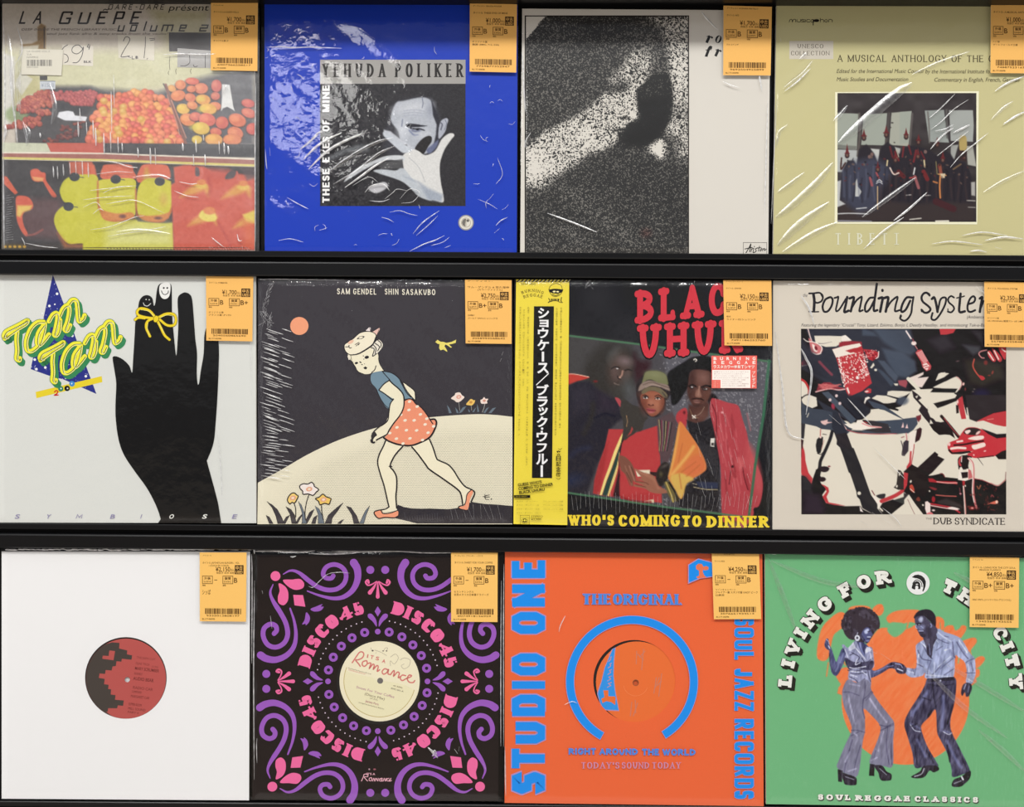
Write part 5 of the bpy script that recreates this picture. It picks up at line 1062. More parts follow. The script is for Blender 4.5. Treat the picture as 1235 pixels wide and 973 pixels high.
    for ex, ey in ((180, 480), (325, 490)):
        n.oval(ex, ey, 31, 15, (232, 222, 214), 3); n.oval(ex-2, ey-1, 12, 13, (30, 22, 22)); n.stroke([(ex-32, ey+3), (ex, ey-16), (ex+34, ey+4)], .9, (34, 22, 22), z=z4)
    n.stroke('215 565 235 575 275 570', 1.0, (84, 42, 36)); n.oval(222, 562, 7, 6, (70, 34, 30)); n.oval(268, 566, 7, 6, (70, 34, 30))
    n.blob('190 612 225 606 245 614 275 612 300 630 270 655 240 662 210 648', (168, 74, 80), 1); n.stroke('195 622 245 632 298 634', .8, (92, 34, 40))
    n.oval(245, 655, 22, 7, (196, 110, 108), 0, 2)
    n.blob('185 180 250 165 340 172 410 205 450 280 440 330 330 310 250 270 190 280 140 320 160 230', (122, 124, 84), 1.5)
    n.oval(300, 215, 90, 35, (140, 142, 100), 8, 8, .8)
    n.blob('95 400 120 330 180 290 250 280 340 310 430 330 480 370 485 400 440 395 330 350 220 345 140 390', (150, 128, 116), 1.5)
    n.blob('140 400 220 352 330 360 400 405 440 460 400 480 330 420 240 398 150 440', (116, 104, 78), 1.2)
    n.stroke('150 330 250 300 350 330 470 370', 1, (104, 86, 78)); n.stroke('180 360 260 330 350 350', .9, (176, 152, 140)); n.stroke('380 420 420 470 440 490', 1.5, (84, 74, 66))
    # man on the right: hair, face
    n.blob('440 200 520 130 620 70 700 20 760 0 860 -10 955 20 970 150 960 200 860 165 760 155 705 190 690 330 640 420 560 540 490 560 470 400 450 320', (24, 22, 26), 2)
    n.blob('900 480 960 430 1020 480 1030 560 980 620 930 560', (34, 30, 34), 2)
    n.blob('700 200 760 152 870 160 950 190 955 330 945 420 915 500 870 560 800 590 740 580 705 520 672 420 680 330', (98, 62, 54), 1.5)
    n.oval(860, 250, 75, 70, (140, 98, 88), 0, 12, .85); n.oval(725, 260, 32, 80, (66, 44, 42), 0, 8, .8)
    n.oval(905, 440, 34, 60, (112, 72, 60), 15, 8, .8); n.oval(700, 440, 28, 60, (70, 46, 42), 0, 8, .8)
    n.blob('775 400 810 385 832 440 835 470 800 480 765 462', (150, 104, 88), 2); n.stroke('812 350 806 410 800 450', 1.6, (170, 124, 106), 1.2)
    n.stroke('690 345 730 330 775 352', 1.7, (34, 24, 26)); n.stroke('840 358 890 340 945 352', 2, (34, 24, 26))
    n.oval(722, 362, 26, 16, (48, 34, 34)); n.oval(726, 357, 12, 8, (210, 206, 206)); n.oval(880, 380, 36, 18, (48, 34, 34)); n.oval(885, 379, 20, 9, (214, 204, 196)); n.oval(878, 378, 9, 9, (24, 20, 20))
    n.stroke('725 500 770 490 830 495 860 512', 1.6, (52, 34, 32)); n.blob('735 520 775 508 800 512 830 530 800 545 765 543', (146, 100, 92), 1); n.stroke('735 522 790 524 835 532', .7, (70, 42, 40))
    n.oval(785, 580, 50, 20, (60, 42, 40), 0, 4, .8)
    n.poly('690 560 760 590 830 580 900 520 930 560 915 690 860 760 760 805 690 800 665 700', (88, 56, 50), 3)
    n.oval(840, 690, 80, 55, (116, 76, 66), -20, 10, .8); n.stroke('700 620 740 700 800 720', .5, (160, 120, 90)); n.stroke('870 590 830 660 770 700', .6, (170, 140, 120))
    n.stroke('730 690 770 725', 1.4, (235, 225, 210)); n.stroke('765 690 735 722', 1.2, (225, 215, 200)); n.oval(775, 735, 14, 10, (60, 40, 38))
    n.blob('535 720 560 650 640 600 670 640 665 760 640 860 560 780', (190, 60, 66), 1.2); n.oval(635, 655, 14, 18, (100, 34, 40), 0, 2)
    n.z = (800, 430, 7.207)
    n.oval(277, 32, 14, 13, (30, 26, 26)); n.stroke('264 28 277 20 290 30 280 42', 1.2, (232, 226, 214), .7)
    # black vest
    z7 = (770, 520, 8.108); n.z = z7
    n.poly('470 -110 560 -80 640 -100 760 -160 800 40 790 640 780 790 400 740 380 640 460 540 600 440 660 360 640 260 570 120 500 30', (44, 42, 46), 1.5)
    n.grain(10, 2, 11, ((n.X > 828) & (n.X < 868) & (n.Y > 515)).astype(float))
    for k in range(14): n.stroke([(560+k*16, 60+k*10), (640+k*11, 300+k*16)], .5, (92, 92, 98), .8, .6, z=z7)
    n.poly('560 490 780 500 780 560 650 560 590 545', (54, 60, 84), 2); n.stroke('540 545 620 562 690 570 775 572', .8, (196, 180, 140)); n.stroke('530 510 570 520', .8, (170, 160, 140))
    # patterned scarf on her side and orange cloth
    n.poly('180 -120 330 -190 380 -80 350 60 330 200 290 300 240 310 200 200 190 60', (92, 72, 76), 2)
    for k in range(10): n.stroke([(200+k*14, -110+k*3), (215+k*9, 60+k*4), (205+k*8, 190)], 1.2, [(168, 158, 104), (58, 40, 48), (150, 60, 84), (120, 120, 110), (40, 36, 40)][k % 5], 1, .85, z=z7)
    n.blob('215 330 260 300 300 330 290 440 250 520 200 540 170 470 180 390', (48, 42, 40), 2); n.oval(255, 340, 30, 12, (110, 100, 96), -30, 3, .7); n.oval(220, 420, 14, 20, (96, 88, 60), 0, 4)
    n.blob('395 -80 420 -90 480 -10 575 130 640 260 664 360 620 410 470 510 440 620 410 660 360 570 310 490 290 450 320 330 360 120 375 20', (226, 128, 62), 1.2)
    n.poly('400 -60 395 40 360 250 310 440 295 440 330 280 370 80', (240, 176, 82), 3, .9); n.stroke('540 150 470 250 330 420', 3.5, (238, 182, 90), 3, .85)
    n.blob('310 450 400 410 480 430 540 470 470 515 440 620 410 655 360 570', (222, 178, 82), 2.5); n.blob('500 270 600 230 655 350 560 430 440 400', (226, 112, 66), 5, .8)
    for s_ in ('430 120 390 300', '560 300 420 400', '400 420 420 560', '600 330 470 440'): n.stroke(s_, 1.2, (196, 100, 52), 2, .7)
    n.poly('250 500 300 480 370 590 400 680 330 690 280 600', (112, 100, 60), 1.5); n.stroke('270 500 320 620 340 690', 1.4, (206, 180, 90)); n.stroke('300 500 360 600 385 680', 2, (44, 38, 36))
    # belt, hands
    n.z = z6
    n.poly('700 380 842 378 842 430 720 445', (232, 220, 190), .8); n.poly('842 396 920 400 900 440 842 432', (56, 38, 40), 1)
    n.blob('545 240 600 250 660 310 690 380 706 470 700 495 680 480 676 530 660 535 630 460 650 530 640 520 600 420 560 380 545 300', (132, 82, 66), 1.2)
    n.stroke('640 340 690 480', 1.6, (166, 112, 92), 1.2); n.stroke('600 340 665 525', 1.6, (152, 100, 80), 1.2); n.stroke('615 400 660 500', .7, (80, 46, 40)); n.stroke('660 350 690 430', .7, (80, 46, 40))
    n.blob('690 365 740 385 800 410 850 420 890 450 920 540 980 560 1010 600 930 610 850 595 790 560 690 540 690 520 780 530 700 500 690 480 780 490 700 460 760 455', (160, 100, 78), 1.1)
    n.stroke('700 378 770 415 810 430', 1.4, (176, 116, 92), 1); n.stroke('700 490 790 500 830 520', .7, (104, 58, 48)); n.stroke('700 520 800 545', .7, (104, 58, 48)); n.stroke('800 420 880 470 930 560', 3, (178, 116, 90), 3, .8)
    # red leather jacket on the right
    z5 = (830, 430, 9.73); n.z = z5
    n.blob('270 500 330 495 470 540 560 560 600 600 640 740 690 900 730 1100 860 1400 870 1600 830 1750 770 1780 760 1870 640 2010 500 1880 410 1940 385 1600 380 1300 320 950 290 800 255 640', (190, 66, 74), 1.3)
    rnd = random.Random(4)
    for k in range(34):
        x = rnd.uniform(320, 700); y = rnd.uniform(600, 1500); x += (y-600)*.12
        n.stroke([(x, y), (x+rnd.uniform(10, 40), y+rnd.uniform(80, 200))], rnd.uniform(.6, 1.8), (226, 120, 124) if k % 3 else (140, 40, 48), 2, .55, z=z5)
    n.blob('690 1000 800 1150 860 1400 850 1600 760 1500 700 1300', (206, 84, 88), 6, .7); n.stroke('640 1300 660 1420 700 1560', 1.2, (110, 30, 38)); n.oval(520, 1290, 16, 16, (70, 30, 36), 30); n.stroke('500 1340 480 1500', .9, (84, 30, 36))
    n.oval(620, 1250, 50, 60, (222, 108, 108), 0, 8, .6); n.stroke('280 560 330 700 330 950', 1.2, (120, 34, 44)); n.oval(400, 655, 14, 12, (240, 170, 170), 0, 1.5)
    n.poly('265 960 312 955 305 1060 258 1050', (228, 224, 214), .7); n.poly('272 1010 302 1010 300 1045 268 1042', (70, 64, 62), .8)
    n.poly('440 1920 500 1880 640 2010 620 2060 470 2040', (112, 78, 74), 2); n.stroke('450 2000 600 2010', 1.5, (150, 80, 80), 1.5, .7)
    # green frame
    n.z = None
    for a, b in (((684, 404.5), (777, 415.8)), ((777, 415.8), (846, 425.5)), ((846, 425.5), (929, 436)), ((927.5, 435), (921, 500)), ((921, 500), (911, 560)), ((911, 560), (903, 625)), ((684, 594), (800, 611)), ((800, 611), (868, 619.5)), ((868, 619.5), (904, 624))):
        right = a[0] > 900
        if 777 <= a[0] < 846 or (684 <= a[0] < 900 and a[1] > 590) or right or a[0] >= 846 or a[1] < 410:
            n.stroke([a, b], 3.4 if right else 2.3, (58, 116, 84) if right else (78, 128, 92), .9, .9, sm=False)
    n.a[(n.Y > 637)] = (30, 28, 32)
    g_ = n.a.mean(-1, keepdims=True); n.a = np.clip(g_+(n.a-g_)*.86, 0, 255)
    A.raster(R)
    RED = (212, 62, 74); DK = (30, 26, 32)
    kw = dict(th=.26, tn=.19, se=.02, sk=.2, round=True, seg=7)
    for c, w in ((DK, .1), (RED, 0.0)):
        A.line('BLAC', 768.5, 350.5, 876, 390, c, gap=.31, ws=1.0, slope=-.095, grow=w, **kw)
        A.line('UHUR', 771.5, 392, 893, 432, c, gap=.33, ws=1.0, slope=-.06, grow=w, **kw)
    A.line("WHO'S", 685.5, 620.8, 740.5, 633.6, (244, 216, 62), gap=.17, ws=1.0, th=.3, tn=.17, se=.07, sk=.13)
    A.line("COMING", 746, 621, 820, 634.6, (244, 216, 62), gap=.17, ws=1.0, th=.3, tn=.17, se=.07, sk=.13)
    A.line("TO", 822.6, 621.6, 846, 635, (244, 216, 62), gap=.17, ws=1.0, th=.3, tn=.17, se=.07, sk=.13)
    A.line("DINNER", 852.6, 622, 927, 636, (244, 216, 62), gap=.17, ws=1.0, th=.3, tn=.17, se=.07, sk=.13)
    # yellow paper band (obi)
    Y = (240, 220, 78); K = (34, 30, 30)
    B = Art(pl, .0012); B.base = Y
    q = np.array([(622.5, 336.8), (686.5, 337.5), (684.2, 633), (619.3, 631.8)]); B.box(q, .0008)
    x = 622.6
    k = 0
    while x < 683.5:
        B.poly([(x, 340), (x+3.3, 336.9), (x+5, 337), (x+1.9, 340)], (30, 26, 28)); B.poly([(x+1.9, 340), (x+5, 337), (x+5.9, 337), (x+2.8, 340)], (246, 240, 200)); x += 4.6
    B.text('28AP 2805', 628, 341, 646, 343.6, (110, 100, 50))
    B.arc('BURNING', 642, 380, 28, -23, 24, 3.6, (120, 104, 46), th=.2, tn=.1, se=.1, sk=.08, gap=.3)
    B.arc('REGGAE', 643, 383, 25.5, -22, 22, 3.6, (120, 104, 46), th=.2, tn=.1, se=.1, sk=.08, gap=.3)
    z = (615, 333, 9.73); B.z = z
    for s_ in ('455 160 480 110 540 85 600 110 615 160', '455 160 535 150 625 160', '460 175 490 220 535 240 590 215 620 170'): B.stroke(s_, .5, K)
    B.poly('455 160 535 152 622 162 610 190 560 205 500 200 465 185', K); B.oval(520, 180, 18, 10, (244, 236, 170)); B.oval(560, 182, 16, 9, (244, 236, 170)); B.stroke('500 212 535 228 575 210', .7, K)
    B.stroke('455 260 470 290 450 310', .9, K); B.stroke('605 250 600 290 615 310', .9, K); B.poly('480 265 580 265 575 290 485 290', K); B.text('DUB', 666, 360.4, 673, 362.6, Y); B.stroke('470 300 535 285 600 310', .6, K)
    B.z = None
    B.poly([(644, 369.3), (668, 369.3), (665.8, 576.5), (641.5, 576.3)], K)
    def glyphs(txt, x, y0, dy, w, h, dx, col, bold):
        for i, c in enumerate(txt):
            if c != ' ': B.fit(c, x+dx*i, y0+dy*i, x+dx*i+w, y0+dy*i+h, col, bold)
    WH = (246, 246, 244)
    for c, a in (('シ', (648.8, 371, 662.2, 384)), ('ョ', (650.5, 385.5, 661.6, 394.5)), ('ウ', (648.6, 395.2, 661.6, 408)), ('ケ', (647.8, 409.4, 662, 422.6)), ('ス', (647.8, 437.4, 661.8, 450.5)),
                 ('ブ', (647.4, 463.4, 662, 476.8)), ('ラ', (647.6, 478, 660.8, 490.6)), ('ッ', (649, 491, 660.8, 501)), ('ク', (647, 502, 660.5, 515)), ('ウ', (647, 519.5, 660.3, 532.5)), ('フ', (647.5, 534.5, 659.8, 545.5)), ('ル', (646.4, 547, 660.8, 560.3))): B.fit(c, *a, WH, .035)
    B.rect(653.4, 424, 656.2, 436, WH); B.rect(652, 561, 654.8, 575, WH); B.stroke('661.5 450.5 647 464', 1.1, WH); B.oval(653.8, 516.8, 1.5, 1.5, WH)
    rnd = random.Random(9)
    kana = 'レゲエのアルバムこの作品はライブツアーを記念して発売されたシングル集で本人達の最高傑作音楽'
    for x0, ya, yb, st, c in ((676.8, 371, 514, 3.1, (96, 84, 44)), (671.5, 371, 524, 3.1, (96, 84, 44)), (637.2, 370, 560, 3.0, (150, 134, 60)), (632, 370, 466, 3.0, (150, 134, 60)), (627.6, 370, 525, 3.0, (150, 134, 60))):
        y = ya; sl = -2.2/210
        while y < yb:
            if rnd.random() > .08: B.fit(rnd.choice(kana), x0+(y-370)*sl-1.1, y, x0+(y-370)*sl+1.1, y+2.3, c)
            y += st
    B.stroke('677.6 540.5 675.5 542 673.6 541', .5, K)
    for i, c in enumerate('来日記念盤'): B.fit(c, 670.8-i*.05, 543+i*6.6, 676.4-i*.05, 549+i*6.6, K, .02)
    B.stroke('671 576.4 673.5 578 676 576.4', .5, K)
    for i, (t, w) in enumerate((("GUESS WHO'S", 29), ('COMING TO DINNER', 42), ('BLACK UHURU', 31))): B.text(t, 624.8+i*.8, 583+i*4.6, 624.8+i*.8+w, 586.4+i*4.6, K, .03, deg=8)
    B.rect(620, 597, 639.5, 600.2, K); B.text('ハーフ・ライナー', 622, 597.7, 636, 599.6, Y, cap=.85)
    for i, y in enumerate((603.5, 608, 612.8, 617.4)):
        B.text('スライ・ダンバー・ロビー/曲'[:9+i], 622.8, y, 648+i*1.5, y+1.7, (128, 112, 52), cap=.85)
        if i < 3: B.text('プリンス・ジャミー/詞曲', 655, y+.2, 679, y+1.9, (128, 112, 52), cap=.85)
    for r in ((627.2, 621.2, 638.6, 621.6), (627.2, 621.2, 627.6, 632.2), (638.2, 621.2, 638.6, 632.2)): B.rect(*r, (120, 100, 46), False)
    B.up(); B.oval(632.8, 627.3, 3.9, 2, K); B.oval(632.8, 627.3, 1.2, 1.2, Y); B.oval(630.3, 627.3, .7, 1.2, Y); B.oval(635.3, 627.3, .7, 1.2, Y)
    B.text('STEREO', 640.4, 621.4, 654.5, 623.6, (120, 104, 46), .01); B.text('¥2,500', 640.4, 624.8, 652.5, 627.2, (96, 84, 40), .01)
    o = B.build('paper_band', M_print, root, edge=Y); o['label'] = 'yellow paper band with Japanese title on black'
    # red promotional sticker
    D = Art(pl, .0036); RD = (232, 108, 98); D.base = RD; q = np.array([(858, 429), (913, 428.8), (912.5, 468.3), (858.2, 468)]); D.box(q, .0002)
    W = (250, 236, 226)
    for t, y, n_ in (('BURNING', 430.4, 7), ('REGGAE', 435.2, 6)):
        for i, c in enumerate(t):
            xx = 860.6+i*(47.0/(n_-1)); D.text(c, xx, y, xx+(3.6 if c != 'I' else 1.2), y+3.6, W, .03)
    for i, c in enumerate('ラスタカラー特製Tシャツ'): D.fit(c, 860.4+i*4.18, 440.4+(1.3 if c == 'ー' else 0), 863.9+i*4.18, 444.2-(1.6 if c == 'ー' else 0), W, .02)
    for i, c in enumerate('プレゼント'): D.fit(c, 907.4, 447.5+i*4.1, 911, 451+i*4.1, W, .02)
    D.rect(859, 446, 905, 467.8, (246, 236, 228)); D.rect(858.6, 458, 869, 467.8, RD)
    for i in range(8): D.text('抽選でオリジナルTシャツ当たるセール実施中応募券'[i:i+16], 861+(0 if i < 4 else 10), 447.6+i*2.4, 903-(i % 3)*4, 448.9+i*2.4, (176, 140, 136), cap=.85)
    for i in range(4): D.text('応募しよう', 860.5, 459.4+i*2.1, 867.5, 460.6+i*2.1, (250, 200, 180), cap=.85)
    o = D.build('promo_sticker', M_paper, root); o['label'] = 'small red and white sticker'
rnd = random.Random(21)
c7 = [([(690+k*5.2+rnd.uniform(-1, 1), rnd.uniform(592, 600)), (691+k*5.1+rnd.uniform(-1, 1), rnd.uniform(608, 622))], .8, .0003) for k in range(44)]
c7 += [([(x, y), (x+rnd.uniform(1, 5), y+rnd.uniform(8, 18))], .8, .0003) for x, y in ((rnd.uniform(836, 905), y_) for y_ in np.linspace(480, 600, 34))]
c7 += [([(706+rnd.uniform(-1, 12), 338), (706+rnd.uniform(-1, 12), rnd.uniform(341, 350))], .9, .0004) for k in range(9)]
record(1, [(620.5, 336.6), (931, 338.5), (930.5, 639), (619, 632)], 'black record with yellow Japanese paper band and photo of three people',
       art_band, M_print, (34, 33, 37), F_shrink, wr={'fields': [(80, 50, 14, 1), (88, 40, 5, .4)], 'creases': c7}, seed=7,
       stk=([(872.3, 337.8), (930.3, 338.2), (931.2, 417), (873.8, 416.4)], '¥2,150', 'B', 'B', [(3, 1, 20, 1.6, 'アーティスト: グループ'), (3, 9.5, 18, 1.8, 'タイトル: DINNER'), (3, 46, 5, 1.8, '帯付'), (3, 49.5, 34, 2, 'ライナー付/シュリンク')]))
# ------------------------------------------------------------------ middle row, fourth: high-contrast print of drums
def art_drums(A, root, pl):
    W, K, RD, N = (226, 219, 203), (36, 30, 34), (190, 62, 68), (66, 72, 84)
    R = Raster(966, 396.4, 1213.6, 620.2, .72, W); n = R
    rnd = random.Random(8)
    a = (960, 390, 9.73); b = (1040, 390, 9.73); c = (1120, 390, 9.73); d = (960, 470, 9.73); e = (1040, 470, 9.73); f = (1120, 470, 9.73); g = (960, 540, 9.5); h = (1090, 540, 9.5)
    f_ = .8
    # big dark ground of the upper half
    n.poly('960 392 1220 392 1220 500 1180 506 1166 500 1160 480 1140 468 1100 470 1080 500 1050 512 1010 506 985 505 966 500', K, f_)
    n.poly('960 392 1062 392 1100 430 1092 470 1060 485 1010 480 966 430', (56, 60, 72), 14, .8)
    n.z = b; n.poly('120 60 560 60 600 220 640 330 560 380 420 330 250 220', (78, 88, 104), 5, .8); n.poly('230 290 480 340 620 440 640 560 520 640 400 610 300 460', (80, 90, 106), 4, .8); n.poly('180 430 260 440 420 620 390 690 300 590', (84, 94, 110), 2, .8); n.poly('160 520 240 560 380 700 340 740', (74, 84, 100), 2, .8); n.poly('0 60 130 100 170 150 0 140', (76, 86, 102), 3, .8)
    n.z = c; n.poly('0 200 200 120 300 280 140 330', (62, 58, 64), 8, .7); n.poly('420 430 560 420 860 480 880 640 620 740 480 700', (60, 56, 48), 8, .8); n.oval(620, 830, 90, 60, (46, 42, 70), 0, 6, .8); n.poly('400 250 600 270 600 330 520 370', (82, 84, 90), 4, .7); n.poly('520 90 640 100 640 260 600 200', (70, 68, 72), 5, .6)
    # small red bits top right, hand with cymbal strap
    n.poly('125 60 320 60 290 110 210 130 140 132', RD, f_); n.blob('690 340 720 320 770 390 790 430 760 450 710 400', RD, f_); n.blob('740 290 800 330 860 410 840 450 800 420', RD, f_); n.blob('820 280 910 290 905 400 880 415', RD, f_)
    for s_ in ('700 340 760 430', '770 320 820 420', '860 300 900 330'): n.stroke(s_, 1.6, (240, 214, 204), f_)
    n.stroke('680 310 610 330 590 360 620 400 650 405', 1.4, (196, 130, 130), f_); n.stroke('535 420 520 500 560 580 620 650', 1.6, (186, 84, 72), f_); n.blob('590 610 640 620 660 650 620 665', RD, f_); n.oval(670, 460, 22, 26, (120, 54, 50), 0, 2); n.oval(750, 575, 10, 22, (140, 66, 58), 20, 1); n.oval(710, 610, 14, 6, (140, 66, 58), 0, 1)
    # white sleeve, hand and stick at the upper left
    n.z = a
    n.poly('215 145 400 145 530 150 545 190 520 240 470 270 350 275 270 250 230 230', W, f_); n.poly('530 150 580 135 610 160 655 200 590 220 540 215', (240, 232, 222), f_); n.stroke('260 235 330 235 420 215', 1, (120, 110, 116), f_, w2=.2)
    n.poly('560 210 650 205 770 215 780 300 700 330 590 300 500 270 510 225', (150, 52, 62), 1.4)
    n.poly('55 60 110 60 160 180 150 330 90 250 75 200', K, f_); n.stroke('140 60 165 150 190 220', 1.3, (226, 200, 196), f_)
    n.blob('150 170 200 220 250 240 300 280 310 320 270 365 210 345 180 340 165 260', (206, 120, 122), 1); n.blob('190 240 240 280 250 330 210 320', (244, 226, 218), f_); n.oval(235, 290, 16, 28, (120, 40, 50), -20, f_); n.stroke('90 180 130 210 190 215 260 240 305 285 290 340', 1.1, (244, 234, 224), f_); n.stroke('200 345 240 362 290 350', 1.2, (244, 234, 224), f_)
    n.poly('60 460 120 395 150 470 140 495 70 500', (184, 66, 72), 1); n.stroke('70 500 130 488 158 492', 1.2, (240, 226, 216), f_); n.poly('80 300 55 310 55 460 80 420', (60, 58, 66), 1)
    n.poly('80 190 400 560 420 620 300 590 60 520 60 300', (52, 52, 62), 6, .8); n.stroke('275 450 340 520 420 600', 3, (150, 70, 84), 1.5, .8); n.poly('70 520 560 760 520 800 380 700', N, 5, .7)
    n.poly('60 655 110 690 150 760 160 850 60 860', W, f_); n.stroke('60 655 110 690 150 770 150 840', 2.6, (190, 60, 60), f_)
    n.poly('240 790 260 730 330 690 400 690 480 740 560 755 560 775 400 765 300 790', (140, 56, 66), 1); n.stroke('232 803 300 785 400 765 500 780 575 770', 1.4, (230, 178, 176), f_)
    for k in range(26): n.stroke([(260+rnd.uniform(0, 250), 700+rnd.uniform(0, 70)), (280+rnd.uniform(0, 250), 705+rnd.uniform(0, 70))], .6, (206, 110, 110), f_)
    # red snare / cymbal bag
    n.poly('430 300 560 270 740 235 780 290 890 700 780 790 620 860 590 800 470 400', RD, f_); n.poly('425 305 560 265 745 232 770 262 640 320 700 350 470 400', (238, 228, 216), f_); n.poly('580 320 680 290 760 280 800 310 640 345', (176, 56, 62), 1)
    n.poly('790 300 900 310 970 340 960 400 900 440 850 420', (176, 50, 58), f_); n.stroke('970 330 965 390 940 410', 1.2, (240, 220, 214), f_)
    rr = random.Random(2)
    for k in range(190):
        u, v = rr.random(), rr.random(); x = 480+u*320+v*75; y = 400-u*75+v*330
        n.oval(x, y, rr.uniform(3, 11), rr.uniform(3, 9), (244, 222, 214) if rr.random() < .8 else (120, 34, 44), rr.uniform(0, 180), .6)
    for k in range(30): n.oval(500+k*2.6+rr.uniform(-14, 14), 420+k*11, rr.uniform(4, 12), 8, (242, 226, 218), 0, .6); n.oval(800+rr.uniform(-20, 40), 360+k*9, rr.uniform(4, 13), 8, (244, 228, 222), 0, .6)
    for k in range(40): n.oval(790+rr.uniform(0, 150), 310+rr.uniform(0, 120), 8, 6, (90, 28, 38) if k % 2 else (226, 140, 140), 0, .6)
    n.oval(720, 635, 16, 20, (246, 236, 230)); n.poly('590 760 610 745 630 810 620 830', (240, 226, 218), f_)
    n.poly('870 520 910 460 922 490 890 528', W, f_); n.oval(935, 545, 16, 14, W); n.poly('800 800 850 760 885 770 880 815 830 820', RD, f_); n.oval(830, 798, 22, 10, (238, 214, 208), -10)
    # drum head, rim and shell at the lower left
    n.z = d
    n.poly('60 100 150 55 240 90 250 190 190 215 130 190 80 160', W, f_); n.stroke('60 110 100 70 160 50', 1.2, K, f_)
    n.poly('60 130 110 190 190 220 300 230 420 240 500 300 600 400 680 440 600 520 480 520 400 470 300 460 240 430 110 400 60 400', N, f_); n.poly('60 390 110 400 95 570 60 580', (56, 54, 58), f_)
    n.poly('240 110 700 370 640 400 560 330 420 260 330 240', (54, 56, 66), 1.5); n.poly('300 30 380 20 710 350 650 395', (80, 90, 104), 1.2, .9); n.poly('420 40 640 60 870 220 860 320 720 345', (48, 50, 60), 3, .8)
    n.stroke('150 275 130 320', .8, W, f_); n.blob('290 370 330 360 370 350 372 375 435 380 370 395 345 412 310 400', (228, 190, 186), 1)
    n.poly('565 400 700 400 720 355 780 350 800 380 830 400 920 430 1060 440 1100 450 960 450 830 460 790 480 735 505 700 470 620 440', (240, 232, 220), f_)
    n.poly('860 280 900 235 1100 225 1240 260 1330 340 1100 365 900 365 780 350', W, f_); n.poly('780 365 900 362 1000 375 1010 430 900 425 830 400', (60, 40, 46), 1)
    n.poly('500 470 600 480 730 510 1000 520 1100 510 1180 520 1250 510 1280 480 900 480', (60, 60, 66), 2); n.stroke('600 470 730 508 960 520 1180 515', .8, (190, 90, 96), f_)
    n.stroke('290 460 285 540', 1.2, (186, 110, 104), f_); n.poly('245 580 285 545 318 555 315 640 290 740 260 755 240 720 232 650', (44, 42, 44), f_); n.oval(287, 555, 13, 14, (238, 206, 196)); n.stroke('315 520 355 525', .8, (60, 50, 50), f_); n.stroke('250 745 290 758 315 735', .8, K, f_); n.stroke('330 590 310 660 300 700', .6, (206, 150, 140), f_)
    n.stroke('425 490 400 580 350 700 290 830 280 890 270 960', 4, (42, 40, 44), f_); n.oval(325, 925, 65, 28, (44, 40, 44), 0, f_)
    n.poly('60 590 75 640 100 720 110 830 145 973 60 973', RD, 1.2); n.poly('60 580 90 590 75 700 80 780 60 790', (60, 40, 44), 1)
    n.poly('440 480 590 470 600 520 770 973 620 973 520 680 475 640 480 590', (48, 44, 48), f_); n.stroke('500 280 545 390 590 460', 1.2, (228, 190, 184), f_); n.poly('430 250 500 270 600 500 470 520 420 440', (50, 52, 62), 1.2)
    for x, y in ((475, 70), (400, 118), (515, 160)): n.oval(x, y, 16, 18, (228, 204, 204), 20)
    n.oval(435, 195, 20, 34, (160, 60, 80), -15, 1.5)
    n.z = g
    n.poly('60 320 110 300 180 400 190 360 230 250 270 230 275 400 320 440 350 470 300 540 345 630 430 650 560 668 740 665 760 700 900 768 62 768', K, f_); n.poly('62 0 100 60 110 200 140 280 190 350 178 415 110 330 62 310', RD, 1.2); n.poly('62 320 120 330 180 420 180 520 70 480', (56, 56, 58), 5, .7); n.poly('100 520 260 540 330 700 300 760 90 740', (58, 46, 62), 8, .6)
    n.poly('280 410 330 430 370 455 380 500 350 560 375 625 460 640 560 662 430 652 345 632 305 560 350 500 330 450', RD, 1); n.poly('230 250 265 225 290 260 280 390 300 440 220 420 190 380', K, f_); n.oval(325, 245, 52, 34, (46, 36, 42), 0, f_); n.oval(300, 360, 42, 28, (46, 32, 38), 0, f_); n.poly('285 280 310 300 300 330 278 322', W, f_); n.oval(380, 212, 14, 8, (120, 40, 50), 0, 1)
    n.poly('505 0 660 0 740 200 860 540 940 640 930 690 1000 770 900 768 760 690 730 590 700 560 690 500 640 350 570 160', (46, 44, 47), f_); n.oval(724, 520, 20, 20, W); n.poly('730 660 750 700 770 735 735 725', (240, 228, 222), f_); n.poly('870 550 920 560 965 620 960 680 940 690 930 640', (240, 230, 218), f_)
    n.poly('990 630 1110 590 1240 640 1080 770 1000 770 950 700', K, f_); n.blob('920 545 1020 525 1010 580 960 580', (52, 50, 54), 1); n.stroke('980 610 1060 580 1150 540 1230 480 1260 400 1270 300', 4.5, RD, 1); n.stroke('870 490 900 540', 1, (110, 40, 46), f_); n.stroke('960 690 990 720', 2, W, f_)
    n.poly('1170 250 1200 260 1250 330 1240 480 1170 480 1120 455 1150 420', (56, 50, 48), f_); n.oval(1187, 300, 10, 22, W, 15); n.oval(1155, 440, 10, 16, W, 15); n.poly('1110 600 1240 560 1240 640', (60, 62, 60), 1.2)
    # rim centre, hardware, stands
    n.z = e
    n.poly('110 100 170 62 280 70 405 110 390 145 300 160 250 158 190 130', W, f_); n.poly('300 20 350 10 585 20 520 60 440 98 290 60', W, f_); n.poly('20 150 35 95 70 80 95 95 50 120 28 165', (240, 232, 224), f_)
    n.poly('60 120 250 180 480 340 640 320 650 400 600 470 540 510 400 510 0 505 0 480 200 460 330 440 100 370 260 360 470 345 260 240 130 210', (70, 78, 92), f_); n.poly('385 212 480 190 560 175 650 200 675 260 630 305 560 290', W, f_); n.poly('535 120 580 105 612 130 610 168 570 150', W, f_); n.oval(470, 130, 70, 50, (78, 88, 104), -10, 3, .8)
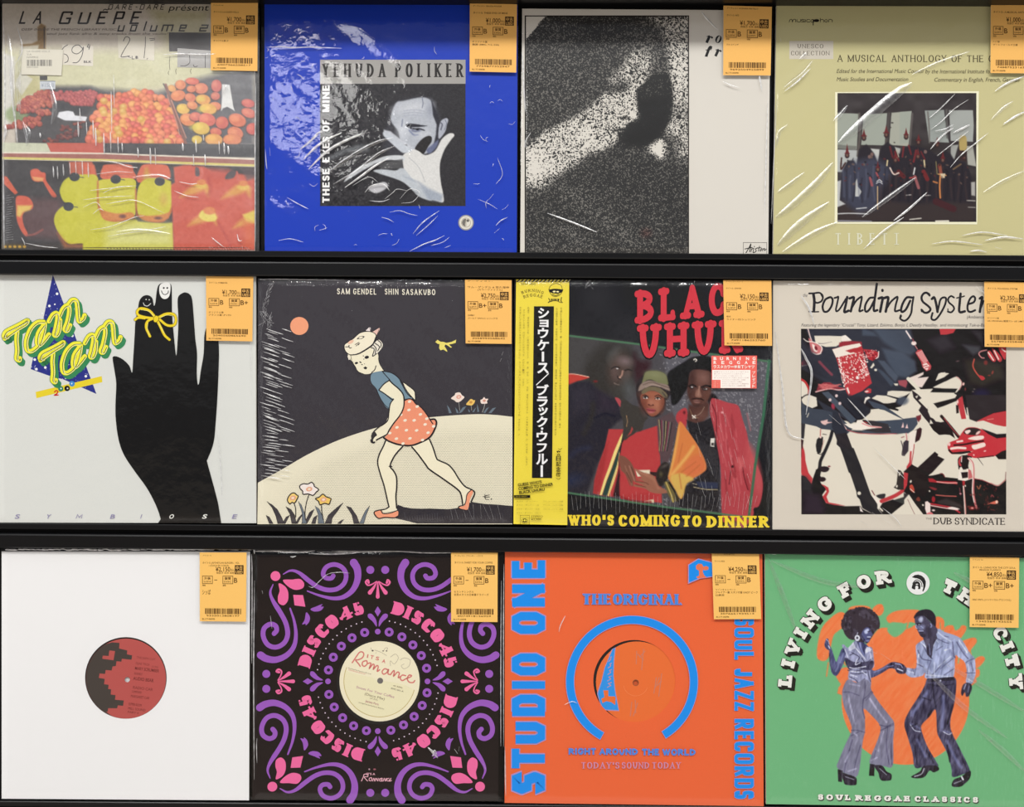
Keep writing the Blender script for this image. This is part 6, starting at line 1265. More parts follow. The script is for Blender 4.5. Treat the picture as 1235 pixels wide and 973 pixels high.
    n.poly('100 230 190 222 280 260 475 345 260 362 90 355 0 350 90 300', W, f_); n.poly('0 360 140 370 300 400 340 500 160 500 0 470 150 450 230 440 60 400', (58, 54, 58), 1); n.stroke('0 395 100 430 220 440', 1.4, (226, 150, 150), f_); n.stroke('60 390 20 375', 1, RD, f_)
    n.poly('458 445 480 380 488 440', (238, 200, 198), f_); n.poly('505 450 525 398 538 450', (238, 200, 198), f_)
    n.stroke('515 510 525 600', 1.2, (200, 120, 124), f_); n.poly('480 620 510 590 545 600 540 720 500 770 470 760', (64, 56, 64), f_); n.stroke('455 600 475 680 465 760 495 772', 1, (60, 52, 58), f_); n.stroke('460 560 490 550', 1, (150, 80, 84), f_)
    n.poly('610 480 680 440 700 460 690 540 670 590 620 620', (60, 34, 40), f_); n.poly('630 310 690 290 690 340 660 380 640 350', (120, 50, 58), 1)
    n.poly('550 510 610 480 640 470 610 640 600 760 570 900 520 1000 560 700', (238, 226, 216), f_); n.stroke('610 640 595 760 570 900', 1, (170, 60, 66), f_); n.poly('560 720 580 720 570 880 540 980 510 1000 520 900 550 850', RD, 1)
    n.poly('580 0 660 60 780 190 770 250 860 370 920 380 1040 360 1000 480 900 530 830 470 780 390 720 320 660 240 690 190 600 90', (48, 40, 44), f_); n.poly('625 0 690 0 870 210 880 240 830 230 780 180', W, f_); n.poly('620 80 655 65 640 100', W, f_); n.poly('790 400 800 350 830 395', W, f_); n.poly('760 215 790 200 810 225 770 235', W, f_)
    n.poly('580 870 640 920 850 725 890 755 885 775 965 815 820 973 700 1060 560 1010', (42, 32, 36), f_)
    n.z = b
    n.poly('520 650 620 610 720 570 715 600 650 640 780 625 700 750 600 740 560 700', (230, 214, 206), 1); n.poly('420 670 520 660 530 700 510 755 430 720', (160, 80, 90), 1.4); n.poly('370 705 420 705 415 730 385 728', W, f_); n.stroke('540 650 620 730 800 940', 4.4, W, f_); n.poly('860 670 900 590 973 570 973 620', W, f_); n.poly('830 750 973 680 973 760', W, f_); n.poly('760 860 800 810 973 800 973 900 830 940 880 1040 800 940', W, f_)
    n.stroke('515 90 570 175', 1.8, (236, 222, 220), f_); n.oval(605, 232, 30, 24, (240, 222, 216)); n.stroke('590 180 605 215', .8, (170, 80, 88), f_); n.stroke('620 260 645 300', 1, (200, 130, 130), f_)
    n.poly('625 345 650 310 695 305 760 420 810 500 800 540 750 560 705 510 690 450', (196, 80, 84), f_)
    for k in range(9): n.stroke([(640+k*10, 350+k*14), (700+k*8, 322+k*14)], .7, (246, 210, 206), .6, z=b)
    n.poly('710 480 750 460 790 500 760 550 720 520', (244, 226, 218), 1); n.stroke('720 500 760 490', 1.1, (180, 50, 60), f_); n.stroke('740 520 780 510', 1.1, (180, 50, 60), f_)
    # round cymbal with dark arms
    n.z = c
    n.poly('85 670 115 590 150 575 240 585 180 630', W, f_); n.blob('60 750 180 690 320 625 370 660 385 710 360 770 300 815 160 760', W, f_); n.poly('20 810 60 805 180 810 310 812 260 850 150 900 50 940 -20 1000 -120 900', W, f_)
    n.poly('55 760 340 765 310 812 20 808', (34, 24, 26), f_); n.stroke('325 625 375 665 388 715 360 775', 1, (206, 150, 146), f_); n.oval(408, 710, 12, 18, (238, 190, 180), 20); n.oval(430, 770, 8, 18, (120, 60, 56), 0, 1); n.oval(535, 770, 10, 6, (110, 100, 96)); n.oval(520, 800, 10, 6, (110, 100, 96)); n.oval(340, 442, 16, 5, (120, 96, 96), -10, 1)
    n.poly('330 920 395 850 410 973 340 973', RD, f_)
    n.z = f
    n.poly('-10 250 150 230 310 140 330 250 350 290 380 350 480 350 560 380 640 360 780 410 850 400 925 450 925 510 800 520 720 490 640 450 540 440 430 440 360 500 280 480 170 320 140 380 20 320', W, f_)
    n.poly('55 160 310 95 350 30 400 60 330 130 180 190 105 215', (38, 32, 34), f_); n.poly('335 120 395 75 440 340 385 345 350 200', RD, f_); n.oval(340, 140, 10, 22, (240, 206, 200)); n.poly('320 180 350 180 355 270 325 280', (44, 26, 30), f_); n.stroke('455 215 470 350', 2, W, f_)
    n.poly('430 60 915 60 915 240 760 270 560 375 480 345', (52, 46, 48), 1); n.poly('560 375 640 330 760 275 925 245 925 430 880 430 780 410 640 360', RD, f_); n.stroke('690 350 760 340', .8, (226, 140, 130), f_)
    n.stroke('150 310 270 450 350 550', 3.6, (44, 26, 30), f_); n.stroke('180 330 280 460 350 535', .8, (190, 80, 84), f_); n.poly('10 410 150 380 270 460 310 570 250 530 190 525 130 530 60 480', (40, 32, 34), f_); n.poly('15 390 25 355 50 395', W, f_)
    # playing hand
    n.blob('360 550 400 490 450 445 540 440 610 460 700 490 780 540 925 560 925 700 800 770 700 790 540 800 450 760 520 720 440 740 300 755 250 740 225 690 225 640 260 610 340 580', (196, 58, 66), f_)
    n.poly('620 455 720 490 800 520 925 512 925 555 800 570 700 520', (40, 34, 38), 1); n.blob('410 500 460 450 560 450 610 480 580 530 500 530 440 520', (54, 44, 44), 1.2)
    n.blob('425 485 480 470 490 490 450 520', (242, 216, 208), f_); n.oval(580, 505, 34, 14, (240, 196, 190), -40); n.blob('460 575 540 545 640 540 640 575 560 590', (242, 222, 212), f_); n.blob('505 655 560 640 650 620 665 660 600 685 530 700', (242, 222, 212), f_); n.stroke('335 610 395 600', 2.2, (242, 222, 212), f_); n.stroke('265 690 340 680 430 685', 2.8, (242, 222, 212), f_); n.oval(240, 640, 16, 20, (238, 196, 190))
    n.stroke('300 650 420 640 540 615 640 600', 2.2, (60, 30, 34), f_); n.poly('235 690 280 735 480 715 500 735 380 755 270 752 228 712', (34, 26, 28), f_); n.poly('780 770 860 720 925 700 925 815 820 815', (38, 30, 32), f_); n.stroke('600 795 760 775', 1.2, (70, 30, 34), f_); n.stroke('575 795 640 885', .9, (50, 40, 40), f_, w2=.3); n.oval(660, 718, 14, 7, (240, 206, 200), -20); n.oval(530, 765, 9, 9, (240, 206, 200))
    n.stroke('440 770 500 790', 1.5, (44, 30, 32), f_)
    # mic and lower right hardware
    n.z = h
    n.poly('285 320 330 315 440 290 470 335 620 350 700 370 800 350 900 365 1000 410 1090 435 1180 360 1180 780 330 780 230 780 160 690 90 590 40 540 0 500 50 400 90 190 170 230 290 290', (36, 26, 28), f_); n.stroke('420 295 450 300 470 335', 1, (120, 44, 50), f_); n.poly('0 270 90 190 160 240 250 300 280 480 240 560 60 500', (40, 32, 34), 1)
    n.poly('0 280 50 290 40 400 0 480', RD, 1); n.oval(80, 385, 10, 16, W, 20); n.blob('65 440 95 420 120 470 115 510 80 490', (190, 76, 60), 1); n.stroke('75 470 120 510', .8, W, f_)
    n.poly('30 545 60 535 130 640 230 770 160 770 130 770', W, f_); n.stroke('45 590 90 690 130 770', .7, (150, 110, 106), f_); n.poly('0 600 60 530 10 520 0 500', (60, 56, 58), 1)
    n.poly('280 350 330 350 380 380 600 385 615 420 560 410 400 400 290 390', (170, 46, 54), 1); n.stroke('380 388 500 402 610 400', 1.3, (236, 160, 154), f_); n.stroke('370 540 480 550 600 555', 1.2, (190, 100, 92), f_); n.blob('290 450 330 450 380 470 350 485', (130, 50, 54), 1); n.stroke('300 640 420 660 560 690 640 740', 2, (180, 50, 60), 1); n.stroke('310 660 480 690 620 710', 1.2, (238, 190, 186), f_); n.blob('500 690 560 675 640 700 560 705', (240, 226, 220), 1); n.poly('245 620 270 610 305 640 305 740 265 760 245 700', (240, 222, 216), f_); n.blob('265 750 310 735 340 765 280 772', (214, 120, 124), 1); n.oval(340, 590, 20, 34, (160, 44, 52), 0, 1); n.blob('140 590 170 560 190 600 165 610', (120, 60, 50), 1); n.oval(340, 715, 18, 10, (230, 210, 206)); n.oval(220, 655, 10, 10, W); n.oval(295, 495, 9, 9, W)
    n.poly('380 610 480 580 640 640 680 690 560 670 400 640', (66, 60, 60), 3, .8)
    n.blob('625 220 620 130 660 90 710 85 750 110 740 200 735 240 640 250', (40, 30, 34), f_); n.stroke('655 110 635 160 650 200', 2.4, (190, 70, 76), f_); n.stroke('665 100 660 160', 1, (242, 220, 214), f_); n.poly('620 365 640 230 660 215 690 270 680 350 735 345 720 240 740 240 760 360 700 380', (240, 230, 218), f_); n.poly('655 280 735 275 735 340 670 350', (44, 32, 36), f_); n.oval(672, 262, 9, 6, W); n.oval(708, 262, 9, 6, W)
    n.stroke('740 120 790 180 800 300 795 480 810 600 835 690', 2.4, (206, 120, 120), f_); n.stroke('740 120 785 185 793 320 785 500 805 620', .9, (246, 236, 226), f_); n.poly('740 240 770 260 790 340 740 360', (200, 110, 110), 1); n.poly('670 375 700 375 700 430 675 430', (170, 50, 56), f_); n.stroke('685 440 695 560 705 690 708 780', 1.8, (206, 140, 132), f_); n.stroke('682 440 690 560 702 780', .8, (246, 232, 222), f_); n.oval(705, 435, 8, 10, W)
    for k in range(40): n.oval(rr.uniform(740, 1080), rr.uniform(400, 720), rr.uniform(5, 20), rr.uniform(4, 9), (120, 60, 56) if k % 2 else (70, 40, 40), rr.uniform(0, 180), 1, .8)
    n.poly('950 650 1010 620 1070 600 1085 620 1050 645 990 640', (214, 110, 90), 1); n.oval(1065, 620, 14, 18, (244, 200, 180)); n.stroke('840 440 860 470 880 430', 1.2, (160, 96, 70), 1); n.stroke('1000 560 1010 540 1030 560', 1, (160, 80, 80), 1); n.stroke('1000 405 1080 432 1170 360', 1.2, (196, 130, 126), f_); n.stroke('800 350 900 370 1000 410', .8, (180, 80, 86), f_); n.stroke('1170 280 1165 370', 1.2, (150, 110, 106), f_); n.oval(780, 690, 34, 20, (140, 50, 50), 0, 2); n.oval(785, 690, 14, 8, (226, 160, 150))
    n.stroke('640 460 650 540', 1.2, (110, 60, 66), 1); n.oval(650, 525, 12, 8, (200, 140, 150))
    A.raster(R)
    # title lettering
    z = (960, 340, 8.82); A.z = z; T = (44, 42, 46)
    pen = lambda w0, w1: None
    def s_(p, w, w2=None): A.stroke(p, w, T, w2=w2, z=A.z)
    for p in ('185 125 195 200 190 310',): s_(p, 3.4)
    s_('140 122 190 120 250 115 285 150 275 200 230 222 205 215', 2.2); s_('268 135 284 170 268 205', 1.8); s_('140 315 190 318 240 316', 1.6)
    s_('350 165 310 190 285 250 290 300 310 318 345 305 380 250 390 190 370 162 345 168', 2.6)
    s_('410 170 430 165 450 160 438 230 425 290 435 312 470 280 530 180', 2.2); s_('545 160 530 240 515 318 560 305', 3)
    s_('570 175 615 165 600 240 583 312', 3); s_('590 280 640 200 690 160 700 170 685 250 675 310 710 300', 2.4)
    s_('820 165 780 175 740 240 735 300 755 315 790 280 830 200', 2.6); s_('860 20 845 130 830 240 830 305 865 300', 2.9)
    s_('880 175 920 168 910 240 895 315', 3.2); A.oval(920, 90, 14, 18, T)
    s_('935 172 980 165 970 240 955 315', 3.2); s_('965 280 1010 210 1070 160 1080 175 1060 250 1055 310 1100 300', 2.4)
    s_('1230 165 1180 165 1140 220 1118 290 1130 318 1170 290 1215 200', 2.8); s_('1250 160 1235 250 1225 330 1190 390 1150 412 1110 390 1115 355', 2.4); A.oval(1118, 365, 10, 14, T)
    A.z = (1095, 340, 8.82)
    s_('230 140 200 115 165 125 145 165 160 210 215 255 240 290 215 322 175 325 145 295', 2.7); A.oval(145, 305, 8, 18, T); s_('228 122 230 150', 1.4)
    s_('255 180 280 165 300 230 315 318', 3); s_('315 318 330 250 345 190 375 165 405 175 395 240 350 330 300 395 265 402 250 380 262 330', 2.4); A.oval(256, 352, 9, 24, T)
    s_('490 165 460 150 430 175 435 215 480 255 490 290 460 322 425 315', 2.2); s_('425 285 425 318', 1.3)
    s_('560 125 550 230 545 300 560 322 605 312', 3); s_('520 170 575 158 600 150', 1.6)
    s_('645 235 700 215 715 175 695 152 660 180 635 250 640 305 670 318 715 300', 2.5); s_('765 175 790 165 775 250 765 318', 3); s_('775 280 795 230 806 200', 2)
    A.z = None
    A.text('the', 968.2, 353.2, 973.6, 358, (120, 116, 116), sh=.2)
    for t, x0, x1 in (('Featuring the legendary "Crucial" Tony,', 966.5, 1044), ('Lizard, Eskimo, Bonjo I, Deadly Headley,', 1046, 1131), ('and introducing Tuk-a-Ba', 1133.5, 1187.5)): A.text(t, x0, 389.8, x1, 393.6, (96, 92, 92), sh=.22)
    A.text('(Ambience', 1166, 380, 1186.5, 384, (90, 86, 86), sh=.22)
    A.text('THE', 1116.5, 624, 1124, 626.5, (150, 140, 132))
    A.line('DUB', 1126, 624.2, 1148, 632.2, (44, 40, 42), gap=.12, ws=.98, slope=.004, th=.15, tn=.07, se=.07, sk=.06); A.line('SYNDICATE', 1151.5, 624.3, 1212.3, 632.4, (44, 40, 42), gap=.1, ws=.98, slope=.004, th=.15, tn=.07, se=.07, sk=.06)
c8 = [('966 356 976 372 982 392', 2.5, .0007), ('966 420 972 432 979 452 972 500', 3, .0006), ('1054 540 1080 566 1092 578', 1, .0006), ('1064 612 1080 625 1088 636', 1.2, .0007), ('1052 618 1074 631', 1, .0006), ('1178 346 1186 352 1190 358', 1.4, .0006), ('1200 350 1208 354 1216 357', 1.3, .0006), ('1022 480 1040 500 1052 514', 1.6, .0005), ('1116 346 1121 348', 1.2, .0005), ('1038 628 1046 633', 1.2, .0006), ('1000 500 1014 512', 1.4, .0005), ('935 400 944 470 950 520 970 530', 2.5, .0005)]
record(1, [(932.6, 338.4), (1240, 340.5), (1240, 641.6), (931.8, 639)], 'cream record with a red, white and black print of drums and a hand',
       art_drums, M_matte, (216, 208, 194), F_soft, film_quad=[(932, 338), (1240, 340), (1240, 641.8), (931.6, 639.2)], wr={'fields': [(-48, 60, 14, 1.2), (-40, 30, 7, .45)], 'creases': c8}, seed=8,
       stk=([(1187, 339.6), (1243, 340.6), (1243, 419), (1187.6, 418)], '¥2,350', 'B', 'B', [(4, 7.5, 36, 2.2, 'タイトル: POUNDING SYSTEM'), (3.5, 46, 14, 1.8, 'オリジナル盤'), (3.5, 49.5, 48, 2, 'UK ORIGINAL/盤面スレ UK LIMITED')]))
# ------------------------------------------------------------------ bottom row: three sleeves with a round window and a record showing through
def vinyl(pl, centre, rad, art, label, lc, lr, hub, group):
    c3 = pl.at([centre], -.0014)[0]
    o = empty('vinyl_record', tuple(c3)); tag(o, label, 'vinyl record', group)
    # disc with a spindle hole: front, rim and back rings in one mesh
    n = 96; t = np.linspace(0, 2*math.pi, n, endpoint=False); ring = lambda r, c, off: pl.at(np.stack([c[0]+r*np.cos(t), c[1]+r*np.sin(t)], 1), off)
    prof = [(hub[2], hub, -.0022), (hub[2], hub, -.0007), (lr+3, lc, -.0007), (lr+7, lc, -.00078), (rad, lc, -.0009), (rad, lc, -.0021), (lr, lc, -.0022)]
    V = np.vstack([ring(r, c, off) for r, c, off in prof]); m = len(prof)
    F = [[k*n+i, k*n+(i+1) % n, ((k+1) % m)*n+(i+1) % n, ((k+1) % m)*n+i] for k in range(m) for i in range(n)]
    me = bpy.data.meshes.new('disc'); me.from_pydata([tuple(v) for v in V], [], F); link('disc', me, M_vinyl, o)
    L = Art(pl, -.00060); art(L); L.build('centre_label', M_paper, o)
    return o
M_vinyl = ink_mat('black_vinyl', (18, 18, 20), .3, .5, 60, .01)
def label_ring(L, c, r, hub, col, n=72):
    t = np.linspace(0, 2*math.pi, n, endpoint=False); cs = np.stack([np.cos(t), np.sin(t)], 1)
    L._add(np.vstack([np.array(hub[:2])+hub[2]*cs, np.array(c)+r*cs]), [[i, (i+1) % n, n+(i+1) % n, n+i] for i in range(n)], col); L.up()
def window_card(A, quad, c, r, col, pl, edge=None):
    # front panel with a round hole (with its cut edge), back panel behind the disc
    q = np.asarray(quad, float); n = 96; t = np.radians(np.linspace(0, 360, n, endpoint=False)); cs = np.stack([np.cos(t), np.sin(t)], 1)
    inner = np.array(c)+r*cs; outer = []
    for d in cs:
        k = 1e9
        for (ax, ay), (bx, by) in zip(q, np.roll(q, -1, 0)):
            M = np.array([[d[0], ax-bx], [d[1], ay-by]]); det = np.linalg.det(M)
            if abs(det) < 1e-9: continue
            s, u = np.linalg.solve(M, np.array([ax-c[0], ay-c[1]]))
            if s > 0 and -1e-6 <= u <= 1+1e-6: k = min(k, s)
        outer.append(np.array(c)+d*k)
    outer = np.array(outer)
    for p in q: outer[np.argmin(((outer-p)**2).sum(1))] = p
    A._add(np.vstack([inner, outer]), [[i, (i+1) % n, n+(i+1) % n, n+i] for i in range(n)], col, lv=0)
    p0 = np.vstack([inner, inner]); V0 = A.nv
    A.V.append(p0); A.L.append(np.concatenate([np.zeros(n), np.full(n, -.0005)])); ce = alb(edge or col, pl.gain)
    for i in range(n): A.F.append([V0+i, V0+n+i, V0+n+(i+1) % n, V0+(i+1) % n]); A.C.append(ce)
    A.nv += 2*n
    p1 = np.vstack([outer, outer]); V1 = A.nv; A.V.append(p1); A.L.append(np.concatenate([np.zeros(n), np.full(n, -.0032)]))
    for i in range(n): A.F.append([V1+i, V1+(i+1) % n, V1+n+(i+1) % n, V1+n+i]); A.C.append(alb(col, pl.gain))
    A.F.append([V1+n+i for i in range(n)]); A.C.append(alb(col, pl.gain)); A.nv += 2*n
    A._add(outer, [list(range(n))], col, lv=-.0026)

VG = 'records showing through round sleeve windows'
# white sleeve
def art_white(A, root, pl): window_card(A, Q9, (151.8, 817.4), 49.2, (238, 239, 241), pl)
Q9 = [(2, 664.8), (301.6, 665), (300.4, 965), (2, 963)]
record(2, Q9, 'plain white record sleeve with a round window showing a red and black label', art_white, M_matte, (238, 239, 241), F_soft, film_quad=[(1.4, 660), (307.5, 660.8), (305.5, 964.6), (1.4, 963)],
       wr={'fields': [(60, 80, 40, .7), (10, 50, 20, .2)], 'creases': [([(4+k*7.4+random.Random(k).uniform(-3, 3), 662.8), (9+k*7.4, 662+random.Random(k+5).uniform(-.6, 1.0)), (14+k*7.4, 663)], random.Random(k+9).uniform(1.6, 3.2), .0012) for k in range(40)]+[('303.4 668 304 700 303.6 800', 1.4, .0006), ('302 663 306 662 307 668', 2, .001)]}, seed=9,
       stk=([(240.8, 666), (297.4, 666), (296.8, 749.6), (241, 749)], '¥2,150', '-', 'B', [(4, 3, 10, 1.6, 'アーティスト V.A.'), (3.4, 11.6, 44, 2.2, 'タイトル JAPTHEYLAN BURGERS - VOL'), (11, 15, 24, 2, '1 (COCH EN COEUR)'), (3, 46, 10, 5, 'シッぱ')], ), hole=1)
def art9(L):
    c, r = (152, 818.2), 48.2; hub = (153.5, 819.4, 3.1); RD, K = (178, 86, 82), (72, 66, 62)
    label_ring(L, c, r, hub, RD)
    z = (95, 760, 8.461)
    left = [tuple(p) for p in ell(c[0], c[1], r-.1, r-.1, 0, 40, 111, 240)]
    step = P('340 122 415 128 412 185 495 205 492 245 545 255 538 300 440 290 435 320 385 315 378 365 345 368 335 410 275 405 268 445 212 440 205 485 265 495 258 550 305 555 300 598 330 602 326 655 375 660 370 708 460 715 452 770 398 765 392 795 300 795 296 828 280 832', z)
    L.poly(np.vstack([np.array(left), step]), K)
    L.poly('312 205 370 212 355 305 240 290 245 258 305 262', RD, z=z)
    T = (120, 56, 54)
    for t, x0, y0, x1, h, b in (('THE JAPN CUT', 590, 262, 780, 24, .0), ('DJAE TROI', 582, 322, 720, 24, .0), ('(5:50)', 745, 360, 810, 18, 0), ('MARY SCRUMBER', 572, 368, 820, 32, .02), ('ROUNDABOUT', 565, 425, 650, 26, 0), ('AUDIO BEAR', 553, 470, 765, 34, .02), ('RADIO CAR', 553, 565, 755, 30, 0), ('COMPOUND', 540, 610, 640, 24, 0), ('MARGARET CAR', 530, 655, 720, 28, 0), ('SUPPER ROOM', 508, 735, 640, 28, 0), ('MILL SOUND', 502, 780, 680, 26, 0), ('PART II', 500, 820, 610, 22, 0)):
        L.text(t, x0/z[2]+z[0], y0/z[2]+z[1], x1/z[2]+z[0], (y0+h)/z[2]+z[1], T, b, deg=-7)
vinyl(ROWS[2], (152, 818.2), 141, art9, 'record with red and black stepped label inside the plain white sleeve', (152, 818.2), 48.2, (153.5, 819.4, 3.1), VG)

# black sleeve with purple and pink ornaments
BK, PU, PK = (38, 33, 32), (152, 92, 186), (236, 108, 160)
Q10 = [(310, 668.6), (602.6, 668.6), (601, 965.4), (304.6, 963.6)]
def art_ornament(A, root, pl):
    window_card(A, Q10, (457, 822.6), 51.4, BK, pl, (30, 28, 28))
    xc = lambda y: 455.6-.0150*(y-821.5)
    z = (303, 660, 6.083)
    def mir(sx, sy):
        def T(p):
            p = np.asarray(p, float); dx = p[:, 0]-xc(p[:, 1]); y = 821.5+sy*(p[:, 1]-821.5)
            return np.stack([sx*dx+xc(y), y], 1)
        return T
    for sx in (1, -1):
        for sy in (1, -1):
            A.T = mir(sx, sy); A.z = z
            A.stroke('235 196 290 170 350 186 420 242 490 290 560 312 630 304 682 262 696 200 668 148 610 125 552 144 528 190 545 222 585 226 602 208', 4, PU, wf=lambda t: 1.2+4.3*min(1, t*5)*(1 if t < .9 else 1))
            A.stroke('412 320 500 352 600 374 680 362 745 312 780 235 778 160 752 112', 1.6, PU, w2=9.5)
            A.stroke('160 272 140 330 160 392 215 480 255 560 267 640 240 702 180 732 120 712 88 650 96 592 140 563 178 575 186 608 168 632', 4, PU, wf=lambda t: 1.2+4.6*min(1, t*5))
            A.stroke('285 448 315 540 328 640 312 728 258 792 180 824 110 815 68 790', 2, PU, w2=9)
            A.oval(178, 210, 36, 36, PK); A.blob('233 240 300 236 358 232 388 265 376 300 322 311 270 286', PK); A.blob('202 264 248 286 271 330 268 392 236 424 200 405 196 360 208 318', PK); A.poly('308 348 380 350 397 435 318 425', PK)
            A.blob('435 452 480 432 522 416 512 434 532 436 508 464 462 470', PU); A.blob('404 476 430 510 424 548 400 572 398 560 374 564 392 530', PU)
    A.z = None
    c0 = np.array([455.6, 821.5])
    for k in range(4):
        A.T = lambda p, k=k: mir(1, 1)(rot(np.asarray(p, float), c0, 90*k))
        for i in range(13):
            a = math.radians(-79+i*64/12); A.oval(c0[0]+74*math.sin(a), c0[1]-74*math.cos(a), .8, .8, (226, 206, 226), n=8); A.lv -= 3e-6
        for a in (-77, -61.5, -46, -30.6, -15):
            a = math.radians(a); x, y = c0[0]+61*math.sin(a), c0[1]-61*math.cos(a); A.oval(x, y, 5.4, 5.4, PU); A.oval(x, y, 2, 2, (44, 24, 54)); A.lv -= 6e-6
        x, y = c0; A.oval(x, y-60, 3.4, 3.4, PU); A.poly([(x, y-90.5), (x+3.8, y-84.5), (x, y-78), (x-3.8, y-84.5)], PU)
        for s in (1, -1): A.blob([(x+s*1.4, y-66), (x+s*2, y-74), (x+s*7, y-81), (x+s*11.5, y-81), (x+s*11.5, y-77), (x+s*6, y-72)], PU)
        for dx in (-9, 9): A.oval(x+dx, y-134.4, 4.8, 4.8, PU)
        if k != 2:
            yb = y-120
            A.stroke([(x, yb), (x, yb+18)], 1, PK, w2=4.6); 
            for s in (1, -1): A.stroke([(x+s*1, yb), (x+s*5, yb+7), (x+s*9.5, yb+13)], 1, PK, w2=5); A.stroke([(x+s*1.2, yb-.6), (x+s*7, yb+3), (x+s*12, yb+4), (x+s*14.5, yb+.4), (x+s*12, yb-2), (x+s*11, yb+1)], 1, PK, w2=2.8)
        for ch, a in (('D', -74), ('I', -66.2), ('S', -58), ('C', -48), ('O', -37.6), ('4', -25.6), ('5', -15)):
            A.arc(ch, c0[0], c0[1], 83, a, a, 15.4, PK, ws=1.12 if ch not in 'I' else 1, th=.47 if ch in 'DSCO' else .4, tn=.14, se=.07, sk=.1)
    A.T = None
    for p in ((420, 938.8), ): pass
    W = (236, 176, 190)
    zz = (295, 645, 2.966); A.z = zz
    A.text("IT'S A", 442, 931.8, 452.5, 934.4, W, .02); A.oval(446, 838, 3, 3, (180, 150, 160)); A.oval(465, 838, 5, 3, (150, 90, 100), 0)
    for s_ in ('418 880 425 865 428 856 440 856 440 864 428 866 440 880', '446 870 454 868 454 878 446 878 446 870', '458 880 462 870 466 880 470 870 476 880 478 870', '484 872 492 870 490 880 482 878 484 872 494 880', '496 880 500 870 504 880 508 870', '516 870 508 874 512 880 518 878', '518 876 524 870 518 880 526 878'): A.stroke(s_, .9, W)
    A.z = None
record(2, Q10, 'black record sleeve with purple scrolls, pink ornaments and a round window', art_ornament, M_print, BK, F_crisp, film_quad=[(304.6, 661.6), (607.6, 663), (606.8, 966.4), (303.6, 964.6)],
       wr={'fields': [(10, 80, 18, 1), (60, 40, 14, .4)], 'creases': [('306 664.6 330 664 360 665 380 664', 3.4, .0012), ('400 664.4 440 664.8 500 664.6', 2.4, .0012), ('372 667.6 400 668 430 667', 2, .0010), ('382 665 420 666 470 664 520 666.4 606 665', 2.2, .0010), ('350 671 353 671.6 357 670.4', 1.8, .001), ('372 707 378 708 386 700 396 692 410 690 422 691', 1, .0007), ('316 712 317 716', 1.6, .001), ('326 742 327 750 328 758', .8, .0006), ('310 890 309.4 900 310 920', 1.2, .0008), ('516 901 522 907 528 914', 3, .0012), ('522 912 524 905 527 910', 2.4, .0011), ('548 903 552 909', 2, .001), ('554 900 553 906', 1.2, .0009), ('583 920 586 928', 1, .0007), ('307 700 306 800 306.6 940', 1.6, .0007), ('604.6 700 604 800 604 900', 1.4, .0006)]}, seed=10,
       stk=([(544, 666.2), (600.2, 666.4), (600, 750), (544, 749.6)], '¥1,700', '-', 'B', [(4, 3, 34, 2, 'アーティスト フランキー・パリス'), (4, 11, 46, 2.2, 'タイトル SWEET FOR YOUR COFFEE'), (3.4, 46.6, 24, 2, 'セカンドシングル'), (3.4, 50, 42, 2.2, '全英メタリカ日本盤ドライーズ')]), hole=1)
def art10(L):
    c, r = (457.8, 821.4), 48.4; hub = (458.5, 820.8, 3.4); CR = (232, 225, 196)
    label_ring(L, c, r, hub, CR)
    z = (400, 765, 8.461); L.z = z; T = (130, 116, 92); RS = (206, 122, 116)
    L.poly(np.vstack([P('140 365 200 390 320 420 420 440 460 470', z), P('530 475 640 490 760 520 850 570', z), ell(c[0]-.6, c[1]+.4, r-5.4, r-5.4, 0, 40, 12, 205)]), (228, 222, 186), z=None)
    L.oval(hub[0], hub[1], 3.6, 3.6, (110, 106, 104), z=None)
    L.ring(c[0], c[1], r-5.8, r-5, (190, 172, 110), 14, 203)
    for s_ in ('210 288 250 228 285 182 315 180 328 205 310 240 270 258 245 262 275 300 292 325', '345 268 318 280 312 310 335 325 362 300 358 270 345 268', '362 300 390 290 400 300 385 345 420 305 435 315 425 355 460 318 475 330 465 375 490 360', '575 360 540 350 515 380 530 405 560 390 580 360 575 400 600 410', '600 410 630 370 640 380 632 425 670 385 690 395 680 440 700 430', '755 420 720 415 700 445 720 470 760 450', '760 450 800 435 815 420 790 415 772 450 790 485 830 490 848 470'): L.stroke(s_, 1.6, RS)
    for ch, x, y in (('I', 362, 236), ('T', 395, 245), ('S', 450, 258), ('A', 515, 285)): L.text(ch, x/z[2]+z[0]-.5, y/z[2]+z[1]-4.4, (x+(8 if ch == 'I' else 32))/z[2]+z[0], y/z[2]+z[1], RS, .03, deg=-12)
    for s_ in ('400 135 410 165 420 170', '450 190 455 185', '530 170 545 140 570 138 560 170', '600 230 650 200 680 240 640 300 600 270 600 320', '700 260 740 240 800 260 790 320 740 350 710 320 740 300', '440 160 500 180 560 215'): L.stroke(s_, .5, (170, 160, 140))
    L.oval(525, 168, 8, 6, (90, 80, 70)); L.oval(560, 168, 8, 6, (90, 80, 70)); L.oval(418, 165, 10, 8, (90, 80, 70))
    for t, x0, y0, x1, h, cc in (('Produced by Romance Records', 170, 335, 410, 12, T), ('Distributed 2019 ltd', 172, 352, 345, 12, RS), ('Sweet For Your Coffee', 250, 520, 650, 26, (180, 130, 150)), ('(Disco Mix)', 335, 590, 545, 26, T), ('(5:25)', 390, 640, 470, 14, T), ('Jacinta Paris', 342, 665, 482, 22, (170, 90, 110)), ('arranged by the Romance Band ltd', 275, 685, 540, 12, T), ('45 RPM', 625, 512, 720, 16, T), ('RMC-001-A', 605, 540, 735, 16, (90, 80, 70))): L.text(t, x0/z[2]+z[0], y0/z[2]+z[1], x1/z[2]+z[0], (y0+h)/z[2]+z[1], cc, 0, deg=-15)
